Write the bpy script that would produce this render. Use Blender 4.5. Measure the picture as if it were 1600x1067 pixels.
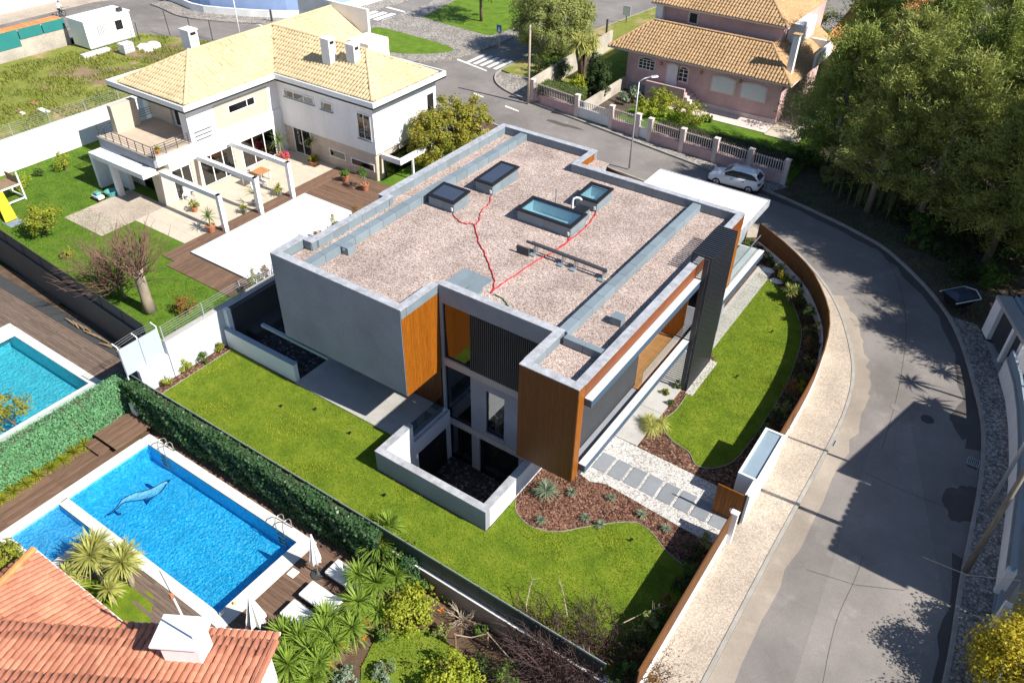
import bpy, bmesh, math, random
import numpy as np
from mathutils import Vector, Matrix

for _o in list(bpy.data.objects):
    bpy.data.objects.remove(_o)
random.seed(11)
rng = np.random.default_rng(11)
S = bpy.context.scene
COL = S.collection
R = math.radians

# ------------------------------------------------------------------ camera
# house axes: +X along the front of the plot, +Y into the plot, z = 0 on the lawn
FPX, PIT, ROLL, YAW, CAMZ = 1245.6, 0.6621, 0.02136, 0.58516, 28.0
def _basis():
    cp, sp = math.cos(PIT), math.sin(PIT)
    fw = np.array([0, cp, -sp]); up = np.array([0, sp, cp]); rt = np.array([1.0, 0, 0])
    c, s = math.cos(ROLL), math.sin(ROLL)
    rt, up = c * rt + s * up, -s * rt + c * up
    Mx = np.array([[math.cos(YAW), -math.sin(YAW), 0], [math.sin(YAW), math.cos(YAW), 0], [0, 0, 1.0]])
    return Mx @ rt, Mx @ up, Mx @ fw
RT, UP, FW = _basis()
cam_data = bpy.data.cameras.new('camera')
cam = bpy.data.objects.new('camera', cam_data)
COL.objects.link(cam)
cam.matrix_world = Matrix([[RT[i], UP[i], -FW[i], (0, 0, CAMZ)[i]] for i in range(3)] + [[0, 0, 0, 1]])
cam_data.sensor_width = 36.0
cam_data.lens = FPX / 1600 * 36.0
cam_data.clip_start = 0.5
cam_data.clip_end = 2000
S.camera = cam
S.render.resolution_x, S.render.resolution_y = 1024, 682

# ------------------------------------------------------------------ light
SUN_EL = R(43.0)
SUN_DIR = Vector((math.cos(SUN_EL), 0.05, math.sin(SUN_EL))).normalized()   # towards the sun: +X, over the street
world = bpy.data.worlds.new('World')
S.world = world
world.use_nodes = True
wn = world.node_tree
wn.nodes.clear()
sky = wn.nodes.new('ShaderNodeTexSky')
sky.sky_type = 'NISHITA'
sky.sun_disc = False
sky.sun_elevation = SUN_EL
sky.sun_rotation = math.atan2(SUN_DIR.x, SUN_DIR.y)
sky.air_density = 1.0
sky.dust_density = 0.4
sky.ozone_density = 3.5
bg = wn.nodes.new('ShaderNodeBackground')
bg.inputs['Strength'].default_value = 0.076
wo = wn.nodes.new('ShaderNodeOutputWorld')
wn.links.new(sky.outputs[0], bg.inputs[0])
wn.links.new(bg.outputs[0], wo.inputs[0])
sun_data = bpy.data.lights.new('sun', 'SUN')
sun_data.energy = 5.0
sun_data.angle = R(0.5)
sun_data.color = (1.0, 0.95, 0.86)
sun = bpy.data.objects.new('sun', sun_data)
COL.objects.link(sun)
sun.rotation_euler = SUN_DIR.to_track_quat('Z', 'Y').to_euler()
sun.location = (40, 30, 60)
S.view_settings.view_transform = 'Standard'
S.view_settings.look = 'None'
S.view_settings.exposure = 0.78
S.view_settings.gamma = 1.0
S.render.engine = 'CYCLES'

# ------------------------------------------------------------------ helpers
def at(px, py, z=0.0):
    """point of the place seen at a photo pixel, on the level z (used to survey the plot)"""
    d = RT * (px - 800) - UP * (py - 533.5) + FW * FPX
    t = (z - CAMZ) / d[2]
    return (float(d[0] * t), float(d[1] * t), z)

def wloc(o):
    v = Vector((0, 0, 0))
    while o is not None:
        v += o.location
        o = o.parent
    return v

def tag(o, label=None, cat=None, group=None, kind=None):
    if label: o['label'] = label
    if cat: o['category'] = cat
    if group: o['group'] = group
    if kind: o['kind'] = kind
    return o

def empty(name, loc, label=None, cat=None, group=None, rz=0.0):
    o = bpy.data.objects.new(name, None)
    o.empty_display_size = 0.3
    COL.objects.link(o)
    o.location = loc
    o.rotation_euler = (0, 0, rz)
    return tag(o, label, cat, group)

def link(me, name, parent=None, loc=(0, 0, 0), rot=(0, 0, 0), world=False, scale=None):
    o = bpy.data.objects.new(name, me)
    COL.objects.link(o)
    if parent is not None:
        o.parent = parent
        if world:
            loc = Vector(loc) - wloc(parent)
    o.location = loc
    o.rotation_euler = rot
    if scale: o.scale = scale
    return o

class MB:
    """collects shapes, then becomes ONE mesh object"""
    def __init__(self):
        self.v = []; self.f = []
    def add(self, vs, fs):
        n = len(self.v)
        self.v += [tuple(p) for p in vs]
        self.f += [tuple(i + n for i in f) for f in fs]
        return self
    def box(self, x0, x1, y0, y1, z0, z1):
        return self.add([(x0, y0, z0), (x1, y0, z0), (x1, y1, z0), (x0, y1, z0), (x0, y0, z1), (x1, y0, z1), (x1, y1, z1), (x0, y1, z1)],
                        [(3, 2, 1, 0), (4, 5, 6, 7), (0, 1, 5, 4), (1, 2, 6, 5), (2, 3, 7, 6), (3, 0, 4, 7)])
    def prism(self, poly, z0, z1):
        a = sum(poly[i][0] * poly[(i + 1) % len(poly)][1] - poly[(i + 1) % len(poly)][0] * poly[i][1] for i in range(len(poly)))
        if a < 0: poly = poly[::-1]
        n = len(poly)
        vs = [(p[0], p[1], z0) for p in poly] + [(p[0], p[1], z1) for p in poly]
        fs = [tuple(range(n))[::-1], tuple(range(n, 2 * n))] + [(i, (i + 1) % n, (i + 1) % n + n, i + n) for i in range(n)]
        return self.add(vs, fs)
    def sheet(self, poly, z):
        a = sum(poly[i][0] * poly[(i + 1) % len(poly)][1] - poly[(i + 1) % len(poly)][0] * poly[i][1] for i in range(len(poly)))
        if a < 0: poly = poly[::-1]
        return self.add([(p[0], p[1], z) for p in poly], [tuple(range(len(poly)))])
    def strip(self, a, b, z0, z1):
        """band between two polylines with the same number of points, top at z1, sides down to z0"""
        n = len(a)
        vs = [(p[0], p[1], z1) for p in a] + [(p[0], p[1], z1) for p in b] + [(p[0], p[1], z0) for p in a] + [(p[0], p[1], z0) for p in b]
        fs = []
        for i in range(n - 1):
            fs += [(i, i + 1, n + i + 1, n + i), (2 * n + i, 2 * n + i + 1, i + 1, i), (n + i, n + i + 1, 3 * n + i + 1, 3 * n + i)]
        fs += [(0, n, 3 * n, 2 * n), (n - 1, 3 * n - 1, 4 * n - 1, 2 * n - 1)]
        return self.add(vs, fs)
    def quad(self, a, b, c, d):
        return self.add([a, b, c, d], [(0, 1, 2, 3)])
    def beam(self, a, b, w, h=None):
        """square bar from a to b"""
        h = h or w
        a = Vector(a); b = Vector(b); d = (b - a).normalized()
        u = d.cross(Vector((0, 0, 1)))
        if u.length < 1e-3: u = Vector((1, 0, 0))
        u.normalize(); k = u.cross(d).normalized()
        u *= w / 2; k *= h / 2
        vs = [a - u - k, a + u - k, a + u + k, a - u + k, b - u - k, b + u - k, b + u + k, b - u + k]
        return self.add(vs, [(3, 2, 1, 0), (4, 5, 6, 7), (0, 1, 5, 4), (1, 2, 6, 5), (2, 3, 7, 6), (3, 0, 4, 7)])
    def tube(self, pts, r, n=8):
        pts = [Vector(p) for p in pts]
        rs = r if isinstance(r, (list, tuple)) else [r] * len(pts)
        vs = []; fs = []
        u = None
        for i, p in enumerate(pts):
            d = (pts[min(i + 1, len(pts) - 1)] - pts[max(i - 1, 0)])
            if d.length < 1e-9: d = Vector((0, 0, 1))
            d.normalize()
            if u is None:
                u = d.orthogonal().normalized()
            else:
                u = (u - d * u.dot(d))
                if u.length < 1e-6: u = d.orthogonal()
                u.normalize()
            w = d.cross(u)
            for k in range(n):
                a = 2 * math.pi * k / n
                vs.append(p + (u * math.cos(a) + w * math.sin(a)) * rs[i])
        for i in range(len(pts) - 1):
            for k in range(n):
                fs.append((i * n + k, i * n + (k + 1) % n, (i + 1) * n + (k + 1) % n, (i + 1) * n + k))
        fs.append(tuple(range(n))[::-1]); fs.append(tuple((len(pts) - 1) * n + k for k in range(n)))
        return self.add(vs, fs)
    def lathe(self, c, prof, n=16):
        """profile [(r, z)...] turned about the vertical through c"""
        vs = []; fs = []
        for r, z in prof:
            for k in range(n):
                a = 2 * math.pi * k / n
                vs.append((c[0] + r * math.cos(a), c[1] + r * math.sin(a), c[2] + z))
        for i in range(len(prof) - 1):
            for k in range(n):
                fs.append((i * n + k, i * n + (k + 1) % n, (i + 1) * n + (k + 1) % n, (i + 1) * n + k))
        fs.append(tuple(range(n))[::-1]); fs.append(tuple((len(prof) - 1) * n + k for k in range(n)))
        return self.add(vs, fs)
    def grid_sheet(self, x0, x1, y0, y1, z, step, amp, seed=0):
        """uneven ground"""
        nx = max(2, int((x1 - x0) / step)); ny = max(2, int((y1 - y0) / step))
        g = np.random.default_rng(seed)
        vs = [(x0 + (x1 - x0) * i / nx, y0 + (y1 - y0) * j / ny, z + (0 if i in (0, nx) or j in (0, ny) else float(g.normal(0, amp)))) for j in range(ny + 1) for i in range(nx + 1)]
        fs = [(j * (nx + 1) + i, j * (nx + 1) + i + 1, (j + 1) * (nx + 1) + i + 1, (j + 1) * (nx + 1) + i) for j in range(ny) for i in range(nx)]
        return self.add(vs, fs)
    def mesh(self, name, mat, off=(0, 0, 0), smooth=False):
        me = bpy.data.meshes.new(name)
        ox, oy, oz = off
        me.from_pydata([(p[0] - ox, p[1] - oy, p[2] - oz) for p in self.v], [], self.f)
        if mat is not None: me.materials.append(mat if not isinstance(mat, str) else M[mat])
        if smooth: me.polygons.foreach_set('use_smooth', [True] * len(me.polygons))
        me.update()
        return me
    def build(self, name, mat, parent=None, label=None, cat=None, group=None, kind=None, smooth=False, bevel=0.0):
        if parent is None:
            xs = [p[0] for p in self.v]; ys = [p[1] for p in self.v]; zs = [p[2] for p in self.v]
            off = ((min(xs) + max(xs)) / 2, (min(ys) + max(ys)) / 2, min(zs))
            if kind == 'structure': off = (0, 0, 0)
            o = link(self.mesh(name, mat, off, smooth), name, None, off)
        else:
            o = link(self.mesh(name, mat, tuple(wloc(parent)), smooth), name, parent)
        if bevel:
            m = o.modifiers.new('edge', 'BEVEL'); m.width = bevel; m.segments = 1; m.limit_method = 'ANGLE'; m.angle_limit = R(40)
        return tag(o, label, cat, group, kind)

def copy_tree(o, parent=None):
    c = o.copy(); COL.objects.link(c); c.parent = parent
    for ch in o.children: copy_tree(ch, c)
    return c

def raw_mesh(name, V, F, mat, k=3, smooth=False):
    """mesh from numpy arrays: V (n,3), F (m,k)"""
    me = bpy.data.meshes.new(name)
    V = np.ascontiguousarray(V, dtype=np.float32); F = np.ascontiguousarray(F, dtype=np.int32)
    me.vertices.add(len(V)); me.vertices.foreach_set('co', V.ravel())
    me.loops.add(F.size); me.loops.foreach_set('vertex_index', F.ravel())
    me.polygons.add(len(F)); me.polygons.foreach_set('loop_start', np.arange(0, F.size, k, dtype=np.int32))
    me.polygons.foreach_set('loop_total', np.full(len(F), k, dtype=np.int32))
    if smooth: me.polygons.foreach_set('use_smooth', np.ones(len(F), dtype=bool))
    me.materials.append(mat if not isinstance(mat, str) else M[mat])
    me.update(calc_edges=True); me.validate()
    return me

# ------------------------------------------------------------------ materials
M = {}
def new_mat(name):
    m = bpy.data.materials.new(name); m.use_nodes = True
    nt = m.node_tree; nt.nodes.clear()
    out = nt.nodes.new('ShaderNodeOutputMaterial')
    b = nt.nodes.new('ShaderNodeBsdfPrincipled')
    nt.links.new(b.outputs[0], out.inputs[0])
    M[name] = m
    return m, nt, b
def N(nt, t, **kw):
    n = nt.nodes.new(t)
    for k, v in kw.items():
        if k in n.inputs: n.inputs[k].default_value = v
        else: setattr(n, k, v)
    return n
def rgb(c): return (c[0], c[1], c[2], 1.0)
def hexc(h, k=1.0):
    """sRGB hex to linear"""
    o = []
    for i in (0, 2, 4):
        s = int(h[i:i + 2], 16) / 255
        o.append((s / 12.92 if s <= 0.04045 else ((s + 0.055) / 1.055) ** 2.4) * k)
    return tuple(o)
def ramp(nt, src, stops):
    r = nt.nodes.new('ShaderNodeValToRGB')
    e = r.color_ramp.elements
    while len(e) < len(stops): e.new(0.5)
    for el, (p, c) in zip(e, stops):
        el.position = p; el.color = rgb(c) if len(c) == 3 else c
    nt.links.new(src, r.inputs[0])
    return r
def mixc(nt, fac, a, b, mode='MIX'):
    n = nt.nodes.new('ShaderNodeMix'); n.data_type = 'RGBA'; n.blend_type = mode
    for sock, v in ((n.inputs['Factor'], fac), (n.inputs['A'], a), (n.inputs['B'], b)):
        if hasattr(v, 'links'): nt.links.new(v, sock)
        elif isinstance(v, (int, float)): sock.default_value = v
        else: sock.default_value = rgb(v)
    return next(o for o in n.outputs if o.type == 'RGBA')
def pos(nt, scale=(1, 1, 1), obj=False):
    if obj:
        c = nt.nodes.new('ShaderNodeTexCoord').outputs['Object']
    else:
        c = nt.nodes.new('ShaderNodeNewGeometry').outputs['Position']
    mp = nt.nodes.new('ShaderNodeMapping')
    mp.inputs['Scale'].default_value = scale
    nt.links.new(c, mp.inputs[0])
    return mp.outputs[0]
def noise(nt, vec, scale, detail=4, rough=0.6, out='Fac'):
    n = N(nt, 'ShaderNodeTexNoise', Scale=scale, Detail=detail, Roughness=rough)
    nt.links.new(vec, n.inputs['Vector'])
    return n.outputs[out]
def bump(nt, b, h, strength, dist=0.02):
    n = N(nt, 'ShaderNodeBump', Strength=strength, Distance=dist)
    nt.links.new(h, n.inputs['Height'])
    nt.links.new(n.outputs[0], b.inputs['Normal'])
def rndbright(nt, c, amt):
    """each piece a little lighter or darker than the next"""
    oi = nt.nodes.new('ShaderNodeObjectInfo')
    mr = N(nt, 'ShaderNodeMapRange'); mr.inputs['To Min'].default_value = 1 - amt; mr.inputs['To Max'].default_value = 1 + amt
    nt.links.new(oi.outputs['Random'], mr.inputs['Value'])
    cb = nt.nodes.new('ShaderNodeCombineColor')
    for i in range(3): nt.links.new(mr.outputs[0], cb.inputs[i])
    return mixc(nt, 1.0, c, cb.outputs[0], 'MULTIPLY')

def mat(name, c, rough=0.75, var=0.15, scale=2.0, c2=None, bmp=0.0, bscale=80, metal=0.0, rnd=0.0, stretch=(1, 1, 1), spec=0.4, dist=0.01):
    m, nt, b = new_mat(name)
    v = pos(nt, stretch)
    f = noise(nt, v, scale, 5)
    c2 = c2 or tuple(x * (1 - var) for x in c)
    c1 = tuple(min(1, x * (1 + var * 0.6)) for x in c)
    r = ramp(nt, f, [(0.3, c2), (0.7, c1)])
    col = r.outputs[0]
    f2 = noise(nt, v, scale * 14, 3)
    col = mixc(nt, 1.0, col, ramp(nt, f2, [(0.25, (1 - var * .7,) * 3), (0.75, (1 + var * .35,) * 3)]).outputs[0], 'MULTIPLY')
    if rnd: col = rndbright(nt, col, rnd)
    nt.links.new(col, b.inputs['Base Color'])
    b.inputs['Roughness'].default_value = rough
    b.inputs['Metallic'].default_value = metal
    b.inputs['Specular IOR Level'].default_value = spec
    if bmp: bump(nt, b, noise(nt, v, bscale, 3), bmp, dist)
    return m

# plain building materials
mat('white_render', (0.80, 0.79, 0.785), 0.85, 0.10, 0.6, stretch=(1, 1, .35), bmp=0.15, bscale=60)
mat('white_paint', (0.80, 0.80, 0.80), 0.5, 0.04, 1.5)
mat('grey_render', (0.27, 0.285, 0.32), 0.85, 0.16, 0.5, bmp=0.2, bscale=50)
mat('boundary_paint', (0.55, 0.57, 0.63), 0.8, 0.08, 0.5, stretch=(1, 1, .35))
mat('pale_wall', (0.70, 0.72, 0.75), 0.85, 0.05, 0.6, bmp=0.15, bscale=60)
mat('kerb_stone', (0.34, 0.32, 0.29), 0.9, 0.2, 1.5)
mat('concrete', (0.40, 0.385, 0.365), 0.85, 0.16, 0.8, bmp=0.2, bscale=50)
mat('cap_stone', (0.40, 0.41, 0.44), 0.35, 0.30, 3.0, rnd=0.06)
mat('zinc_panel', (0.19, 0.235, 0.265), 0.45, 0.10, 2.0, rnd=0.10)
mat('dark_metal', (0.055, 0.058, 0.066), 0.45, 0.1, 3.0, rnd=0.05)
mat('black_metal', (0.012, 0.012, 0.014), 0.4, 0.1, 3.0)
mat('steel', (0.55, 0.56, 0.57), 0.3, 0.1, 4.0, metal=0.8)
mat('galvanised', (0.46, 0.48, 0.50), 0.45, 0.1, 4.0, metal=0.4)
mat('ledge_blue', (0.055, 0.09, 0.145), 0.4, 0.08, 1.0)
mat('ledge_white', (0.56, 0.56, 0.57), 0.5, 0.08, 1.5)
mat('blue_grey_panel', (0.23, 0.30, 0.36), 0.4, 0.08, 1.0)
mat('balcony_tile', (0.50, 0.40, 0.31), 0.8, 0.12, 1.5)
mat('travertine', (0.55, 0.47, 0.38), 0.75, 0.14, 1.2, stretch=(1, 1, 5), rnd=0.05)
mat('pale_travertine', (0.52, 0.45, 0.36), 0.75, 0.10, 1.2, stretch=(1, 1, 5))
mat('pink_render', (0.60, 0.39, 0.38), 0.9, 0.2, 0.45, c2=(0.42, 0.29, 0.285), bmp=0.2, bscale=40)
mat('pink_trim', (0.68, 0.56, 0.51), 0.85, 0.10, 0.8)
mat('shutter_white', (0.70, 0.70, 0.70), 0.5, 0.05, 2.0)
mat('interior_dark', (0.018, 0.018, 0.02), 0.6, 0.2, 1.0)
mat('interior_warm', (0.30, 0.19, 0.11), 0.6, 0.2, 1.0)
mat('red_cable', (0.55, 0.02, 0.03), 0.5, 0.1, 3.0)
mat('green_cable', (0.02, 0.15, 0.06), 0.5, 0.1, 3.0)
mat('white_plastic', (0.75, 0.75, 0.75), 0.35, 0.05, 2.0)
mat('canvas_white', (0.78, 0.77, 0.75), 0.9, 0.06, 3.0)
mat('terracotta', (0.42, 0.17, 0.09), 0.85, 0.18, 4.0, rnd=0.15)
mat('grey_pot', (0.16, 0.16, 0.17), 0.8, 0.15, 4.0)
mat('soil', (0.12, 0.075, 0.045), 0.95, 0.35, 2.0, bmp=0.6, bscale=25, dist=0.03)
mat('dirt', (0.26, 0.18, 0.11), 0.95, 0.35, 0.6, bmp=0.5, bscale=15, dist=0.03)
mat('dark_soil', (0.095, 0.072, 0.05), 0.95, 0.4, 0.7, bmp=0.6, bscale=15, dist=0.04)
mat('bark', (0.16, 0.11, 0.075), 0.95, 0.35, 3.0, stretch=(1, 1, .25), bmp=0.8, bscale=14, dist=0.04)
mat('pale_bark', (0.30, 0.25, 0.19), 0.95, 0.3, 3.0, stretch=(1, 1, .3), bmp=0.6, bscale=18, dist=0.03)
mat('twig_brown', (0.20, 0.115, 0.08), 0.9, 0.3, 3.0)
mat('twig_dark', (0.09, 0.055, 0.05), 0.9, 0.3, 3.0)
mat('twig_pale', (0.42, 0.34, 0.26), 0.9, 0.25, 3.0)
mat('brown_wall', (0.27, 0.20, 0.16), 0.9, 0.18, 0.7, bmp=0.3, bscale=30)
mat('dark_fence', (0.016, 0.035, 0.034), 0.5, 0.2, 1.0)
mat('teal_mesh', (0.02, 0.19, 0.18), 0.7, 0.1, 1.0)
mat('dark_sheet', (0.055, 0.058, 0.058), 0.55, 0.15, 0.6)
mat('dirty_wall', (0.46, 0.41, 0.35), 0.9, 0.3, 0.5)
mat('yellow_plastic', (0.75, 0.50, 0.03), 0.4, 0.06, 2.0)
mat('blue_paint', (0.05, 0.13, 0.36), 0.5, 0.08, 2.0)
mat('tyre', (0.018, 0.018, 0.018), 0.9, 0.1, 4.0)
mat('alloy', (0.55, 0.56, 0.58), 0.3, 0.05, 4.0, metal=0.7)
mat('lens_red', (0.30, 0.015, 0.015), 0.2, 0.05, 4.0)
mat('lens_clear', (0.6, 0.62, 0.65), 0.15, 0.05, 4.0)
mat('blue_wall', (0.30, 0.40, 0.62), 0.85, 0.08, 0.8)
mat('cover_white', (0.70, 0.72, 0.75), 0.75, 0.07, 0.4, stretch=(1, 1, 1))
mat('line_paint', (0.72, 0.72, 0.70), 0.8, 0.12, 4.0)
mat('teal_lid', (0.10, 0.32, 0.32), 0.5, 0.1, 2.0)
mat('stone_pale', (0.52, 0.46, 0.38), 0.9, 0.2, 3.0, rnd=0.18, bmp=0.3, bscale=25)
mat('slab_stone', (0.215, 0.23, 0.25), 0.65, 0.10, 2.0, rnd=0.07)
mat('coping', (0.68, 0.65, 0.60), 0.7, 0.08, 2.0, rnd=0.05)
mat('skin', (0.45, 0.27, 0.19), 0.6, 0.1, 4)
mat('cloth_dark', (0.03, 0.04, 0.07), 0.9, 0.1, 4)
mat('cloth_white', (0.7, 0.7, 0.72), 0.9, 0.1, 4)

def wood(name, c, c2, rough=0.5, rnd=0.14, axis=2, sc=3.0):
    m, nt, b = new_mat(name)
    st = [9, 9, 9]; st[axis] = 0.55
    v = pos(nt, st)
    f = noise(nt, v, sc, 6, 0.65)
    col = ramp(nt, f, [(0.28, c2), (0.72, c)]).outputs[0]
    col = rndbright(nt, col, rnd)
    nt.links.new(col, b.inputs['Base Color'])
    b.inputs['Roughness'].default_value = rough
    b.inputs['Specular IOR Level'].default_value = 0.35
    bump(nt, b, f, 0.15, 0.006)
    return m
wood('wood_cladding', hexc('9c5c12'), hexc('723d08'), 0.5, 0.12)
wood('wood_cladding_shaded', hexc('73421d'), hexc('552d10'), 0.5, 0.10)  # same cladding darkened: the shade on the lawn-facing sides is in its colour
wood('wood_fence', hexc('70471f'), hexc('4d2e12'), 0.65, 0.12)
wood('wood_strip', hexc('85481c'), hexc('653310'), 0.5, 0.1, axis=1)
wood('deck_x', hexc('7f6455'), hexc('54402f'), 0.75, 0.20, axis=0)
wood('deck_y', hexc('7f6455'), hexc('54402f'), 0.75, 0.20, axis=1)
wood('deck_grey_x', hexc('7b6a5e'), hexc('54463e'), 0.8, 0.16, axis=0)
wood('deck_grey_y', hexc('7b6a5e'), hexc('54463e'), 0.8, 0.16, axis=1)
wood('pole_wood', hexc('8d8478'), hexc('5e564c'), 0.9, 0.1, axis=2)
wood('table_wood', hexc('b98557'), hexc('946238'), 0.6, 0.1, axis=0)
wood('log_wood', hexc('a38b70'), hexc('6e5841'), 0.85, 0.2, axis=0)

def tile_mat(name, c, c2, c3, rnd=0.12, sc=2.2):
    m, nt, b = new_mat(name)
    v = pos(nt)
    f = noise(nt, v, sc, 6, 0.7)
    col = ramp(nt, f, [(0.25, c2), (0.5, c), (0.78, c3)]).outputs[0]
    col = mixc(nt, 1.0, col, ramp(nt, noise(nt, v, 0.35, 3), [(0.3, (0.82,) * 3), (0.7, (1.08,) * 3)]).outputs[0], 'MULTIPLY')
    if rnd: col = rndbright(nt, col, rnd)
    nt.links.new(col, b.inputs['Base Color'])
    b.inputs['Roughness'].default_value = 0.85
    b.inputs['Specular IOR Level'].default_value = 0.3
    bump(nt, b, noise(nt, v, 40, 3), 0.2, 0.01)
tile_mat('tile_cream', (0.61, 0.475, 0.28), (0.46, 0.33, 0.18), (0.67, 0.55, 0.37), rnd=0, sc=4.5)
tile_mat('tile_old', (0.45, 0.285, 0.145), (0.24, 0.14, 0.08), (0.58, 0.43, 0.26), rnd=0, sc=6)
tile_mat('tile_orange', (0.52, 0.205, 0.125), (0.42, 0.15, 0.085), (0.58, 0.26, 0.16), rnd=0.16)
tile_mat('tile_coping', (0.62, 0.27, 0.10), (0.50, 0.20, 0.08), (0.68, 0.34, 0.15), rnd=0.08)

def speck(name, stops, scale, rough=0.9, bmp=0.8, dist=0.02, big=0.12, gap=0.35):
    """loose stones: every cell a stone of its own colour"""
    m, nt, b = new_mat(name)
    v = pos(nt)
    vo = N(nt, 'ShaderNodeTexVoronoi', Scale=scale); nt.links.new(v, vo.inputs['Vector'])
    sep = nt.nodes.new('ShaderNodeSeparateColor'); nt.links.new(vo.outputs['Color'], sep.inputs[0])
    col = ramp(nt, sep.outputs[0], stops).outputs[0]
    dd = ramp(nt, vo.outputs['Distance'], [(0.25, (1, 1, 1)), (0.75, (1 - gap,) * 3)]).outputs[0]
    col = mixc(nt, 1.0, col, dd, 'MULTIPLY')
    col = mixc(nt, 1.0, col, ramp(nt, noise(nt, v, 0.5, 4), [(0.3, (1 - big,) * 3), (0.7, (1 + big * .5,) * 3)]).outputs[0], 'MULTIPLY')
    nt.links.new(col, b.inputs['Base Color'])
    b.inputs['Roughness'].default_value = rough
    b.inputs['Specular IOR Level'].default_value = 0.2
    inv = N(nt, 'ShaderNodeMath', operation='SUBTRACT'); inv.inputs[0].default_value = 1.0
    nt.links.new(vo.outputs['Distance'], inv.inputs[1])
    bump(nt, b, inv.outputs[0], bmp, dist)
speck('roof_gravel', [(0.0, (0.22, 0.15, 0.12)), (0.3, (0.45, 0.335, 0.29)), (0.65, (0.60, 0.475, 0.42)), (1.0, (0.74, 0.65, 0.61))], 23.0, bmp=0.9, dist=0.03, big=0.28)
speck('white_gravel', [(0.0, (0.28, 0.25, 0.23)), (0.25, (0.52, 0.49, 0.46)), (1.0, (0.70, 0.68, 0.65))], 15.0, bmp=0.7)
speck('mulch', [(0.0, (0.035, 0.018, 0.012)), (0.45, (0.13, 0.06, 0.038)), (0.8, (0.22, 0.12, 0.08)), (1.0, (0.36, 0.23, 0.17))], 10.0, bmp=1.0, dist=0.04, big=0.3)
speck('cobble_pale', [(0.0, (0.42, 0.35, 0.285)), (0.5, (0.49, 0.415, 0.335)), (1.0, (0.54, 0.465, 0.385))], 16.0, bmp=0.5, dist=0.01, big=0.2, gap=0.3)
speck('cobble_grey', [(0.0, (0.20, 0.18, 0.165)), (0.5, (0.36, 0.325, 0.29)), (1.0, (0.54, 0.50, 0.46))], 9.0, bmp=0.5, dist=0.01, big=0.25, gap=0.5)
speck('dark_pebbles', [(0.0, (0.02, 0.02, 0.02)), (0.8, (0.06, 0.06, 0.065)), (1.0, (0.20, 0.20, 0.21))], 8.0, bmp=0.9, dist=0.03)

def asphalt(name, c):
    m, nt, b = new_mat(name)
    v = pos(nt)
    col = ramp(nt, noise(nt, v, 0.22, 5, 0.6), [(0.3, tuple(x * .70 for x in c)), (0.7, tuple(x * 1.14 for x in c))]).outputs[0]
    g = ramp(nt, noise(nt, v, 55, 2), [(0.3, (0.75,) * 3), (0.7, (1.2,) * 3)]).outputs[0]
    col = mixc(nt, 1.0, col, g, 'MULTIPLY')
    # pale dust in drifts, darker patches of repair
    col = mixc(nt, ramp(nt, noise(nt, v, 0.6, 6, 0.7), [(0.56, (0, 0, 0)), (0.72, (.45, .45, .45))]).outputs[0], col, tuple(min(1, x * 1.45) for x in c))
    # hairline cracks
    vo = N(nt, 'ShaderNodeTexVoronoi', Scale=0.35); vo.feature = 'DISTANCE_TO_EDGE'
    nt.links.new(mixc(nt, 0.25, v, noise(nt, v, 0.8, 5, .7, out='Color'), 'ADD'), vo.inputs['Vector'])
    ck = ramp(nt, vo.outputs['Distance'], [(0.0, (.55, .55, .55)), (0.012, (1, 1, 1))]).outputs[0]
    col = mixc(nt, 0.14, col, ck, 'MULTIPLY')
    nt.links.new(col, b.inputs['Base Color'])
    b.inputs['Roughness'].default_value = 0.85
    b.inputs['Specular IOR Level'].default_value = 0.3
    bump(nt, b, noise(nt, v, 70, 2), 0.25, 0.008)
asphalt('asphalt', (0.215, 0.195, 0.183))
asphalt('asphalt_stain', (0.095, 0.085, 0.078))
asphalt('asphalt_patch', (0.245, 0.222, 0.206))
asphalt('asphalt_sand', (0.33, 0.28, 0.23))

def lawn(name, a, b_, c_, dry=0.0, dryc=(0.25, 0.2, 0.09)):
    m, nt, b = new_mat(name)
    v = pos(nt)
    f = noise(nt, v, 0.9, 6, 0.7)
    col = ramp(nt, f, [(0.28, a), (0.5, b_), (0.74, c_)]).outputs[0]
    f2 = noise(nt, pos(nt, (1, 1, 1)), 26, 4, 0.75)
    col = mixc(nt, 1.0, col, ramp(nt, f2, [(0.25, (0.55,) * 3), (0.75, (1.35,) * 3)]).outputs[0], 'MULTIPLY')
    if dry:
        col = mixc(nt, ramp(nt, noise(nt, v, 0.28, 5, 0.65), [(0.62 - dry, (0, 0, 0)), (0.74 - dry, (1, 1, 1))]).outputs[0], col, dryc)
    nt.links.new(col, b.inputs['Base Color'])
    b.inputs['Roughness'].default_value = 0.9
    b.inputs['Specular IOR Level'].default_value = 0.15
    bump(nt, b, f2, 0.8, 0.04)
lawn('lawn', (0.075, 0.13, 0.010), (0.135, 0.20, 0.014), (0.22, 0.26, 0.026))
lawn('lawn_deep', (0.055, 0.12, 0.012), (0.095, 0.175, 0.016), (0.14, 0.21, 0.022))
lawn('lawn_patchy', (0.08, 0.13, 0.012), (0.14, 0.20, 0.02), (0.20, 0.24, 0.03), dry=0.06)
lawn('wild_grass', (0.12, 0.15, 0.03), (0.20, 0.22, 0.045), (0.28, 0.27, 0.07), dry=0.10, dryc=(0.38, 0.27, 0.15))
lawn('verge', (0.06, 0.12, 0.012), (0.11, 0.19, 0.016), (0.16, 0.24, 0.022))

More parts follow.
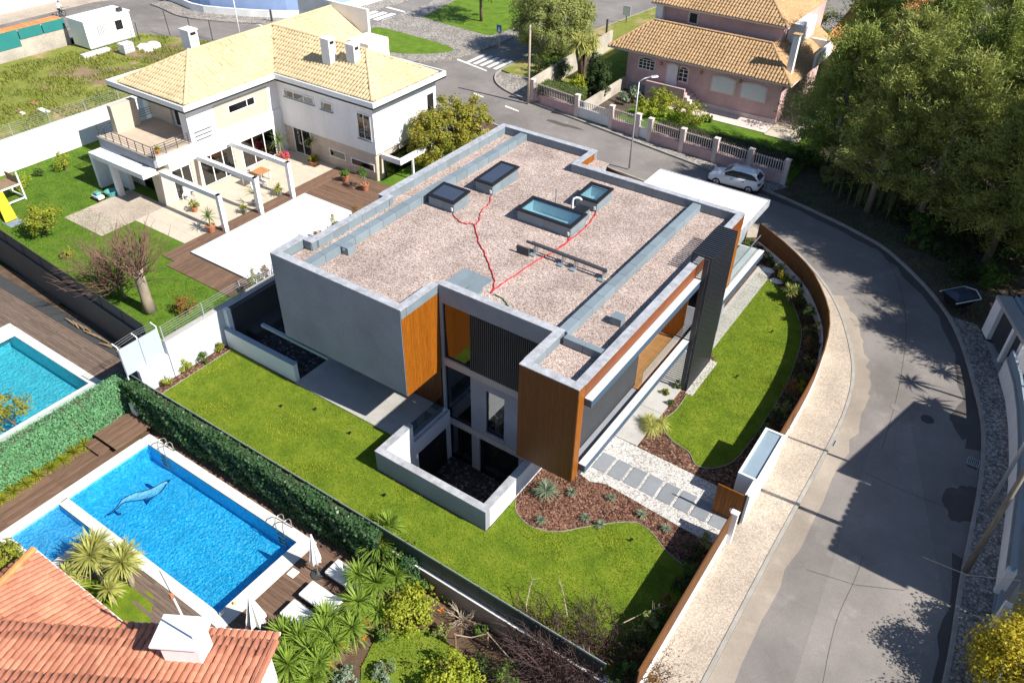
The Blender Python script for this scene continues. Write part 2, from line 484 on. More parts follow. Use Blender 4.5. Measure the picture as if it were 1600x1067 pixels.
def leafm(name, c, c2, trans=0.35, sc=1.2, rough=0.55, k=1.4):
    c = tuple(min(.8, x * k) for x in c); c2 = tuple(min(.8, x * k) for x in c2)
    m, nt, b = new_mat(name)
    v = pos(nt)
    col = ramp(nt, noise(nt, v, sc, 4, 0.7), [(0.3, c2), (0.7, c)]).outputs[0]
    f2 = noise(nt, v, 7.0, 2)
    col = mixc(nt, 1.0, col, ramp(nt, f2, [(0.3, (0.7,) * 3), (0.7, (1.25,) * 3)]).outputs[0], 'MULTIPLY')
    nt.links.new(col, b.inputs['Base Color'])
    b.inputs['Roughness'].default_value = rough
    b.inputs['Specular IOR Level'].default_value = 0.25
    tr = nt.nodes.new('ShaderNodeBsdfTranslucent'); nt.links.new(col, tr.inputs[0])
    mx = N(nt, 'ShaderNodeMixShader'); mx.inputs[0].default_value = trans
    nt.links.new(b.outputs[0], mx.inputs[1]); nt.links.new(tr.outputs[0], mx.inputs[2])
    out = next(n for n in nt.nodes if n.type == 'OUTPUT_MATERIAL')
    nt.links.new(mx.outputs[0], out.inputs[0])
leafm('leaf_pine', (0.27, 0.31, 0.065), (0.085, 0.12, 0.03), sc=0.9, trans=.2)
leafm('leaf_pine_grey', (0.30, 0.31, 0.075), (0.10, 0.13, 0.035), sc=0.9, trans=.2)
leafm('leaf_dark', (0.045, 0.075, 0.02), (0.025, 0.045, 0.013))
leafm('leaf_mid', (0.10, 0.16, 0.025), (0.055, 0.10, 0.018))
leafm('leaf_yellowgreen', (0.26, 0.27, 0.025), (0.13, 0.16, 0.02))
leafm('leaf_bright', (0.34, 0.36, 0.03), (0.20, 0.25, 0.025), k=1.2)
leafm('leaf_gold', (0.48, 0.38, 0.025), (0.26, 0.23, 0.02), sc=2.0, k=1.2)
leafm('leaf_bush', (0.30, 0.25, 0.03), (0.11, 0.14, 0.022), sc=0.8)
leafm('leaf_ivy', (0.065, 0.13, 0.05), (0.03, 0.07, 0.028), sc=3.0, rough=.35)
leafm('leaf_hedge', (0.13, 0.30, 0.14), (0.08, 0.20, 0.09), sc=3.0)
leafm('leaf_yucca', (0.21, 0.29, 0.04), (0.12, 0.19, 0.03), sc=2.0)
leafm('leaf_yucca_pale', (0.46, 0.44, 0.13), (0.30, 0.32, 0.09), sc=2.0, k=1.2)
leafm('leaf_grey', (0.22, 0.27, 0.18), (0.13, 0.18, 0.12), sc=2.0)
leafm('leaf_rust', (0.26, 0.12, 0.03), (0.14, 0.10, 0.03), sc=2.5)
leafm('leaf_olive', (0.26, 0.28, 0.08), (0.16, 0.19, 0.055), sc=1.0)
leafm('leaf_purple', (0.10, 0.045, 0.04), (0.05, 0.025, 0.025), sc=2.0)
leafm('leaf_reed', (0.19, 0.21, 0.10), (0.11, 0.14, 0.06), sc=2.0)
leafm('flower_orange', (0.75, 0.20, 0.02), (0.6, 0.15, 0.02), sc=2.0)
leafm('flower_pink', (0.55, 0.10, 0.15), (0.4, 0.06, 0.1), sc=2.0)
leafm('grass_blade', (0.28, 0.32, 0.03), (0.085, 0.15, 0.012), sc=0.6, k=1.1)
leafm('grass_blade_deep', (0.13, 0.21, 0.02), (0.075, 0.14, 0.014), sc=1.0, k=1.1)
leafm('grass_wild', (0.27, 0.28, 0.05), (0.15, 0.20, 0.03), sc=0.7, k=1.1)

def glassm(name, tint, mixf=0.5, rough=0.02):
    """window glass: sees through, mirrors the sky more at a slant"""
    m, nt, b = new_mat(name)
    nt.nodes.remove(b)
    out = next(n for n in nt.nodes if n.type == 'OUTPUT_MATERIAL')
    t = N(nt, 'ShaderNodeBsdfTransparent'); t.inputs[0].default_value = rgb(tint)
    g = N(nt, 'ShaderNodeBsdfGlossy'); g.inputs['Roughness'].default_value = rough; g.inputs[0].default_value = (0.95, 0.97, 1, 1)
    fr = N(nt, 'ShaderNodeFresnel', IOR=1.6)
    mr = N(nt, 'ShaderNodeMapRange'); mr.inputs['To Min'].default_value = mixf; mr.inputs['To Max'].default_value = 1.0
    geo = N(nt, 'ShaderNodeNewGeometry')
    k = N(nt, 'ShaderNodeMath', operation='SUBTRACT'); k.inputs[0].default_value = 1.0
    nt.links.new(geo.outputs['Backfacing'], k.inputs[1])
    k2 = N(nt, 'ShaderNodeMath', operation='MULTIPLY')
    nt.links.new(fr.outputs[0], mr.inputs[0]); nt.links.new(mr.outputs[0], k2.inputs[0]); nt.links.new(k.outputs[0], k2.inputs[1])
    mx = N(nt, 'ShaderNodeMixShader')
    nt.links.new(k2.outputs[0], mx.inputs[0]); nt.links.new(t.outputs[0], mx.inputs[1]); nt.links.new(g.outputs[0], mx.inputs[2])
    nt.links.new(mx.outputs[0], out.inputs[0])
glassm('glass', (0.55, 0.62, 0.64), 0.10)
glassm('glass_clear', (0.82, 0.90, 0.90), 0.08)
glassm('glass_dark', (0.16, 0.19, 0.22), 0.05)
glassm('glass_sky', (0.70, 0.85, 0.88), 0.25)

def waterm(name, tint):
    m, nt, b = new_mat(name)
    nt.nodes.remove(b)
    out = next(n for n in nt.nodes if n.type == 'OUTPUT_MATERIAL')
    t = N(nt, 'ShaderNodeBsdfTransparent'); t.inputs[0].default_value = rgb(tint)
    g = N(nt, 'ShaderNodeBsdfGlossy'); g.inputs['Roughness'].default_value = 0.03
    v = pos(nt)
    bp = N(nt, 'ShaderNodeBump', Strength=0.35, Distance=0.05)
    h = noise(nt, v, 6.0, 4, 0.65)
    nt.links.new(h, bp.inputs['Height'])
    fr = N(nt, 'ShaderNodeFresnel', IOR=1.33)
    nt.links.new(bp.outputs[0], fr.inputs['Normal']); nt.links.new(bp.outputs[0], g.inputs['Normal'])
    mx = N(nt, 'ShaderNodeMixShader')
    nt.links.new(fr.outputs[0], mx.inputs[0]); nt.links.new(t.outputs[0], mx.inputs[1]); nt.links.new(g.outputs[0], mx.inputs[2])
    nt.links.new(mx.outputs[0], out.inputs[0])
waterm('water', (0.70, 0.93, 0.98))

def mosaic(name, a, b_, c_):
    """small pool mosaic in mixed blues"""
    m, nt, b = new_mat(name)
    v = pos(nt)
    vo = N(nt, 'ShaderNodeTexVoronoi', Scale=15.0); nt.links.new(mixc(nt, 0.12, v, noise(nt, v, 4, 3, out='Color')), vo.inputs['Vector'])
    sep = nt.nodes.new('ShaderNodeSeparateColor'); nt.links.new(vo.outputs['Color'], sep.inputs[0])
    col = ramp(nt, sep.outputs[0], [(0.0, a), (0.5, b_), (1.0, c_)]).outputs[0]
    col = mixc(nt, 1.0, col, ramp(nt, noise(nt, v, 1.2, 4), [(0.3, (0.85,) * 3), (0.7, (1.1,) * 3)]).outputs[0], 'MULTIPLY')
    nt.links.new(col, b.inputs['Base Color'])
    b.inputs['Roughness'].default_value = 0.4
mosaic('mosaic_blue', (0.02, 0.40, 0.72), (0.04, 0.50, 0.82), (0.16, 0.63, 0.88))
mosaic('mosaic_kid', (0.07, 0.40, 0.72), (0.12, 0.48, 0.78), (0.22, 0.56, 0.82))
mosaic('mosaic_dolphin', (0.16, 0.50, 0.74), (0.24, 0.58, 0.78), (0.34, 0.66, 0.82))
mosaic('mosaic_turquoise', (0.08, 0.52, 0.60), (0.12, 0.58, 0.66), (0.22, 0.66, 0.72))
mosaic('mosaic_navy', (0.004, 0.03, 0.17), (0.006, 0.045, 0.22), (0.01, 0.06, 0.27))
mosaic('mosaic_pale', (0.35, 0.62, 0.72), (0.45, 0.70, 0.78), (0.55, 0.76, 0.82))

def carpaint(name, c):
    m, nt, b = new_mat(name)
    b.inputs['Base Color'].default_value = rgb(c)
    b.inputs['Roughness'].default_value = 0.28
    b.inputs['Coat Weight'].default_value = 0.7
    b.inputs['Coat Roughness'].default_value = 0.05
carpaint('car_white', (0.80, 0.82, 0.84))
carpaint('car_glass', (0.012, 0.014, 0.018))
# ------------------------------------------------------------------ the setting
def smooth(pts, k=6):
    """Catmull-Rom through the points"""
    out = []
    P = [Vector((p[0], p[1])) for p in pts]
    for i in range(len(P) - 1):
        a = P[max(i - 1, 0)]; b = P[i]; c = P[i + 1]; d = P[min(i + 2, len(P) - 1)]
        for j in range(k):
            t = j / k
            q = 0.5 * ((2 * b) + (c - a) * t + (2 * a - 5 * b + 4 * c - d) * t * t + (3 * b - a - 3 * c + d) * t ** 3)
            out.append((q.x, q.y))
    out.append((P[-1].x, P[-1].y))
    return out
def offset(pl, d):
    """polyline shifted sideways by d (left of travel positive)"""
    out = []
    for i, p in enumerate(pl):
        a = pl[max(i - 1, 0)]; b = pl[min(i + 1, len(pl) - 1)]
        t = Vector((b[0] - a[0], b[1] - a[1])).normalized()
        out.append((p[0] - t.y * d, p[1] + t.x * d))
    return out

STREET_Z = -0.12
MB().sheet([(-600, -300), (600, -300), (600, 900), (-600, 900)], -4.5).build('ground', 'dirt', kind='structure')
street = MB().sheet([(-3.9, -10), (20, -10), (20, 170), (-140, 170), (-140, 20), (-96, 20), (-88, 49), (-62, 52), (-34, 51), (-14, 49), (-6, 43), (-3.9, 39)], STREET_Z).build('street', 'asphalt', kind='structure')

KERB_NEAR = smooth([(-2.45, 12), (-2.42, 18), (-2.4, 24), (-2.3, 32.5), (-2.45, 36), (-2.95, 38.7), (-3.9, 41.3), (-5.4, 44.3), (-7.3, 46.9), (-9.8, 49.3), (-13, 51.0), (-18, 52.0), (-30, 53.6), (-39.5, 54.9), (-47, 56.6), (-56, 57.0), (-66, 56.6), (-75, 54.8), (-83.3, 52.0), (-90, 49.6), (-93.5, 46.0), (-95.5, 40), (-97, 30)])
FENCE_LINE = smooth([(-4.3, 15.1), (-4.3, 24), (-4.28, 30), (-4.3, 34), (-4.5, 37), (-4.9, 39.3), (-5.4, 40.9), (-6.1, 42.3), (-7.6, 44.6), (-9.75, 46.6), (-12.2, 48.3)])
KERB_FAR = smooth([(4.95, 12), (4.85, 22.3), (4.5, 27.6), (4.05, 35.3), (3.0, 40.3), (0.2, 47.4), (-4.1, 52.5), (-7, 54.3), (-10.6, 55.6), (-15, 56.8), (-19.5, 57.5), (-29.8, 59.3), (-38.7, 60.9), (-43, 62.2), (-45.3, 64.2), (-46.1, 67), (-45.8, 75), (-44.0, 92), (-41, 120), (-38, 170)])

# our plot and its pavement: kerb stones, cobbles
def kerb(name, line, d, w=0.16):
    return MB().strip(line, offset(line, d * w), STREET_Z - 0.2, 0.03).build(name, 'kerb_stone', kind='structure')
kerb('kerb', KERB_NEAR, 1)
kerb('kerb', KERB_FAR, -1)
nk = offset(KERB_NEAR, 0.16)
i0 = next(i for i, p in enumerate(nk) if p[0] < -13.5)
i1 = next(i for i, p in enumerate(nk) if p[0] < -41)
pl = nk[:i0] + FENCE_LINE[::-1]
MB().prism(pl, -4.4, 0.004).build('pavement', 'cobble_pale', kind='structure')
# terrain under the whole built plot
plot = [(-33.05, 15.2)] + [(-4.3, 15.2)] + FENCE_LINE + [(-13.5, 51.05)] + nk[i0:i1] + [(-41, 52), (-33.05, 50)]
plot_base = MB().prism(plot, -3.6, -0.03)
# hollow for the light well is left open: the base is built round it
plot_base = MB()
plot_base.prism([(-33.05, 15.2), (-19.55, 15.2), (-19.55, 50), (-33.05, 50)], -4.4, -0.03)
plot_base.prism([(-19.55, 15.2), (-13.15, 15.2), (-13.15, 18.15), (-19.55, 18.15)], -4.4, -0.03)
plot_base.prism([(-13.15, 15.2), (-4.3, 15.2)] + FENCE_LINE + [(-13.15, 48.9)], -4.4, -0.03)
plot_base.prism([(-19.55, 23.9), (-13.15, 23.9), (-13.15, 48.9), (-19.55, 50)], -4.4, -0.03)
plot_base.prism([(-33.05, 50), (-19.55, 50), (-13.15, 48.9), (-12.2, 48.3)] + nk[i0 - 8:i1] + [(-41, 52)], -4.4, -0.035)
plot_base.build('plot_ground', 'soil', kind='structure')
MB().sheet([(-24, 50.5), (-13.4, 48.9), (-12.4, 49.6)] + nk[i0 - 3:i0 + 8], 0.01).build('driveway', 'cobble_pale', kind='structure')

LAWN_FRONT = [(-32.2, 15.25), (-4.45, 15.25), (-4.45, 21.2), (-5.3, 21.5), (-6.26, 21.75)] + smooth([(-6.26, 21.75), (-7.28, 22.3), (-8.22, 22.25), (-9.62, 20.96), (-10.62, 19.91), (-11.7, 19.5), (-12.65, 19.8), (-13.15, 20.4)], 5) + [(-13.15, 18.1), (-19.55, 18.1), (-19.55, 20.25), (-27.2, 20.25), (-32.2, 20.25)]
MB().sheet(LAWN_FRONT, 0.0).build('lawn', 'lawn', kind='structure')
LAWN_SIDE = smooth([(-9.75, 31.8), (-9.7, 30.2), (-9.85, 28.9), (-9.0, 28.0), (-7.9, 27.7), (-7.2, 27.1), (-6.3, 27.6), (-5.75, 29.0), (-5.6, 33), (-5.75, 36.5), (-6.4, 40.2), (-7.6, 42.6), (-8.7, 44.0), (-10.7, 45.2)], 5) + [(-11.0, 45.2), (-11.0, 35.5), (-9.75, 35.5)]
MB().sheet(LAWN_SIDE, 0.001).build('lawn', 'lawn', kind='structure')
# bark-mulch beds
BED_FRONT = [(-13.15, 23.3), (-11.5, 23.4), (-10.9, 23.25), (-10.2, 23.55), (-6.4, 23.25), (-4.45, 23.2), (-4.45, 21.2), (-5.3, 21.5)] + smooth([(-6.26, 21.75), (-7.28, 22.3), (-8.22, 22.25), (-9.62, 20.96), (-10.62, 19.91), (-11.7, 19.5), (-12.65, 19.8), (-13.15, 20.4)], 5)
MB().sheet(BED_FRONT, -0.012).build('planting_bed', 'mulch', kind='structure')
MB().sheet([(-11.15, 26.6), (-5.9, 26.4), (-4.45, 26.4)] + [p for p in FENCE_LINE if p[1] > 26.5] + [(-12.2, 46.5), (-11.2, 46)], -0.018).build('planting_bed', 'mulch', kind='structure')
MB().sheet([(-32.95, 15.25), (-32.2, 15.25), (-32.2, 20.25), (-32.95, 20.25)], 0.0).build('planting_bed', 'mulch', kind='structure')
# steel edging that holds the mulch
def edging(line, name='lawn_edging'):
    return MB().strip(line, offset(line, 0.022), -0.05, 0.03).build(name, 'kerb_stone', kind='structure')
edging(smooth([(-5.2, 21.45), (-6.26, 21.75), (-7.28, 22.3), (-8.22, 22.25), (-9.62, 20.96), (-10.62, 19.91), (-11.7, 19.5), (-12.65, 19.8), (-13.1, 20.4)], 6))
edging(smooth([(-9.75, 31.6), (-9.7, 30.2), (-9.85, 28.9), (-9.0, 28.0), (-7.9, 27.7), (-7.2, 27.1), (-6.3, 27.6), (-5.75, 29.0), (-5.6, 33), (-5.75, 36.5), (-6.4, 40.2), (-7.6, 42.6), (-8.7, 44.0), (-10.7, 45.2)], 5))
edging([(-32.2, 15.3), (-32.2, 20.2)])
MB().sheet([(-11.5, 23.42), (-10.9, 23.27), (-10.2, 23.57), (-6.4, 23.27), (-4.5, 23.2), (-4.5, 25.0), (-5.4, 25.0), (-5.4, 26.45), (-11.2, 26.6), (-11.6, 26.6)], 0.002).build('gravel_path', 'white_gravel', kind='structure')
# stepping slabs of the entrance path, one by one
path = empty('slab_path', (-8, 24.7, 0), 'row of grey stepping slabs across the white gravel to the gate', 'path')
for k in range(8):
    x = -11.28 + k * 0.845
    MB().box(x, x + 0.70, 24.12, 25.30, -0.02, 0.03).build('paving_slab', 'slab_stone', path, bevel=0.008)
# concrete strip along the street side of the house, with joints
for k in range(7):
    y = 26.62 + k * 2.8
    MB().box(-11.2 if y > 35 else -11.4, -10.15, y, y + 2.78, -0.05, 0.02).build('side_walkway', 'concrete', kind='structure')
MB().box(-27.2, -19.55, 20.27, 23.3, -0.1, 0.03).build('terrace_slab', 'concrete', kind='structure')
# white pebble strip at the foot of the tower
MB().box(-9.86, -9.45, 31.6, 35.0, -0.02, 0.02).build('pebble_strip', 'white_gravel', kind='structure')

# street marks: sand along the near kerb, wet dark patches at the far kerb
def blob(cx, cy, rx, ry, n=26, seed=0, amp=0.18, rot=0.0):
    g = random.Random(seed); ph = [g.uniform(0, 6.28) for _ in range(4)]
    out = []
    for k in range(n):
        a = 2 * math.pi * k / n
        r = 1 + amp * (math.sin(2 * a + ph[0]) + 0.6 * math.sin(3 * a + ph[1]) + 0.5 * math.sin(5 * a + ph[2]) + .3 * math.sin(9 * a + ph[3]))
        x, y = rx * r * math.cos(a), ry * r * math.sin(a)
        out.append((cx + x * math.cos(rot) - y * math.sin(rot), cy + x * math.sin(rot) + y * math.cos(rot)))
    return out
def band(line, w0, w1, seed, j=0.3):
    g = random.Random(seed)
    a = offset(line, w0)
    b = [(p[0] + g.uniform(-j, j) * .5, p[1] + g.uniform(-j, j) * .5) for p in offset(line, w1)]
    return a + b[::-1]
seg = [p for p in KERB_NEAR if p[1] < 46 and p[0] > -8]
MB().sheet(band(seg, -0.02, -0.75, 3, 0.35), STREET_Z + 0.004).build('sand_drift', 'asphalt_sand', street)
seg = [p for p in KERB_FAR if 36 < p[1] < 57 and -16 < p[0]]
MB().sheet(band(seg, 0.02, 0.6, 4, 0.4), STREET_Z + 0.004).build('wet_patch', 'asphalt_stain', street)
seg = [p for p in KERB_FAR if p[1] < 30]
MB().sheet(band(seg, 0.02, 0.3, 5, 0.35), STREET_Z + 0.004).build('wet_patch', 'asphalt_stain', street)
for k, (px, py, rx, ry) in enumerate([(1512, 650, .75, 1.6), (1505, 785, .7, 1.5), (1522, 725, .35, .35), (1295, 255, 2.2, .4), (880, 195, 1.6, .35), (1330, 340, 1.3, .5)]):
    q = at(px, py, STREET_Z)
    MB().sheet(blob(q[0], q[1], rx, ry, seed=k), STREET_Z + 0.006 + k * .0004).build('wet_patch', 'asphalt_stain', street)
MB().sheet([at(1360, 700)[:2], at(1420, 640)[:2], at(1500, 1067)[:2], at(1240, 1067)[:2]], STREET_Z + 0.002).build('repair_patch', 'asphalt_patch', street)
for k, pts in enumerate((((1318, 300), (1345, 345), (1395, 420), (1415, 500), (1405, 600), (1378, 700)), ((1348, 868), (1335, 905), (1310, 960), (1296, 1010), (1285, 1067)), ((1343, 735), (1420, 770), (1500, 800)))):
    l2 = smooth([at(x, y, STREET_Z)[:2] for x, y in pts], 8)
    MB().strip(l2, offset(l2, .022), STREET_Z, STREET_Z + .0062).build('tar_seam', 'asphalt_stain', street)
def flat_disc(px, py, r, name, label, cat, m='dark_metal', z=STREET_Z):
    q = at(px, py, z)
    b = MB(); b.lathe((q[0], q[1], z), [(r, 0.0), (r, 0.012), (r * .86, 0.014), (r * .84, 0.006), (0.02, 0.008)], 20)
    return b.build(name, m, label=label, cat=cat)
flat_disc(1449, 655, .33, 'manhole_cover', 'dark round manhole cover in the shaded bend of the street', 'manhole')
flat_disc(1400, 636, .28, 'manhole_cover', 'worn round manhole cover at the shadow edge in the sunlit street', 'manhole', 'asphalt_patch')
flat_disc(1218, 785, .12, 'pavement_cap', 'small round valve cap in the pale cobbled pavement', 'manhole', 'concrete', 0.004)
for px, py, z, lab in ((1297, 690, STREET_Z, 'square iron drain grate beside the sunlit pavement kerb'), (1521, 722, STREET_Z, 'square iron drain grate in the shade at the far kerb')):
    q = at(px, py, z)
    g = empty('drain_grate', q, lab, 'drain grate')
    MB().box(q[0] - .28, q[0] + .28, q[1] - .28, q[1] + .28, z, z + .008).build('frame', 'galvanised', g)
    for k in range(6):
        MB().box(q[0] - .24 + k * .085, q[0] - .24 + k * .085 + .045, q[1] - .24, q[1] + .24, z + .008, z + .018).build('bar', 'black_metal', g)

# far pavements
fk = offset(KERB_FAR, -0.16)
a0 = next(i for i, p in enumerate(fk) if p[1] > 47.6)
a1 = next(i for i, p in enumerate(fk) if p[0] < -14.5)
a2 = next(i for i, p in enumerate(fk) if p[0] < -45.5)
WALL_R = smooth([(6.15, 12), (6.05, 22.5), (5.8, 27.6), (5.35, 34.5), (4.45, 40.3), (3.2, 44.3), (1.9, 47.4)])
MB().prism(fk[:a0] + WALL_R[::-1], -4.4, 0.0).build('pavement', 'cobble_grey', kind='structure')
MB().prism(fk[a1 - 1:a2] + [(-44.6, 66), (-41.5, 66), (-39.2, 62.2), (-38.3, 61.6), (-30, 60.2), (-13.4, 58.4)], -4.4, 0.0).build('pavement', 'cobble_grey', kind='structure')
MB().prism(fk[a0 - 2:a1 + 1] + [(-13.4, 58.4), (-13.4, 62), (70, 62), (70, 46), (3, 46)], -4.4, -0.01).build('wood_ground', 'dark_soil', kind='structure')
MB().prism([(-13.4, 62), (-13.4, 160), (90, 160), (90, 62)], -4.4, -0.02).build('wood_ground', 'dark_soil', kind='structure')
MB().prism(WALL_R + [(3, 46), (70, 46), (70, 5), (6.15, 5)], -4.4, -0.02).build('neighbour_yard', 'concrete', kind='structure')
# pink house plot, raised garden behind its wall
MB().prism([(-38.4, 61.4), (-33, 60.3), (-13.5, 58.6), (-13.5, 100), (-40, 100)], -4.4, 0.03).build('pink_house_garden', 'lawn_deep', kind='structure')
MB().prism([(-40.2, 62.4), (-38.5, 62), (-38.5, 100), (-44, 100)] + [p for p in fk[::-1] if 66 < p[1] < 99 and p[0] < -40] + [(-44.6, 66), (-41.5, 66)], -4.4, 0.02).build('roadside_verge', 'wild_grass', kind='structure')

# traffic island and the verges across the junction
MB().prism(smooth([(-66.4, 70.2), (-64.6, 64.3), (-61.3, 62.6), (-56.5, 62.2), (-53, 64.0), (-51.6, 67.8), (-50.9, 74), (-52, 90), (-55, 110)], 5) + [(-75, 110), (-66.6, 80)], -4.4, 0.02).build('island_pavement', 'cobble_grey', kind='structure')
MB().sheet(smooth([(-63.4, 65.6), (-65.4, 69.0), (-60.5, 69.3), (-53.6, 68.4), (-55.3, 65.2), (-58.9, 63.4), (-61.5, 64.0), (-63.4, 65.6)], 4), 0.035).build('verge', 'verge', kind='structure')
MB().sheet([(-63.6, 75.3), (-60.7, 75.0), (-53.2, 74.4), (-52.6, 78), (-54, 95), (-66, 95), (-65, 84)], 0.035).build('verge', 'verge', kind='structure')
# zebra crossings and lines, each bar on its own
for k in range(5):
    MB().sheet([at(540 + k * 14 + dx, 25 - k * 1.6 + dy + k * 3.5, STREET_Z)[:2] for dx, dy in ((0, 0), (30, -10), (38, -8), (8, 2))], STREET_Z + 0.004).build('crossing_bar', 'line_paint', street)
for k in range(5):
    MB().sheet([(-50.4 + k * .85, 66.3), (-49.95 + k * .85, 66.3), (-49.95 + k * .85, 69.4), (-50.4 + k * .85, 69.4)], STREET_Z + 0.004).build('crossing_bar', 'line_paint', street)
for (a, b) in (((595, 8), (632, 18)), ((715, 92), (760, 110)), ((740, 145), (755, 151)), ((790, 165), (810, 173))):
    MB().sheet([at(a[0], a[1], STREET_Z)[:2], at(b[0], b[1], STREET_Z)[:2], at(b[0] + 1, b[1] + 2.2, STREET_Z)[:2], at(a[0] - 1, a[1] + 2.2, STREET_Z)[:2]], STREET_Z + 0.004).build('lane_line', 'line_paint', street)
for k in range(4):
    q = at(400 + k * 7, 38 + k * 1.6, STREET_Z)
    MB().box(q[0] - .3, q[0] + .3, q[1] - .12, q[1] + .12, STREET_Z, STREET_Z + .005).build('lane_line', 'line_paint', street)

# white walled property at the top, pavement before its curved wall
BW = smooth([(-93, 61.8), (-90.1, 61.4), (-86.8, 60.8), (-84.2, 61.3), (-79.1, 63.5), (-75, 66.2), (-73.2, 69.5), (-72.4, 75), (-72.2, 80), (-72, 100)], 6)
MB().prism(offset(BW, 0.0) + offset(BW, -2.3)[::-1], -4.4, 0.02).build('pavement', 'cobble_grey', kind='structure')
MB().prism(BW + [(-72, 140), (-140, 140), (-140, 61.8)], -4.4, 0.0).build('walled_garden', 'blue_grey_panel', kind='structure')
MB().prism([(-99.6, 30), (-99.6, 56), (-98.4, 58.4), (-101.5, 60), (-103, 56), (-103, 30)], -4.4, 0.02).build('pavement', 'cobble_pale', kind='structure')
MB().prism([(-103, 20), (-103, 57), (-101.5, 61), (-140, 61), (-140, 20)], -4.4, 0.0).build('walled_garden', 'wild_grass', kind='structure')

# vacant lot
vac = [(-95, 14), (-63, 14), (-63, 52), (-60, 56.5)] + [p for p in offset(KERB_NEAR, .16) if p[0] < -62] + [(-97, 14)]
MB().prism([(-97, 14), (-63, 14), (-63, 52.6), (-62.5, 56.7), (-66, 56.5), (-75, 54.7), (-83.3, 51.9), (-86.5, 50.4), (-86.5, 30)], -4.4, 0.1).build('vacant_lot', 'wild_grass', kind='structure')
MB().sheet(blob(*at(310, 90)[:2], 9, 3.6, seed=5, rot=0.5), 0.106).build('bare_earth', 'dirt', kind='structure')
MB().sheet(blob(*at(170, 118)[:2], 6, 2.0, seed=6, rot=0.5), 0.106).build('bare_earth', 'dirt', kind='structure')
MB().prism([(-62.5, 50.2), (-33, 50.2), (-41, 54.6), (-47, 56.2), (-56, 56.7), (-62.5, 56.6)], -4.4, 0.02).build('pavement', 'cobble_grey', kind='structure')

# white house yard, one metre up
YZ = 0.2
MB().prism([(-62.6, 18.9), (-52, 18.25), (-35, 17.15), (-33.15, 17.1), (-33.15, 50.2), (-62.6, 50.2)], -4.4, YZ).build('lawn', 'lawn_deep', kind='structure')
# turquoise pool yard and blue pool yard
TZ, PZ = -0.6, -1.2
TPX0, TPX1, TPY0, TPY1 = -45.0, -36.75, 5.0, 14.3
tb = MB()
for a in ((-70, TPX0, 0, 18), (TPX1, -34.4, 0, 17), (TPX0, TPX1, TPY1, 17.6), (TPX0, TPX1, 0, TPY0)):
    tb.box(*a, -4.4, TZ - .05)
tb.build('terrace_base', 'soil', kind='structure')
pb = MB()
PX0, PX1, PY0, PY1 = -30.95, -20.3, 9.2, 13.55
KX0, KX1, KY0, KY1 = -31.0, -28.2, 6.45, 8.75
for a in ((-34.3, PX0, PY0, 15.0), (PX1, -4.4, PY0, 15.0), (PX0, PX1, PY1, 15.0), (-34.3, KX0, -12, PY0), (KX1, -4.4, -12, PY0), (KX0, KX1, KY1, PY0), (KX0, KX1, -12, KY0)):
    pb.box(*a, -4.4, PZ - .05)
pb.build('garden_base', 'soil', kind='structure')
GARDEN = [at(x, y, PZ)[:2] for x, y in ((590, 990), (640, 980), (675, 985), (705, 1008), (738, 1036), (750, 1080), (640, 1110), (560, 1110), (565, 1040))]
MB().sheet(GARDEN, PZ).build('lawn', 'lawn_patchy', kind='structure')
MB().sheet([(-27.6, 6.0), (-25.0, 8.0), (-23.2, 8.2), (-22.2, 7.3), (-23, 5), (-27, 4.5)], PZ + 0.0).build('lawn', 'lawn', kind='structure')
# ------------------------------------------------------------------ the modern house
H = empty('modern_house', (-19, 30, 0), 'modern grey flat-roofed house with orange wood cladding and gravel roof', 'house')
ZT = 7.65          # top of the parapet walls, caps lie on it
ZG = 7.2           # gravel
def hb(name, m, *b, parent=None, bevel=0):
    return MB().box(*b).build(name, m, parent or H, bevel=bevel)
# --- shell
hb('wall', 'grey_render', -27.75, -19.6, 20.7, 21.0, 2.7, ZT)
hb('wall', 'grey_render', -27.75, -27.45, 21.0, 40.1, 2.7, ZG)
hb('wall', 'grey_render', -19.85, -19.6, 21.0, 23.3, 2.7, ZT - .01)
hb('wall', 'grey_render', -27.45, -20.7, 39.8, 40.1, 0, ZG)
hb('wall', 'grey_render', -20.75, -10.6, 37.6, 37.95, 0, ZG)
hb('wall', 'grey_render', -21.0, -20.7, 37.95, 39.8, 0, ZG)
hb('roof_slab', 'grey_render', -27.45, -19.85, 21.0, 39.8, 6.85, 7.15)
hb('roof_slab', 'grey_render', -19.85, -13.0, 23.6, 37.6, 6.85, 7.15)
hb('roof_slab', 'grey_render', -13.0, -10.9, 21.06, 37.6, 6.85, 7.15)
hb('floor_slab', 'grey_render', -27.45, -19.6, 21.0, 39.8, 2.7, 3.0)
hb('floor_slab', 'grey_render', -19.6, -13.35, 23.62, 37.6, 2.7, 3.0)
hb('floor_slab', 'grey_render', -13.35, -10.7, 20.95, 37.6, 2.62, 3.0)
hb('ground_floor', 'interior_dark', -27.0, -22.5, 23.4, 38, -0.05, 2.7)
hb('ground_floor', 'grey_render', -13.3, -11.45, 23.9, 37.6, -0.05, 2.62)
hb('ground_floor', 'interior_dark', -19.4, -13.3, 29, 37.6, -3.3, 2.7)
hb('inner_wall', 'interior_warm', -27.0, -13.0, 30.0, 30.2, 3.0, 6.85)
# --- gravel roof
g = MB()
g.box(-27.3, -19.75, 20.95, 39.9, 7.15, ZG)
g.box(-19.75, -13.2, 23.5, 37.8, 7.15, ZG)
g.box(-13.2, -10.8, 20.95, 37.8, 7.15, ZG)
g.build('gravel_roof', 'roof_gravel', H)
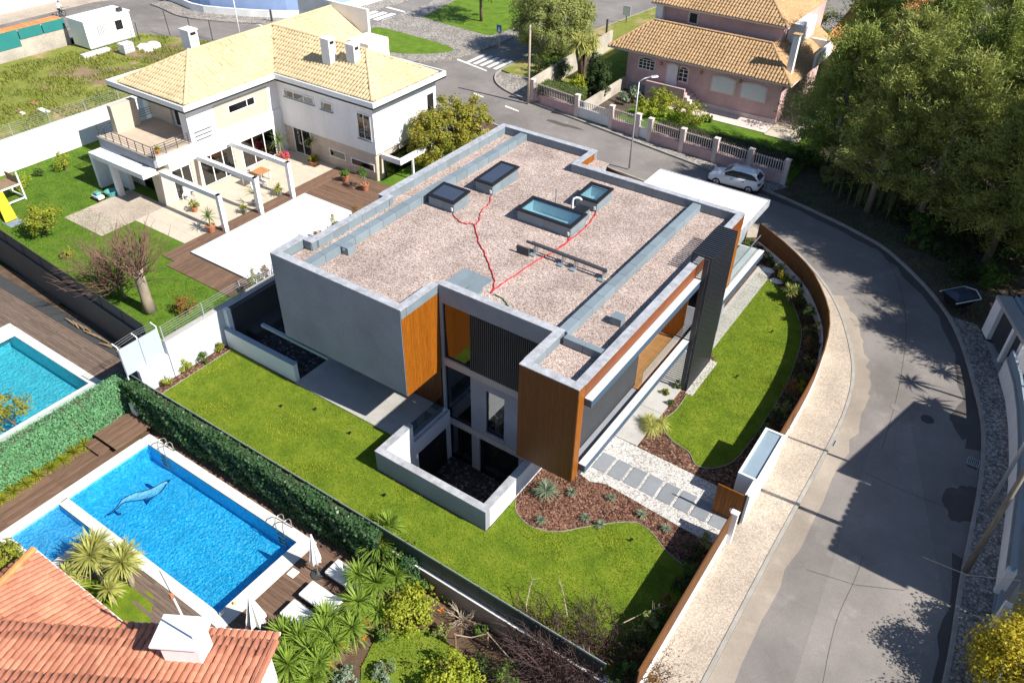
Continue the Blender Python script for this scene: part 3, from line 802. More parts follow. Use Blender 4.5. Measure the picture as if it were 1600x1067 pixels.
# --- parapet: wall core, zinc cladding inside, cap stones on top
EDGES = [(-27.75, -19.55, 20.7, 21.06, 'y+'), (-27.75, -27.39, 21.06, 22.75, 'x+'), (-27.39, -26.77, 22.5, 22.86, 'y-'), (-27.13, -26.77, 22.86, 28.2, 'x+'),
         (-27.55, -26.77, 28.2, 28.5, 'y+'), (-27.55, -27.19, 28.5, 40.1, 'x+'), (-27.19, -20.7, 39.74, 40.1, 'y-'), (-21.06, -20.7, 37.95, 39.74, 'x-'),
         (-21.06, -10.55, 37.6, 37.95, 'y-'), (-10.91, -10.55, 21.06, 37.6, 'x-'), (-13.35, -10.55, 20.7, 21.06, 'y+'), (-13.35, -12.99, 21.06, 23.3, 'x+'),
         (-19.55, -12.99, 23.3, 23.66, 'y+'), (-19.91, -19.55, 21.06, 23.3, 'x-')]
pw = MB()
for x0, x1, y0, y1, s in EDGES:
    pw.box(x0 + .015, x1 - .015, y0 + .015, y1 - .015, ZG - .02, ZT)
pw.build('parapet', 'zinc_panel', H)
def pieces(a, b, step):
    n = max(1, round((b - a) / step)); w = (b - a) / n
    return [(a + i * w, a + (i + 1) * w) for i in range(n)]
for x0, x1, y0, y1, s in EDGES:
    along_x = (x1 - x0) > (y1 - y0)
    for a, b in pieces(x0 if along_x else y0, x1 if along_x else y1, 1.35):
        o = 0.02
        if along_x: bx = (a + .004, b - .004, y0 - o, y1 + o, ZT, ZT + .05)
        else: bx = (x0 - o, x1 + o, a + .004, b - .004, ZT + .003, ZT + .048)
        hb('cap_stone', 'cap_stone', *bx)
    for a, b in pieces((x0 if along_x else y0) + .06, (x1 if along_x else y1) - .06, 1.05):
        t = .022
        if s == 'y+': bx = (a + .006, b - .006, y1 - .015, y1 + t, ZG + .01, ZT - .012)
        elif s == 'y-': bx = (a + .006, b - .006, y0 - t, y0 + .015, ZG + .01, ZT - .012)
        elif s == 'x+': bx = (x1 - .015, x1 + t, a + .006, b - .006, ZG + .01, ZT - .012)
        else: bx = (x0 - t, x0 + .015, a + .006, b - .006, ZG + .01, ZT - .012)
        hb('cladding_panel', 'zinc_panel', *bx)
# --- upstands that divide the gravel
def upstand(x0, x1, y0, y1, z1):
    hb('upstand', 'dark_metal', x0 + .03, x1 - .03, y0 + .03, y1 - .03, ZG - .02, z1 - .03)
    along_x = (x1 - x0) > (y1 - y0)
    for a, b in pieces(x0 if along_x else y0, x1 if along_x else y1, 1.05):
        m = MB()
        if along_x: m.box(a + .006, b - .006, y0, y1, ZG + .005, z1)
        else: m.box(x0, x1, a + .006, b - .006, ZG + .005, z1)
        m.build('cladding_panel', 'zinc_panel', H, bevel=0.012)
upstand(-26.0, -25.5, 21.1, 39.7, 7.62)
upstand(-13.35, -12.88, 23.68, 37.56, 7.62)
upstand(-12.86, -10.95, 23.3, 23.62, 7.60)
# --- wood cladding, board by board
def boards_x(x0, x1, y, z0, z1, w=0.1, m='wood_cladding', parent=None, t=.03):
    for a, b in pieces(x0, x1, w):
        hb('board', m, a + .003, b - .003, y - t, y, z0, z1, parent=parent)
def boards_y(x, y0, y1, z0, z1, w=0.1, m='wood_cladding', parent=None, t=.03):
    for a, b in pieces(y0, y1, w):
        hb('board', m, x, x + t, a + .003, b - .003, z0, z1, parent=parent)
boards_y(-19.6, 20.72, 23.28, 2.66, ZT - .02)
boards_x(-13.35, -10.56, 20.71, 2.5, ZT - .02, m='wood_cladding_shaded')
hb('wall', 'grey_render', -13.34, -10.6, 20.712, 20.9, 2.52, ZT - .02)
boards_y(-10.58, 20.72, 21.18, 2.5, ZT - .02)
hb('wall', 'grey_render', -10.85, -10.583, 20.92, 21.17, 2.52, ZT - .02)
hb('soffit', 'grey_render', -13.33, -10.6, 20.92, 23.6, 2.52, 2.61)
boards_x(-22.5, -19.62, 23.32, 0.03, 2.68, 0.12, m='wood_cladding_shaded')
boards_y(-20.72, 37.97, 39.78, 6.2, ZT - .02, .12)
# fascia strip of boards above the street windows
for k, (a, b) in enumerate(pieces(21.2, 37.9, 2.4)):
    for j in range(5):
        hb('board', 'wood_strip', -10.58, -10.55, a + .003, b - .003, 6.96 + j * .135, 6.96 + j * .135 + .13)
hb('wall', 'grey_render', -10.85, -10.582, 21.2, 37.6, 6.9, ZT - .01)
# ledges over the street side
for z1, y1 in ((6.95, 36.2), (3.25, 42.5)):
    hb('ledge', 'ledge_white', -10.545, -10.22, 21.2, y1, z1 - .04, z1)
    hb('ledge_face', 'ledge_blue', -10.27, -10.235, 21.22, y1 - .02, z1 - .45, z1 - .045)
    hb('ledge_soffit', 'white_paint', -10.545, -10.28, 21.22, y1 - .02, z1 - .45, z1 - .41)
    hb('ledge_web', 'ledge_blue', -10.545, -10.28, 21.205, 21.23, z1 - .41, z1 - .05)
# street-side rooms: dark screened glazing, then an open loggia with wood floor
W1 = hb('window', 'black_metal', -10.98, -10.92, 21.2, 27.1, 3.26, 3.36)
hb('frame', 'black_metal', -10.98, -10.92, 21.2, 27.1, 6.42, 6.55, parent=W1)
for y in (21.2, 23.15, 25.1, 27.0): hb('frame', 'black_metal', -10.98, -10.92, y, y + .08, 3.36, 6.42, parent=W1)
for a, b in ((21.28, 23.15), (23.23, 25.1), (25.18, 27.0)): hb('pane', 'glass_dark', -10.96, -10.945, a, b, 3.36, 6.42, parent=W1)
for k in range(48):
    z = 3.4 + k * .063
    hb('screen_bar', 'dark_metal', -10.915, -10.9, 21.28, 27.0, z, z + .03, parent=W1)
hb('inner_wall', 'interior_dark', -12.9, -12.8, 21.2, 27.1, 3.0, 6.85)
for k, (a, b) in enumerate(pieces(-12.9, -10.6, .14)):
    hb('floor_board', 'table_wood', a + .003, b - .003, 27.1, 31.8, 3.0, 3.06)
boards_x(-12.9, -10.7, 31.9, 3.06, 6.8, .14)
hb('inner_wall', 'white_render', -12.95, -12.9, 27.1, 31.9, 3.0, 6.85)
hb('inner_wall', 'interior_warm', -12.9, -10.98, 27.1, 27.2, 3.06, 6.85)
hb('balustrade', 'glass_clear', -10.63, -10.61, 27.15, 31.75, 3.26, 4.2)
hb('balustrade', 'glass_clear', -10.63, -10.61, 35.2, 42.4, 3.26, 4.2)
hb('handrail', 'steel', -10.645, -10.595, 35.2, 42.4, 4.2, 4.24)
boards_y(-10.6, 35.0, 37.9, 3.26, 6.95, .12)
hb('wall', 'grey_render', -10.9, -10.61, 35.0, 37.6, 3.0, 6.9)
hb('balcony_floor', 'concrete', -13.5, -10.55, 37.95, 42.5, 2.85, 3.2)
# garage roof slab behind
hb('garage_roof', 'white_render', -20.2, -12.25, 37.96, 48.9, 2.86, 3.2)
hb('roof_trim', 'cap_stone', -20.25, -12.2, 48.9, 48.98, 2.8, 3.24)
hb('roof_trim', 'cap_stone', -12.25, -12.17, 42.6, 48.9, 2.8, 3.24)
hb('garage_wall', 'grey_render', -19.8, -13.0, 37.97, 48.2, 0, 2.86)
hb('porch_roof', 'white_render', -23.2, -21.1, 40.12, 42.2, 5.2, 5.5)
mat('tower_metal', (0.032, 0.036, 0.046), 0.35, 0.1, 3.0, rnd=0.05)
# --- slatted dark tower on the street side
for k in range(18):
    y = 31.8 + k * .1795
    s = MB()
    s.box(-10.01, -9.87, y, y + .085, 0.0, 8.26)
    s.box(-10.92, -10.0101, y, y + .085, 8.14, 8.26)
    s.box(-10.92, -10.8, y, y + .085, ZG, 8.1399)
    s.build('tower_slat', 'tower_metal', H)
hb('tower_rail', 'tower_metal', -10.07, -10.012, 31.78, 34.95, 0.0, 0.12)
hb('tower_side', 'tower_metal', -10.25, -10.012, 31.74, 31.795, 0.0, 8.13)
for z in (2.6, 5.2): hb('tower_rail', 'tower_metal', -10.07, -10.012, 31.8, 34.95, z, z + .1)
# --- recessed facade over the light well (faces the lawn)
FY = 23.3
hb('wall', 'grey_render', -19.55, -13.35, FY + .005, FY + .3, 6.7, ZT - .005)
hb('wall', 'grey_render', -19.55, -19.38, FY, FY + .3, -3.3, 6.7)
hb('wall', 'concrete', -19.38, -13.36, FY - .02, FY + .3, 3.0, 3.42)
hb('wall', 'grey_render', -17.8, -16.88, FY, FY + .3, -.5, 3.0)
hb('wall', 'grey_render', -15.8, -13.3, FY, FY + .3, -.5, 3.0)
hb('wall', 'grey_render', -16.88, -15.8, FY, FY + .3, 2.55, 3.0)
hb('wall', 'grey_render', -16.88, -15.8, FY, FY + .3, -.5, -.22)
hb('window_sill', 'cap_stone', -16.92, -15.76, FY - .08, FY + .02, -.26, -.2)
hb('wall', 'concrete', -19.38, -13.3, FY - .015, FY + .3, -.85, -.5)
hb('wall', 'grey_render', -17.8, -17.3, FY, FY + .3, -3.3, -.85)
hb('wall', 'grey_render', -14.9, -14.7, FY, FY + .3, -3.3, -.85)
def glazing(x0, x1, z0, z1, y=FY + .12, bars=(), m='glass', parent=None):
    w = hb('window', 'black_metal', x0, x1, y - .03, y + .03, z0, z0 + .07, parent=parent)
    hb('frame', 'black_metal', x0, x1, y - .03, y + .03, z1 - .07, z1, parent=w)
    xs = [x0] + list(bars) + [x1 - .06]
    for x in xs: hb('frame', 'black_metal', x, x + .06, y - .03, y + .03, z0 + .07, z1 - .07, parent=w)
    for a, b in zip(xs[:-1], xs[1:]): hb('pane', m, a + .06, b, y - .008, y + .008, z0 + .07, z1 - .07, parent=w)
    return w
glazing(-19.38, -17.8, 3.42, 6.7)
glazing(-19.38, -17.8, -.5, 3.0)
glazing(-16.88, -15.8, -.22, 2.55)
glazing(-19.38, -17.8, -3.3, -.85, bars=(-18.6,))
glazing(-17.3, -14.9, -3.3, -.85, bars=(-16.1,))
glazing(-14.7, -13.3, -3.3, -.85)
# rooms seen through the glass
hb('floor', 'table_wood', -19.4, -13.3, 23.62, 29.0, -.62, -.55)
hb('inner_wall', 'white_render', -16.6, -16.5, 23.7, 27, -.55, 2.65)
hb('inner_wall', 'white_render', -19.5, -13.3, 28.6, 28.7, -3.3, 2.6)
hb('floor', 'concrete', -19.4, -13.3, 23.62, 28.6, -3.35, -3.3)
hb('inner_wall', 'interior_warm', -19.4, -17.6, 26.2, 26.3, 3.0, 6.8)
# a flight of stairs behind the corner glazing
for k in range(11):
    hb('stair_tread', 'steel', -19.2, -18.0, 24.1 + k * .26, 24.36 + k * .26, -.5 + k * .3, -.45 + k * .3)
# dark vertical louvres over the bedroom windows
lv = hb('louvre_screen', 'black_metal', -17.8, -13.36, FY + .10, FY + .14, 3.43, 6.69)
for k in range(40):
    x = -17.78 + k * .1105
    hb('louvre', 'dark_metal', x, x + .05, FY - .02, FY + .1, 3.44, 6.68, parent=lv)
# --- light well
lw = empty('light_well', (-16.3, 19, 0), 'sunken courtyard with grey parapet walls before the recessed facade', 'light well')
def lb(name, m, *b, bevel=0): return MB().box(*b).build(name, m, lw, bevel=bevel)
lb('wall', 'grey_render', -19.5, -13.2, 18.15, 18.48, -3.3, 1.18)
lb('wall', 'pale_wall', -19.5, -19.17, 18.48, 20.45, -3.3, 1.178)
lb('wall', 'pale_wall', -19.5, -19.17, 20.45, 23.3, -3.3, 0.06)
lb('wall', 'pale_wall', -13.52, -13.2, 18.48, 23.28, -3.3, 1.178)
for a, b in pieces(-19.52, -13.18, 1.6): lb('cap_stone', 'cap_stone', a + .004, b - .004, 18.13, 18.5, 1.18, 1.24)
for a, b in pieces(18.5, 20.47, 1.0): lb('cap_stone', 'cap_stone', -19.52, -19.15, a + .004, b - .004, 1.179, 1.238)
for a, b in pieces(18.5, 23.28, 1.6): lb('cap_stone', 'cap_stone', -13.54, -13.18, a + .004, b - .004, 1.179, 1.238)
lb('cap_stone', 'cap_stone', -19.3, -19.15, 20.48, 23.2, .06, .1)
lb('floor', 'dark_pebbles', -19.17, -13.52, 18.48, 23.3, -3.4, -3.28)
lb('balustrade', 'glass', -19.42, -19.40, 20.5, 23.0, .06, 1.1)
# window of the basement in the left wall of the well
lb('door_opening', 'interior_dark', -19.172, -19.15, 20.7, 22.9, -3.28, -.9)
# --- sunken patio at the left of the house
pat = empty('patio', (-30.2, 23, 0), 'shaded patio with low white wall left of the grey house wing', 'patio')
def pt(name, m, *b): return MB().box(*b).build(name, m, pat)
pt('wall', 'pale_wall', -32.6, -27.2, 20.35, 20.62, -.3, 1.14)
pt('cap_stone', 'blue_grey_panel', -32.62, -27.18, 20.33, 20.64, 1.14, 1.19)
pt('wall', 'pale_wall', -32.75, -32.4, 20.62, 20.9, -.3, 2.33)
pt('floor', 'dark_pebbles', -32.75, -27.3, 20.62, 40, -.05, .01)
pt('back_wall', 'dark_sheet', -32.75, -32.45, 20.9, 36, 0, 2.2)
pt('bench', 'dark_sheet', -32.4499, -31.6, 21.6, 36, 0, .5)
pt('beam', 'blue_grey_panel', -29.8, -24.95, 20.78, 20.95, 2.3, 2.46)
# --- things standing on the roof
def roof_light(x0, x1, y0, y1, z1, pane, label, rise=0.0, shaft=False):
    t = empty('roof_light', ((x0 + x1) / 2, (y0 + y1) / 2, ZG), label, 'skylight')
    w = .1
    for b in ((x0, x1, y0, y0 + w), (x0, x1, y1 - w, y1), (x0, x0 + w, y0 + w, y1 - w), (x1 - w, x1, y0 + w, y1 - w)):
        along = (b[1] - b[0]) > (b[3] - b[2])
        for a, c in pieces(b[0] if along else b[2], b[1] if along else b[3], .8):
            bb = (a + .004, c - .004, b[2], b[3]) if along else (b[0], b[1], a + .004, c - .004)
            MB().box(*bb, ZG, z1).build('kerb_panel', 'zinc_panel', t)
    zz = lambda y: z1 + rise * (y - y0) / (y1 - y0)
    o = .07
    def slab(name, m, a0, a1, b0, b1, h0, h1, par=t):
        q = MB()
        vs = [(a0, b0, zz(b0) + h0), (a1, b0, zz(b0) + h0), (a1, b1, zz(b1) + h0), (a0, b1, zz(b1) + h0), (a0, b0, zz(b0) + h1), (a1, b0, zz(b0) + h1), (a1, b1, zz(b1) + h1), (a0, b1, zz(b1) + h1)]
        q.add(vs, [(3, 2, 1, 0), (4, 5, 6, 7), (0, 1, 5, 4), (1, 2, 6, 5), (2, 3, 7, 6), (3, 0, 4, 7)])
        return q.build(name, m, par)
    f = slab('frame', 'black_metal', x0 - o, x1 + o, y0 - o, y0 + .12, 0, .09)
    slab('frame_bar', 'black_metal', x0 - o, x1 + o, y1 - .12, y1 + o, 0, .09, f)
    slab('frame_bar', 'black_metal', x0 - o, x0 + .12, y0 + .12, y1 - .12, 0, .09, f)
    slab('frame_bar', 'black_metal', x1 - .12, x1 + o, y0 + .12, y1 - .12, 0, .09, f)
    slab('pane', pane, x0 + .12, x1 - .12, y0 + .12, y1 - .12, .04, .06)
    if shaft:
        MB().box(x0 + .1, x1 - .1, y0 + .1, y1 - .1, ZG - .04, ZG + .02).build('shaft', 'white_render', t)
        for b in ((x0 + .1, x1 - .1, y0 + .1, y0 + .12), (x0 + .1, x1 - .1, y1 - .12, y1 - .1), (x0 + .1, x0 + .12, y0 + .12, y1 - .12), (x1 - .12, x1 - .1, y0 + .12, y1 - .12)):
            MB().box(*b, ZG + .02, z1).build('lining', 'white_render', t)
    MB().box(x1 - .16, x1 - .07, y0 - .06, y0 - .005, ZG + .12, ZG + .3).build('socket_box', 'white_plastic', t)
    return t
mat('lid_blue', (0.045, 0.060, 0.095), 0.3, 0.1, 2.0)
roof_light(-25.2, -23.5, 29.6, 30.95, 7.76, 'lid_blue', 'small dark lidded roof hatch against the left upstand', .12)
roof_light(-24.15, -23.0, 32.45, 34.95, 7.80, 'lid_blue', 'long dark lidded roof hatch at the back of the gravel roof', .10)
roof_light(-20.4, -17.15, 31.05, 32.55, 7.78, 'glass_sky', 'wide glazed skylight beside the red cable on the gravel roof', .06, True)
roof_light(-18.7, -17.4, 34.2, 35.85, 7.74, 'glass_sky', 'square glazed skylight behind the white vent pipe', .10, True)
def rthing(name, label, cat, parts):
    bs = parts[0][2].v
    t = empty(name, (sum(p[0] for p in bs) / len(bs), sum(p[1] for p in bs) / len(bs), ZG), label, cat)
    for n, m, b in parts: b.build(n, m, t, bevel=.006 if len(b.v) == 8 else 0)
    return t
rthing('vent_box', 'small grey vent box standing alone on the right gravel strip', 'vent box', [('body', 'zinc_panel', MB().box(-11.95, -11.45, 25.8, 26.25, ZG, 7.56)), ('lid', 'zinc_panel', MB().box(-11.98, -11.42, 25.77, 26.28, 7.56, 7.60))])
rthing('vent_box', 'small zinc box with white label against the left upstand', 'vent box', [('body', 'zinc_panel', MB().box(-25.49, -25.05, 23.2, 23.7, ZG, 7.6)), ('lid', 'zinc_panel', MB().box(-25.49, -25.02, 23.17, 23.73, 7.6, 7.63)), ('label_plate', 'white_plastic', MB().box(-25.4, -25.25, 23.19, 23.199, 7.42, 7.56))])
rthing('vent_box', 'upright zinc vent box at the right end of the wide skylight', 'vent box', [('body', 'zinc_panel', MB().box(-17.95, -17.35, 32.7, 33.3, ZG, 7.85)), ('lid', 'black_metal', MB().box(-18.0, -17.3, 32.65, 33.35, 7.85, 7.9))])
rthing('vent_pipe', 'thin upright dark vent pipe behind the wide skylight', 'pipe', [('base', 'zinc_panel', MB().box(-19.85, -19.25, 33.3, 33.75, ZG, 7.24)), ('pipe', 'galvanised', MB().lathe((-19.55, 33.52, 7.24), [(.045, 0), (.045, .95), (.06, .95), (.06, 1.0)], 10))])
rthing('vent_pipe', 'white gooseneck vent pipe between the two glazed skylights', 'pipe', [('base', 'white_paint', MB().box(-18.75, -18.2, 33.15, 33.6, ZG, 7.25)), ('pipe', 'white_paint', MB().tube([(-18.45, 33.4, 7.2), (-18.45, 33.4, 7.9), (-18.42, 33.42, 8.02), (-18.3, 33.5, 8.1), (-18.12, 33.58, 8.08), (-18.05, 33.62, 7.98)], .06, 10))])
t = empty('cable_tray', (-16, 28.6, ZG), 'long dark pipe rack on short legs across the gravel roof', 'pipe rack')
MB().tube([(-18.3, 28.75, 7.72), (-13.8, 28.75, 7.66)], .07, 10).build('pipe', 'dark_metal', t)
MB().tube([(-18.1, 28.95, 7.66), (-13.9, 28.95, 7.6)], .05, 10).build('pipe', 'dark_metal', t)
for x in (-17.8, -16.2, -15.5, -13.95):
    MB().box(x - .025, x + .025, 28.65, 29.05, ZG, 7.62).build('leg', 'steel', t)
    MB().box(x - .15, x + .15, 28.4, 28.64, ZG, 7.27).build('foot_pad', 'zinc_panel', t)
MB().box(-18.6, -17.9, 28.3, 28.4, 7.2, 7.62).build('bracket', 'dark_metal', t)
t = empty('roof_plate', (-19, 24.9, ZG), 'flat zinc cover plates on the gravel behind the recessed facade', 'cover plate')
for a, b in pieces(-19.8, -18.1, .57): MB().box(a + .005, b - .005, 24.2, 25.6, ZG, 7.235).build('sheet', 'zinc_panel', t)
MB().box(-18.55, -17.9, 23.9, 24.5, ZG, 7.36).build('junction_box', 'zinc_panel', t)
def cable(pts, m, label, r=.026, wob=.04):
    g = random.Random(label)
    P = smooth([at(x, y, ZG + .02)[:2] for x, y in pts], 6)
    MB().tube([(p[0] + g.uniform(-wob, wob), p[1] + g.uniform(-wob, wob), ZG + .035) for p in P], r, 6).build('cable', m, label=label, cat='cable', smooth=True)
cable([(707, 334), (716, 345), (728, 350), (740, 352), (748, 378), (757, 396), (766, 420), (773, 440), (770, 457)], 'red_cable', 'red cable running from the small lidded hatch to the cover plate')
cable([(767, 306), (765, 318), (752, 330), (748, 345), (741, 353)], 'red_cable', 'short red cable from the long lidded hatch joining the other red cable')
cable([(931, 324), (930, 335), (918, 352), (890, 376), (868, 392), (842, 406), (800, 434), (775, 451), (766, 459)], 'red_cable', 'long red cable from the square skylight past the pipe rack', .03)
cable([(889, 366), (887, 377), (874, 388)], 'red_cable', 'shortest red cable at the corner of the wide skylight')
cable([(770, 460), (783, 465), (790, 472), (795, 480)], 'green_cable', 'short green cable end at the roof cover plate')
# ------------------------------------------------------------------ boundary walls, fences, hedges
def seg_prism(mb, a, b, t0, t1, z0, z1):
    """upright slab between two ground points, t0..t1 to the left of travel"""
    d = Vector((b[0] - a[0], b[1] - a[1])).normalized(); n = Vector((-d.y, d.x))
    mb.prism([(a[0] + n.x * t0, a[1] + n.y * t0), (b[0] + n.x * t0, b[1] + n.y * t0), (b[0] + n.x * t1, b[1] + n.y * t1), (a[0] + n.x * t1, a[1] + n.y * t1)], z0, z1)
    return mb
def resample(line, step):
    L = [0.0]
    for i in range(1, len(line)): L.append(L[-1] + math.hypot(line[i][0] - line[i - 1][0], line[i][1] - line[i - 1][1]))
    n = max(1, round(L[-1] / step)); out = []
    for k in range(n + 1):
        s = L[-1] * k / n
        i = max(1, next((j for j in range(len(L)) if L[j] >= s - 1e-9), len(L) - 1))
        t = (s - L[i - 1]) / max(1e-9, L[i] - L[i - 1])
        out.append((line[i - 1][0] + (line[i][0] - line[i - 1][0]) * t, line[i - 1][1] + (line[i][1] - line[i - 1][1]) * t))
    return out
def wood_fence_run(line, label, z1=1.8, base=0.55, step=1.25):
    pts = resample(line, step)
    t = empty('wood_fence', (*pts[len(pts) // 2], 0), label, 'fence')
    wb = MB()
    for a, b in zip(pts[:-1], pts[1:]): seg_prism(wb, a, b, 0.0, 0.2, -.1, base)
    wb.build('base_wall', 'white_render', t)
    for a, b in zip(pts[:-1], pts[1:]):
        seg_prism(MB(), a, b, 0.05, 0.11, base + .003, z1).build('fence_panel', 'wood_fence', t)
        n = 9
        for k in range(n):       # horizontal boards standing proud of the panel on the garden side
            z = base + .02 + k * (z1 - base - .03) / n
            seg_prism(MB(), a, b, 0.111, 0.13, z, z + (z1 - base) / n - .02).build('board', 'wood_fence', t)
    for p in pts:
        MB().box(p[0] - .1 - .03, p[0] - .1 + .03, p[1] - .03, p[1] + .03, base, z1 - .02).build('post', 'black_metal', t)
    return t
run1 = [p for p in FENCE_LINE if p[1] <= 23.55] + [(-4.3, 23.6)]
run2 = [(-4.28, 29.5)] + [p for p in FENCE_LINE if p[1] > 29.6]
wood_fence_run(run1, 'straight wooden street fence on white base beside the front lawn')
wood_fence_run(run2, 'curved wooden street fence on white base around the side lawn')
wood_fence_run([at(1013, 292, 1.8)[:2], at(937, 254, 1.8)[:2]], 'short wooden fence behind the modern house under the street lamp')
# gate: open door leaf, white post, letter box
gt = empty('garden_gate', (-4.9, 24.9, 0), 'open brown wooden gate door at the end of the slab path', 'gate')
for k in range(8):
    x = -5.52 + k * .158
    MB().box(x, x + .152, 24.9, 24.95, 0.04, 1.8).build('board', 'wood_cladding', gt)
MB().box(-4.26, -4.2, 24.86, 25.0, 0, 1.85).build('hinge_post', 'black_metal', gt)
MB().box(-5.53, -4.25, 24.951, 24.98, .3, .36).build('rail', 'black_metal', gt)
MB().box(-5.53, -4.25, 24.951, 24.98, 1.4, 1.46).build('rail', 'black_metal', gt)
MB().box(-4.75, -4.5, 24.87, 24.899, 0.55, 0.75).build('letter_box', 'white_paint', gt)
gp = empty('gate_post', (-4.25, 23.75, 0), 'slim white gate post beside the slab path', 'post')
MB().box(-4.42, -4.12, 23.62, 23.85, 0, 1.85).build('shaft', 'white_render', gp)
MB().box(-4.44, -4.1, 23.6, 23.87, 1.85, 1.9).build('cap', 'white_paint', gp)
MB().box(-4.32, -4.1, 25.0, 26.0, 0, 1.8).build('gate_wall', 'white_render', label='short white wall between the gate and the utility niche', cat='wall')
ub = empty('utility_niche', (-4.6, 27.7, 0), 'white box-shaped utility niche with blue-grey lid by the gate', 'utility box')
for b in ((-5.05, -4.12, 26.0, 26.1), (-5.05, -4.12, 29.4, 29.5), (-5.05, -4.95, 26.1, 29.4), (-4.22, -4.12, 26.1, 29.4)):
    MB().box(*b, 0, 1.85).build('wall', 'white_render', ub)
MB().box(-4.95, -4.22, 26.1, 29.4, 1.70, 1.76).build('lid', 'blue_grey_panel', ub)
# low retaining wall of the front lawn with the dark green fence on it
rw = empty('retaining_wall', (-19, 15.1, PZ), 'brown retaining wall along the front lawn with pale coping', 'wall')
MB().box(-34.2, -4.35, 14.98, 15.2, -4.4, 0.02).build('wall', 'brown_wall', rw)
for a, b in pieces(-34.2, -4.35, 2.4): MB().box(a + .004, b - .004, 14.94, 15.22, .02, .06).build('coping_stone', 'coping', rw)
ff = empty('green_fence', (-19, 15.1, 0.06), 'low dark green fence between the lawn and the ivy hedge', 'fence')
for a, b in pieces(-34.2, -5.6, 1.9):
    MB().box(a + .03, b - .03, 15.07, 15.11, .06, .98).build('mesh_panel', 'dark_fence', ff)
    MB().box(a - .03, a + .03, 15.06, 15.12, .06, 1.02).build('post', 'dark_fence', ff)
MB().tube([(-34.2, 15.14, .98), (-5.6, 15.14, .98)], .016, 6).build('top_wire', 'galvanised', ff)
# left boundary of the plot
lwall = empty('boundary_wall', (-33, 20, 0), 'high white boundary wall left of the front lawn with mesh railing on top', 'wall')
MB().box(-33.1, -32.78, 16.98, 20.62, -.1, 2.33).build('wall', 'boundary_paint', lwall)
MB().box(-33.1, -32.78, 20.62, 37.0, -.1, 2.33).build('wall', 'boundary_paint', lwall)
MB().box(-33.12, -32.76, 16.96, 37.02, 2.33, 2.36).build('coping', 'concrete', lwall)
for k in range(8):
    y = 17.05 + k * 2.55
    MB().beam((-32.95, y, 2.36), (-32.95, y, 3.22), .06).build('post', 'galvanised', lwall)
for k in range(6):
    MB().beam((-32.95, 17.05, 2.48 + k * .145), (-32.95, 35, 2.48 + k * .145), .014).build('wire', 'galvanised', lwall)
pw_ = empty('panel_wall', (-33, 16, 0), 'two pale blue-white metal panels on a low wall at the hedge corner', 'wall')
MB().box(-33.05, -32.8, 15.22, 16.95, -.1, 1.5).build('base_wall', 'boundary_paint', pw_)
mat('panel_blue', (0.42, 0.47, 0.56), 0.5, 0.05, 1.0)
for a, b in ((14.7, 15.78), (15.81, 16.9)): MB().box(-33.05, -33.0, a, b, 1.505, 3.15).build('metal_panel', 'panel_blue', pw_)
for y in (14.72, 15.8, 16.92): MB().tube([(-33.08, y, 1.2), (-33.08, y, 3.25), (-33.5, y, 3.32)], .03, 6).build('stay', 'white_paint', pw_)
for k in range(3): MB().tube([(-33.15 - k * .15, 14.7, 3.22 + .03 * k), (-33.2 - k * .13, 15.8, 3.3 + .03 * k), (-33.15 - k * .15, 16.95, 3.22 + .03 * k)], .014, 5).build('wire', 'steel', pw_)
# dark wall behind the turquoise pool yard
dw = empty('dark_wall', (-43.5, 17.8, TZ), 'long dark grey wall topped with dark sheeting behind the turquoise pool deck', 'wall')
A, B = (-52.5, 18.35), (-35.0, 17.25)
seg_prism(MB(), A, B, -.12, .12, -.7, 1.5).build('wall', 'dark_sheet', dw)
def lerp2(a, b, t): return (a[0] + (b[0] - a[0]) * t, a[1] + (b[1] - a[1]) * t)
for k in range(8): seg_prism(MB(), lerp2(A, B, k / 8 + .0008), lerp2(A, B, (k + 1) / 8 - .0008), .0, .03, 1.5, 2.32).build('sheet', 'dark_sheet', dw)
for k in range(9):
    p = lerp2(A, B, k / 8); MB().box(p[0] - .03, p[0] + .03, p[1] - .02, p[1] - .002, 1.5, 2.3).build('post', 'black_metal', dw)
seg_prism(MB(), (-70, 19.4), A, -.12, .12, -.7, 1.5).build('wall', 'dark_sheet', dw)
# white wall and mesh fence behind the white house lawn
ww = empty('garden_wall', (-62.5, 30, 1), 'white garden wall with wire mesh between lawn and vacant lot', 'wall')
MB().box(-62.75, -62.5, 16, 50, -.5, 2.65).build('wall', 'white_render', ww)
for k in range(12):
    y = 17 + k * 3.0
    MB().beam((-62.62, y, 2.65), (-62.62, y, 3.7), .05).build('post', 'galvanised', ww)
for k in range(7): MB().beam((-62.62, 17, 2.75 + k * .15), (-62.62, 50, 2.75 + k * .15), .012).build('wire', 'galvanised', ww)

# ------------------------------------------------------------------ blue pool with dolphin mosaic
pool = empty('swimming_pool', (-25.6, 11.4, PZ), 'rectangular blue mosaic pool with white coping and a dolphin on the floor', 'pool')
def pp(name, m, *b, parent=None, bevel=0): return MB().box(*b).build(name, m, parent or pool, bevel=bevel)
DW, DK = -2.25, -1.65
def basin(x0, x1, y0, y1, zf, m, zt):
    b = MB()
    x0 += .02; x1 -= .02; y0 += .02; y1 -= .02
    b.sheet([(x0, y0), (x1, y0), (x1, y1), (x0, y1)], zf)
    b.quad((x0, y0, zf), (x0, y1, zf), (x0, y1, zt), (x0, y0, zt)); b.quad((x1, y1, zf), (x1, y0, zf), (x1, y0, zt), (x1, y1, zt))
    b.quad((x1, y0, zf), (x0, y0, zf), (x0, y0, zt), (x1, y0, zt)); b.quad((x0, y1, zf), (x1, y1, zf), (x1, y1, zt), (x0, y1, zt))
    return b.build('basin', m, pool)
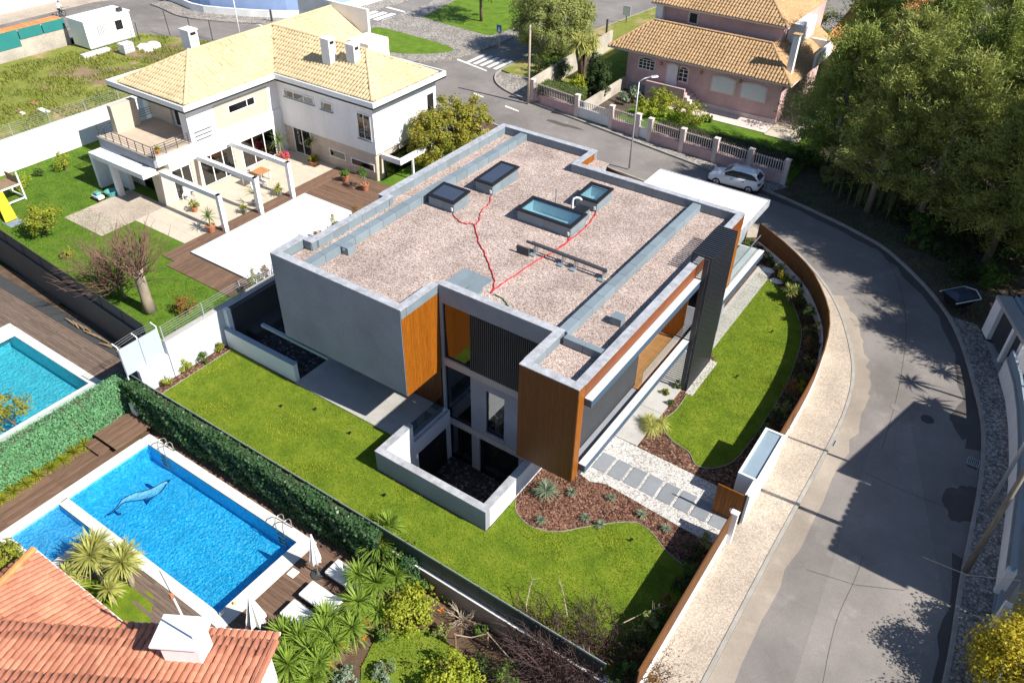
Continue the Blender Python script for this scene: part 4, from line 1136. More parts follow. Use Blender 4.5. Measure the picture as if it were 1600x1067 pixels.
basin(PX0, PX1, PY0, PY1, DW, 'mosaic_blue', PZ - .04)
basin(KX0, KX1, KY0, KY1, DK, 'mosaic_kid', PZ - .04)
WZ = PZ - .13
MB().sheet([(PX0, PY0), (PX1, PY0), (PX1, PY1), (PX0, PY1)], WZ).build('water', 'water', pool)
MB().sheet([(KX0, KY0), (KX1, KY0), (KX1, KY1), (KX0, KY1)], WZ).build('water', 'water', pool)
CZ0, CZ1 = PZ - .06, PZ + .02
for a, b in pieces(PX0 - .55, PX1 + .75, 1.0): pp('coping_stone', 'coping', a + .003, b - .003, PY1, PY1 + .5, CZ0, CZ1)
for a, b in pieces(KX1 + .4, PX1 + .75, 1.0): pp('coping_stone', 'coping', a + .003, b - .003, PY0 - .5, PY0, CZ0, CZ1)
for a, b in pieces(PY0, PY1, 1.0): pp('coping_stone', 'coping', PX1, PX1 + .75, a + .003, b - .003, CZ0, CZ1)
for a, b in pieces(KY0 - .4, PY1, 1.0): pp('coping_stone', 'coping', PX0 - .6, KX0 if b < PY0 else PX0, a + .003, b - .003, CZ0, CZ1)
pp('divider', 'coping', KX0, KX1 + .4, KY1, PY0, CZ0, CZ1)
pp('coping_stone', 'coping', KX1, KX1 + .4, KY0 - .4, KY1, CZ0, CZ1)
pp('coping_stone', 'coping', KX0, KX1, KY0 - .4, KY0, CZ0, CZ1)
def zpts(pts, z): return [at(x / 3.9525, 540 + y / 3.9525, z)[:2] for x, y in pts]
dol_top = [(1048, 828), (1018, 836), (985, 850), (960, 868), (930, 882), (900, 893), (865, 900), (838, 905), (805, 918), (775, 932), (752, 948), (738, 966), (722, 988), (705, 1012), (680, 1030), (655, 1045), (642, 1062)]
dol_bot = [(665, 1050), (690, 1036), (712, 1022), (735, 1000), (752, 980), (775, 968), (810, 962), (850, 958), (895, 950), (935, 938), (968, 925), (995, 905), (1015, 880), (1030, 852)]
dmid = [(1040, 842), (1000, 872), (950, 902), (890, 925), (830, 938), (780, 950), (750, 972), (725, 1000), (700, 1024)]
dol = MB().sheet(zpts(dol_top + dol_bot, DW), DW + .006).build('dolphin_mosaic', 'mosaic_dolphin', pool)
MB().sheet(zpts(dol_top[:12] + dmid[::-1][2:], DW), DW + .010).build('belly', 'mosaic_pale', dol)
for f in ([(890, 850), (915, 852), (945, 870), (965, 868), (930, 884), (905, 872)], [(885, 956), (952, 935), (930, 952), (905, 985)], [(700, 1015), (715, 1020), (735, 1035), (752, 1030), (748, 1044), (728, 1048), (706, 1034)], [(1030, 838), (1056, 826), (1040, 850)]):
    MB().sheet(zpts(f, DW), DW + .012).build('fin', 'mosaic_navy', dol)
for ln in (dol_top, dol_bot):
    l2 = zpts(ln, DW); MB().strip(l2, offset(l2, .05), DW + .004, DW + .014).build('outline', 'mosaic_navy', dol)
def ladder(cx, cy, rz, label):
    t = empty('pool_ladder', (cx, cy, PZ), label, 'ladder', rz=rz)
    for s in (-.24, .24):
        b = MB(); b.tube([(s, .35, 0.02), (s, .35, .55), (s, .28, .72), (s, .1, .8), (s, -.08, .74), (s, -.14, .55), (s, -.16, -.9)], .024, 8)
        link(b.mesh('rail', 'steel', smooth=True), 'rail', t)
    for z in (-.25, -.5, -.75):
        link(MB().box(-.24, .24, -.21, -.11, z, z + .03).mesh('step', 'steel'), 'step', t)
    return t
q = at(262, 706, PZ); ladder(q[0], PY1 + .1, 0, 'steel pool ladder at the hedge end of the blue pool')
q = at(432, 822, PZ); ladder(PX1 - 1.0, PY1 + .1, 0, 'steel pool ladder near the closed white parasol')

# decks, plank by plank (planks of one length share a mesh)
def deck(name, x0, x1, y0, y1, z, m, along, w=.14, gap=.008, label=None, seglen=3.2, t=.03):
    d = empty(name, ((x0 + x1) / 2, (y0 + y1) / 2, z), label, 'deck')
    L0, L1 = (x0, x1) if along == 'x' else (y0, y1)
    c0, c1 = (y0, y1) if along == 'x' else (x0, x1)
    n = max(1, round((c1 - c0) / w)); ww_ = (c1 - c0) / n
    segs = pieces(L0, L1, seglen)
    ln = segs[0][1] - segs[0][0]
    b = MB()
    if along == 'x': b.box(-ln / 2 + .003, ln / 2 - .003, -ww_ / 2 + gap / 2, ww_ / 2 - gap / 2, 0, t)
    else: b.box(-ww_ / 2 + gap / 2, ww_ / 2 - gap / 2, -ln / 2 + .003, ln / 2 - .003, 0, t)
    me = b.mesh('plank', m)
    g = random.Random(name + str(x0))
    for i in range(n):
        for a, c in segs:
            u = (a + c) / 2; v = c0 + (i + .5) * ww_
            link(me, 'plank', d, ((u, v) if along == 'x' else (v, u)) + (z - t + g.uniform(-.003, .003),), world=True)
    return d
deck('pool_deck', PX0 - .55, -15.6, PY1 + .51, 14.45, PZ + .0, 'deck_y', 'y', .15, label='narrow strip of cross planks between the blue pool and the ivy hedge')
deck('pool_deck', -33.5, PX0 - .61, 4.0, 12.2, PZ + .0, 'deck_y', 'y', .15, label='brown plank deck along the left end of the blue pool', seglen=2.6)
deck('deck_platform', -33.4, PX0 - .58, 12.25, 14.4, PZ + .34, 'deck_y', 'y', .15, label='raised brown deck platform in the hedge corner', seglen=2.15)
deck('deck_step', -33.3, PX0 - 1.1, 11.6, 12.2, PZ + .18, 'deck_y', 'y', .15, label='low wooden step below the raised deck platform', seglen=.6)
deck('pool_deck', PX1 + .76, -14.6, 5.0, PY1 + .5, PZ + .0, 'deck_x', 'x', .15, label='brown plank deck with loungers at the right end of the pool', seglen=2.3)
deck('pool_deck', KX1 + .42, PX1 + .75, 7.3, PY0 - .51, PZ + .0, 'deck_grey_x', 'x', .15, label='weathered plank deck between the blue pool and the tiled roof', seglen=3.4)

# ------------------------------------------------------------------ turquoise pool next door
tp = empty('swimming_pool', (-41, 10, TZ), 'turquoise pool with pale stone coping beyond the left hedge', 'pool')
b = MB(); zf, zt = -1.8, TZ - .04; TPX0 += .02; TPX1 -= .02; TPY1 -= .02
b.sheet([(TPX0, TPY0), (TPX1, TPY0), (TPX1, TPY1), (TPX0, TPY1)], zf)
b.quad((TPX0, TPY0, zf), (TPX0, TPY1, zf), (TPX0, TPY1, zt), (TPX0, TPY0, zt)); b.quad((TPX1, TPY1, zf), (TPX1, TPY0, zf), (TPX1, TPY0, zt), (TPX1, TPY1, zt))
b.quad((TPX0, TPY1, zf), (TPX1, TPY1, zf), (TPX1, TPY1, zt), (TPX0, TPY1, zt))
b.build('basin', 'mosaic_turquoise', tp)
MB().sheet([(TPX0, TPY0), (TPX1, TPY0), (TPX1, TPY1), (TPX0, TPY1)], TZ - .12).build('water', 'water', tp)
for a, b in pieces(TPX0, TPX1 + .5, 1.2): MB().box(a + .003, b - .003, TPY1, TPY1 + .5, TZ - .06, TZ + .02).build('coping_stone', 'coping', tp)
for a, b in pieces(TPY0, TPY1, 1.2): MB().box(TPX1, TPX1 + .5, a + .003, b - .003, TZ - .06, TZ + .02).build('coping_stone', 'coping', tp)
MB().box(TPX0 - .4, TPX0 + .9, TPY1 - .9, TPY1 + .5, TZ - .05, TZ + .03).build('pool_steps', 'coping', tp)
deck('pool_deck', -60, -34.75, TPY1 + .51, 16.5, TZ, 'deck_grey_x', 'x', .15, label='weathered grey-brown deck beside the turquoise pool', seglen=2.5)
deck('pool_deck', -60, TPX0 - .45, 9, TPY1 + .5, TZ, 'deck_grey_x', 'x', .15, label='weathered deck left of the turquoise pool steps', seglen=2.5)
MB().box(TPX1 + .5, -34.75, 0, TPY1 + .51, TZ - .1, TZ).build('side_path', 'concrete', kind='structure')
MB().box(-60, -34.75, 16.5, 17.25, TZ - .1, TZ + .02).build('planter_strip', 'dark_sheet', kind='structure')
g_ = random.Random(3)
for k in range(16):
    x = -42.5 + k * .46 + g_.uniform(-.1, .1); y = 16.85 + g_.uniform(-.15, .15); a = g_.uniform(-.5, .5)
    MB().tube([(x - .5 * math.cos(a), y - .5 * math.sin(a) * .5, TZ + .1), (x, y, TZ + .16), (x + .5 * math.cos(a), y + .5 * math.sin(a) * .5, TZ + .12)], [.05, .06, .04], 6).build('log', 'log_wood', label=('first second third fourth fifth sixth seventh eighth ninth tenth eleventh twelfth thirteenth fourteenth fifteenth sixteenth'.split()[k]) + ' split log from the left in the strip under the dark wall', cat='log', group='logs in the planter strip')

# ------------------------------------------------------------------ white house terrace
TERR = empty('terrace', (-46, 33, YZ), 'beige stone terrace under the white pergola', 'terrace')
for i, (x0, x1) in enumerate(pieces(-48.6, -43.3, .88)):
    for j, (y0, y1) in enumerate(pieces(25.8, 40.1, .89)):
        MB().box(x0 + .004, x1 - .004, y0 + .004, y1 - .004, YZ - .02, YZ + .03).build('paving_tile', 'pale_travertine', TERR)
MB().box(-52.9, -48.61, 23.2, 28.4, YZ - .02, YZ + .02).build('terrace_paving', 'cobble_pale', kind='structure')
deck('terrace_deck', -43.28, -42.05, 24.0, 40.0, YZ + .05, 'deck_y', 'y', .15, label='strip of brown decking along the white pergola posts', seglen=2.6)
deck('terrace_deck', -42.03, -34.6, 35.4, 40.0, YZ + .05, 'deck_x', 'x', .15, label='brown deck with potted plants behind the white pool cover', seglen=2.3)
deck('terrace_deck', -42.03, -36.0, 23.4, 25.2, YZ + .05, 'deck_y', 'y', .15, label='short brown deck at the near end of the white pool cover', seglen=1.8)
wc = empty('pool_cover', (-38.5, 30.3, YZ), 'large flat white pool cover beside the brown deck', 'pool cover')
MB().box(-42.0, -35.5, 25.25, 35.35, YZ, YZ + .12).build('kerb', 'concrete', wc)
for a, b in pieces(25.25, 35.35, 1.26): MB().box(-41.95, -35.55, a + .0, b - .004, YZ + .12, YZ + .16).build('cover_slat', 'cover_white', wc)
# ------------------------------------------------------------------ tiled roofs
def tile_arrays(poly, w, l, h=.055, seg=4):
    """pan tiles on a sloping flat polygon; returns (V, F) of all tiles, and their frames"""
    P0 = [Vector(p) for p in poly]
    n = (P0[1] - P0[0]).cross(P0[2] - P0[0]).normalized()
    if n.z < 0: n = -n
    v = (Vector((0, 0, 1)) - n * n.z).normalized(); u = v.cross(n).normalized()
    o = P0[0]
    uv = [((p - o).dot(u), (p - o).dot(v)) for p in P0]
    us = [p[0] for p in uv]; vs = [p[1] for p in uv]
    frames = []
    nu = max(1, round((max(us) - min(us)) / w)); wu = (max(us) - min(us)) / nu
    vb = min(vs)
    for i in range(nu):
        uc = min(us) + (i + .5) * wu
        xs = []
        for k in range(len(uv)):
            a = uv[k]; b = uv[(k + 1) % len(uv)]
            if (a[0] - uc) * (b[0] - uc) < 0:
                xs.append(a[1] + (b[1] - a[1]) * (uc - a[0]) / (b[0] - a[0]))
        xs.sort()
        for s0, s1 in zip(xs[::2], xs[1::2]):
            j0 = math.ceil((s0 - vb) / l - 0.45); j1 = math.floor((s1 - vb) / l + .15)
            for j in range(j0, j1):
                frames.append((o + u * uc + v * (vb + j * l)))
    jr = random.Random(len(frames))
    frames = [f + u * jr.gauss(0, .01) + v * jr.gauss(0, .012) + n * abs(jr.gauss(0, .008)) for f in frames]
    # one tile in (u, v, n): lower end lifted over the next row, arch across
    tv = []; r = wu * .47
    for q, (vv, lift) in enumerate(((-.04, .03), (l + .02, .0))):
        for k in range(seg + 1):
            a = math.pi * k / seg
            tv.append((-r * math.cos(a), vv, lift + h * math.sin(a)))
    s1 = seg + 1
    tf = [(k, k + 1, s1 + k + 1, s1 + k) for k in range(seg)]
    tv += [(-r, -.04, -.01), (r, -.04, -.01)]
    b0, b1 = 2 * s1, 2 * s1 + 1
    tf += [(b0, b1, seg, seg - 1), (b0, seg - 1, 1, 0)] + ([(seg - 1, seg - 2, 2, 1)] if seg >= 4 else [])
    return frames, u, v, n, tv, tf
def roof_plane(poly, parent, m, w=.25, l=.38, nparts=0, h=.055, deck_m=None, keyf=None):
    frames, u, v, n, tv, tf = tile_arrays(poly, w, l, h)
    off = wloc(parent)
    B = np.array([list(u), list(v), list(n)])
    T = np.array(tv) @ B
    MB().add([(p[0] - n.x * .012, p[1] - n.y * .012, p[2] - n.z * .012) for p in poly], [tuple(range(len(poly)))]).build('roof_deck', deck_m or m, parent)
    if keyf: frames.sort(key=keyf)
    if nparts:
        me = bpy.data.meshes.new('tile'); me.from_pydata(tv, [], tf); me.materials.append(M[m]); me.update()
        rot = Matrix((list(u), list(v), list(n))).transposed().to_euler()
        for f in frames[:nparts]:
            link(me, 'tile', parent, tuple(f), rot, world=True)
        frames = frames[nparts:]
    if frames:
        Fo = np.array([list(f - off) for f in frames])
        V = (Fo[:, None, :] + T[None]).reshape(-1, 3)
        k = len(tv)
        F = (np.arange(len(frames))[:, None, None] * k + np.array(tf)[None]).reshape(-1, 4)
        o = link(raw_mesh('roof_tiles', V, F, m, 4), 'roof_tiles', parent)
        o['kind'] = 'stuff'
def ridge_caps(a, b, parent, m, r=.13, l=.4, stuff=True):
    a = Vector(a); b = Vector(b); d = b - a; n = max(1, round(d.length / l)); d.normalize()
    s = d.cross(Vector((0, 0, 1))).normalized(); k = s.cross(d).normalized()
    mb = MB()
    for i in range(n):
        p = a + d * (i * l); q = a + d * ((i + 1) * l + .04)
        vs = []
        for e, (pt, rr) in enumerate(((p, r * 1.12), (q, r * .95))):
            for j in range(6):
                an = math.pi * (j / 5 * 1.3 - .15)
                vs.append(pt + s * (rr * math.cos(an)) + k * (rr * math.sin(an) * .8 + .02))
        mb.add(vs, [(j, j + 1, 7 + j, 6 + j) for j in range(5)] + [(0, 1, 2, 3, 4, 5)])
    o = mb.build('ridge_caps', m, parent)
    if stuff: o['kind'] = 'stuff'

def bp(parent, name, m, *b, bevel=0): return MB().box(*b).build(name, m, parent, bevel=bevel)
def win_y(parent, x0, x1, z0, z1, y, fm='white_paint', pm='glass_dark', bars=(), d=.05, name='window', hb_=(), back=True, sill=None):
    """window in a wall that faces -Y; y is the wall face"""
    w = bp(parent, name, fm, x0, x1, y - d, y + .02, z0, z0 + .07)
    bp(w, 'frame', fm, x0, x1, y - d, y + .02, z1 - .07, z1)
    xs = [x0] + list(bars) + [x1 - .07]
    for x in xs: bp(w, 'frame', fm, x, x + .07, y - d, y + .02, z0 + .07, z1 - .07)
    for a, b in zip(xs[:-1], xs[1:]): bp(w, 'pane', pm, a + .07, b, y - .02, y - .012, z0 + .07, z1 - .07)
    for z in hb_: bp(w, 'glazing_bar', fm, x0 + .07, x1 - .07, y - .035, y - .021, z, z + .035)
    if back: bp(w, 'recess', 'interior_dark', x0 + .07, x1 - .07, y - .011, y - .004, z0 + .07, z1 - .07)
    if sill: bp(w, 'sill', sill, x0 - .08, x1 + .08, y - .12, y - d - .001, z0 - .06, z0 + .01)
    return w
def win_x(parent, y0, y1, z0, z1, x, fm='white_paint', pm='glass_dark', bars=(), d=.05, name='window'):
    """window in a wall that faces +X"""
    w = bp(parent, name, fm, x - .02, x + d, y0, y1, z0, z0 + .07)
    bp(w, 'frame', fm, x - .02, x + d, y0, y1, z1 - .07, z1)
    ys = [y0] + list(bars) + [y1 - .07]
    for y in ys: bp(w, 'frame', fm, x - .02, x + d, y, y + .07, z0 + .07, z1 - .07)
    for a, b in zip(ys[:-1], ys[1:]): bp(w, 'pane', pm, x + .012, x + .02, a + .07, b, z0 + .07, z1 - .07)
    bp(w, 'recess', 'interior_dark', x + .004, x + .011, y0 + .07, y1 - .07, z0 + .07, z1 - .07)
    return w

# ------------------------------------------------------------------ white house with cream roof
WH = empty('white_house', (-47, 39, YZ), 'white two-storey house with cream tiled hip roof and pergola terrace', 'house')
E0, E1 = 6.2, 6.7
bp(WH, 'lower_wall', 'white_render', -55.1, -48.7, 29.4, 40.2, 0, 3.05)
bp(WH, 'lower_wall', 'grey_render', -55.1, -48.75, 28.4, 28.6, 3.05, 3.72)
bp(WH, 'floor_slab', 'white_render', -55.1, -48.7, 28.6, 40.2, 3.05, 3.72)
bp(WH, 'side_wall', 'white_render', -55.1, -52.7, 28.4, 28.7, 0, 3.05)
bp(WH, 'porch_roof', 'white_render', -55.0, -48.75, 27.3, 28.395, 2.62, 2.98)
bp(WH, 'porch_side', 'white_render', -55.0, -54.7, 27.32, 28.395, 0, 2.62)
bp(WH, 'porch_post', 'white_render', -52.8, -52.4, 27.32, 27.7, 0, 2.62)
win_y(WH, -52.3, -49.6, .25, 2.55, 29.4, 'black_metal', 'glass_dark', (-51.4, -50.5), name='sliding_door')
bp(WH, 'stone_pier', 'travertine', -49.5, -48.66, 28.4, 29.39, 0, 2.6)
win_x(WH, 28.6, 31.0, .25, 2.5, -48.7, 'white_paint', 'glass_dark', (29.4, 30.2), name='sliding_door')
bp(WH, 'stone_pier', 'travertine', -48.72, -48.62, 31.05, 31.75, 0.2, 2.6)
win_x(WH, 31.8, 34.8, .25, 2.5, -48.7, 'white_paint', 'glass_dark', (32.8, 33.8), name='sliding_door')
bp(WH, 'stone_pier', 'travertine', -48.72, -48.62, 34.85, 35.5, 0.2, 2.6)
win_x(WH, 35.6, 38.9, .25, 2.5, -48.7, 'white_paint', 'glass_dark', (36.7, 37.8), name='sliding_door')
# balcony
for i, (x0, x1) in enumerate(pieces(-55.0, -48.8, .78)):
    for j, (y0, y1) in enumerate(pieces(28.62, 33.0, .73)): bp(WH, 'balcony_tile', 'balcony_tile', x0 + .004, x1 - .004, y0 + .004, y1 - .004, 3.72, 3.75)
bp(WH, 'balcony_coping', 'pale_travertine', -55.15, -48.7, 28.35, 28.62, 3.72, 3.80)
rl = bp(WH, 'railing', 'dark_metal', -55.05, -48.8, 28.46, 28.5, 4.55, 4.59)
for k in range(3): bp(rl, 'rail', 'dark_metal', -55.05, -48.8, 28.47, 28.49, 4.0 + k * .16, 4.02 + k * .16)
for k in range(8): bp(rl, 'baluster', 'dark_metal', -55.05 + k * .885, -55.01 + k * .885, 28.46, 28.5, 3.8, 4.55)
for k in range(4): bp(rl, 'rail', 'dark_metal', -48.84, -48.81, 28.5, 31.6, 4.05 + k * .165, 4.08 + k * .165)
for k in range(4): bp(rl, 'baluster', 'dark_metal', -48.85, -48.81, 28.6 + k * .95, 28.64 + k * .95, 3.75, 4.55)
for k in range(4): bp(rl, 'rail', 'dark_metal', -55.06, -55.03, 28.5, 33, 4.05 + k * .165, 4.08 + k * .165)
# upper floor
bp(WH, 'upper_wall', 'white_render', -56.2, -48.8, 33.2, 50.0, 3.6, E0)
bp(WH, 'upper_wall', 'white_render', -49.6, -48.8, 31.7, 33.2, 3.6, E0)
bp(WH, 'upper_wall', 'travertine', -55.2, -52.6, 33.0, 33.2, 3.6, E0)
bp(WH, 'screen_wall', 'pale_travertine', -54.9, -54.4, 29.6, 31.6, 3.75, 5.75)
bp(WH, 'upper_wall', 'white_render', -56.2, -55.2, 33.2, 50, 0, 3.6)
win_y(WH, -52.4, -49.9, 3.7, 5.9, 33.18, 'white_paint', 'glass_dark', (-51.2,), name='balcony_door')
sh = bp(WH, 'roller_shutter', 'shutter_white', -48.8, -48.76, 32.1, 33.4, 3.75, 5.5)
for k in range(12): bp(sh, 'slat', 'shutter_white', -48.76, -48.745, 32.12, 33.38, 3.78 + k * .142, 3.9 + k * .142)
for z in (3.8, 4.1, 4.4): bp(sh, 'rail', 'dark_metal', -48.7, -48.67, 32.0, 33.5, z, z + .04)
bp(WH, 'stone_panel', 'pale_travertine', -48.8, -48.75, 34.0, 39.0, 3.9, 5.7)
win_x(WH, 35.2, 37.7, 4.75, 5.4, -48.75, 'white_paint', 'glass_dark', (36.9,))
# east wing
bp(WH, 'upper_wall', 'white_render', -48.8, -38.9, 40.0, 47.2, 2.43, E0)
bp(WH, 'stone_wall', 'travertine', -48.7, -39.1, 40.15, 47, 0, 2.43)
for i, (a, b) in enumerate(pieces(-45.7, -39.12, .82)):
    for j in range(5): bp(WH, 'stone_slab', 'travertine', a + .004, b - .004, 40.12, 40.149, .2 + j * .445, .64 + j * .445)
win_y(WH, -48.0, -44.8, 4.85, 5.42, 40.0, 'white_paint', 'glass_dark', (-47.0, -45.9), sill='zinc_panel')
win_y(WH, -44.1, -42.9, 4.75, 5.4, 40.0, 'white_paint', 'glass_dark', sill='zinc_panel')
tw_ = win_y(WH, -40.45, -39.15, 3.42, 5.42, 40.0, 'white_paint', 'glass_dark', (-39.85,), sill='zinc_panel')
for k in range(5): bp(tw_, 'guard_rail', 'dark_metal', -40.45, -39.15, 39.9, 39.92, 3.6 + k * .16, 3.625 + k * .16)
win_y(WH, -47.8, -45.85, .25, 2.42, 40.14, 'white_paint', 'glass_dark', (-46.85,), name='sliding_door')
win_y(WH, -43.9, -42.2, 1.0, 1.65, 40.12, 'white_paint', 'glass_dark', d=.06)
win_y(WH, -41.65, -39.3, .9, 1.5, 40.12, 'white_paint', 'glass_dark', d=.06)
win_x(WH, 46.0, 46.9, 3.3, 5.2, -38.9, 'white_paint', 'glass_dark')
bp(WH, 'canopy', 'white_render', -38.9, -37.0, 40.5, 40.75, 1.95, 2.35)
bp(WH, 'canopy', 'white_render', -37.25, -37.0, 40.75, 44.6, 1.95, 2.35)
bp(WH, 'canopy_post', 'white_paint', -37.2, -37.05, 41.9, 42.05, 0, 1.95)
win_x(WH, 40.9, 44.5, .1, 1.95, -38.95, 'black_metal', 'glass_dark', (42.1, 43.3))
# eaves slab, gutter and roof
for nm, b in (('eaves', (-56.9, -48.1, 31.2, 50.5)), ('eaves', (-48.1, -38.2, 39.4, 47.7))):
    bp(WH, nm, 'white_render', *b, E0, E0 + .12)
def fascia(x0, x1, y0, y1): bp(WH, 'fascia', 'white_paint', x0, x1, y0, y1, E0 + .003, E1)
fascia(-56.9, -48.1, 31.2, 31.32); fascia(-48.22, -48.1, 31.32, 39.4); fascia(-48.22, -38.2, 39.4, 39.52); fascia(-38.32, -38.2, 39.52, 47.7); fascia(-56.9, -56.78, 31.32, 50.5); fascia(-56.78, -49, 50.38, 50.5); fascia(-49.5, -38.32, 47.58, 47.7)
for b in ((-56.7, -48.3, 31.4, 31.6), (-48.5, -48.3, 31.6, 39.6), (-48.3, -38.4, 39.6, 39.8), (-38.6, -38.4, 39.8, 47.5)):
    bp(WH, 'gutter', 'grey_render', *b, E0 + .121, E0 + .3)
RX0, RX1, RY0, RY1 = -56.4, -48.6, 31.7, 50.2      # main wing roof
EX1, EY0, EY1 = -38.7, 39.9, 47.3                  # east wing roof
RZ0, RZ1 = 6.55, 8.5
rm = (RX0 + RX1) / 2; rh = (RX1 - RX0) / 2; em = (EY0 + EY1) / 2; eh = (EY1 - EY0) / 2
A1 = (rm, RY0 + rh, RZ1); A2 = (rm, RY1, RZ1); J = (rm, em, RZ1); B2 = (EX1 - eh, em, RZ1)
V0 = (RX1, EY0, RZ0)
rp = empty('roof', (0, 0, 0)); rp.parent = WH; rp.location = -wloc(WH)
roof_plane([(RX0, RY0, RZ0), (RX1, RY0, RZ0), A1], rp, 'tile_cream', .30, .42, h=.09)
roof_plane([(RX1, RY0, RZ0), V0, J, A1], rp, 'tile_cream', .30, .42, h=.09)
roof_plane([V0, (EX1, EY0, RZ0), B2, J], rp, 'tile_cream', .30, .42, h=.09)
roof_plane([(EX1, EY0, RZ0), (EX1, EY1, RZ0), B2], rp, 'tile_cream', .30, .42, h=.09)
roof_plane([(EX1, EY1, RZ0), (RX1, EY1, RZ0), J, B2], rp, 'tile_cream', .30, .42, h=.09)
roof_plane([(RX1, EY1, RZ0), (RX1, RY1, RZ0), A2, J], rp, 'tile_cream', .30, .42, h=.09)
roof_plane([(RX0, RY1, RZ0), (RX0, RY0, RZ0), A1, A2], rp, 'tile_cream', .30, .42, h=.09)
for a, b in (((RX0, RY0, RZ0), A1), ((RX1, RY0, RZ0), A1), (A1, A2), ((EX1, EY0, RZ0), B2), ((EX1, EY1, RZ0), B2), (J, B2)): ridge_caps(a, b, rp, 'tile_cream')
bp(WH, 'gable_parapet', 'white_render', -56.6, -48.4, 50.25, 50.5, 6.7, 8.9)
bp(WH, 'stair_block', 'white_render', -48.5, -46.2, 47.75, 50.2, 0, 7.1)
def chimney(cx, cy, w, z0, z1, n='chimney'):
    c = bp(WH, n, 'white_render', cx - w, cx + w, cy - w * .8, cy + w * .8, z0, z1)
    bp(c, 'cap', 'white_render', cx - w - .05, cx + w + .05, cy - w * .8 - .05, cy + w * .8 + .05, z1, z1 + .1)
    bp(c, 'flue_slot', 'interior_dark', cx + w, cx + w + .004, cy - w * .5, cy + w * .5, z1 - .3, z1 - .08)
chimney(-44.6, 41.9, .42, 6.9, 9.3); chimney(-42.7, 42.5, .40, 7.0, 9.1); chimney(-54.6, 37.4, .5, 6.9, 9.2)
# pergola frames on the terrace
for y in (28.3, 31.4, 34.4):
    t = empty('pergola_frame', (-42.3, y, YZ), {28.3: 'white pergola frame nearest the bare tree', 31.4: 'middle white pergola frame of the terrace', 34.4: 'white pergola frame nearest the potted plants'}[y], 'pergola', 'pergola frames')
    MB().box(-42.5, -42.2, y, y + .3, YZ, 3.0).build('post', 'white_render', t)
    MB().box(-48.29, -42.19, y - .003, y + .303, 2.65, 3.0).build('beam', 'white_render', t)
    t.children[0].data.materials[0] = M['white_render']
# ------------------------------------------------------------------ pink house
PH = empty('pink_house', (-26, 72, 0), 'pink house with weathered ochre tile roof behind the street wall', 'house')
bp(PH, 'wall', 'pink_render', -33.4, -18.45, 69.2, 80, -1.3, 4.0)
bp(PH, 'upper_wall', 'pink_render', -32.0, -20.6, 73.0, 86, 4.0, 7.35)
bp(PH, 'corner_pillar', 'white_render', -32.6, -31.9, 72.5, 73.2, 4, 9.5)
def arched(x0, x1, z0, z1, m, trim='pink_trim', name='window', bars=0):
    y = 69.2; n = 8
    def arch(a0, a1, b0, b1, rise):
        return [(a0, b0), (a1, b0)] + [(a1 + (a0 - a1) * k / n, b1 + rise * math.sin(math.pi * k / n)) for k in range(n + 1)]
    def slab(pl, y0, y1):
        k = len(pl)
        return MB().add([(p[0], y0, p[1]) for p in pl] + [(p[0], y1, p[1]) for p in pl], [tuple(range(k)), tuple(range(2 * k - 1, k - 1, -1))] + [(i, k + i, k + (i + 1) % k, (i + 1) % k) for i in range(k)])
    w = slab(arch(x0 - .15, x1 + .15, z0 - .12, z1 + .1, .16), y - .06, y + .05).build(name, trim, PH)
    slab(arch(x0, x1, z0, z1, .14), y - .085, y - .061).build('leaf', m, w)
    for k in range(bars):
        x = x0 + (x1 - x0) * (k + 1) / (bars + 1)
        bp(w, 'glazing_bar', 'white_paint', x - .03, x + .03, y - .1, y - .086, z0, z1)
    if bars:
        for z in (z0 + (z1 - z0) * .33, z0 + (z1 - z0) * .66, z0, z1 - .05): bp(w, 'glazing_bar', 'white_paint', x0, x1, y - .105, y - .101, z, z + .05)
    return w
arched(-32.1, -30.6, 2.3, 3.2, 'interior_dark', bars=3)
arched(-29.2, -28.2, 1.45, 3.15, 'shutter_white', name='front_door')
arched(-28.0, -27.2, 1.95, 3.1, 'interior_dark', bars=1)
for a, b, z0, z1 in ((-24.7, -22.7, 1.85, 3.0), (-21.9, -19.8, 1.85, 3.0)):
    w = arched(a, b, z0, z1, 'shutter_white', name='shuttered_window')
    for k in range(9): bp(w, 'slat', 'shutter_white', a + .05, b - .05, 69.2 - .1, 69.2 - .086, z0 + .03 + k * .13, z0 + .12 + k * .13)
for x in (-29.9, -25.9, -22.2): bp(PH, 'wall_lamp', 'terracotta', x - .1, x + .1, 69.05, 69.2, 3.0, 3.3)
bp(PH, 'garage_door', 'zinc_panel', -33.0, -30.5, 69.12, 69.2, -1.25, .8)
bp(PH, 'porch', 'pink_render', -30.4, -26.6, 67.6, 69.2, -.2, 1.4)
for k in range(5): bp(PH, 'step', 'pink_trim', -26.6 + k * .3, -26.3 + k * .3, 67.7, 69.2, -.2, 1.15 - k * .25)
bp(PH, 'porch_wall', 'pink_render', -30.5, -26.6, 67.5, 67.7, -.2, 1.9)
bp(PH, 'plinth', 'pink_trim', -30, -18.4, 69.14, 69.2, 0, .5)
mat('stain', (0.26, 0.17, 0.165), 0.95, 0.4, 1.0)
arched_up = bp(PH, 'upper_window', 'pink_trim', -29.5, -28.4, 72.94, 73.0, 5.95, 7.05)
bp(arched_up, 'leaf', 'interior_dark', -29.3, -28.6, 72.9, 72.939, 6.1, 6.9)
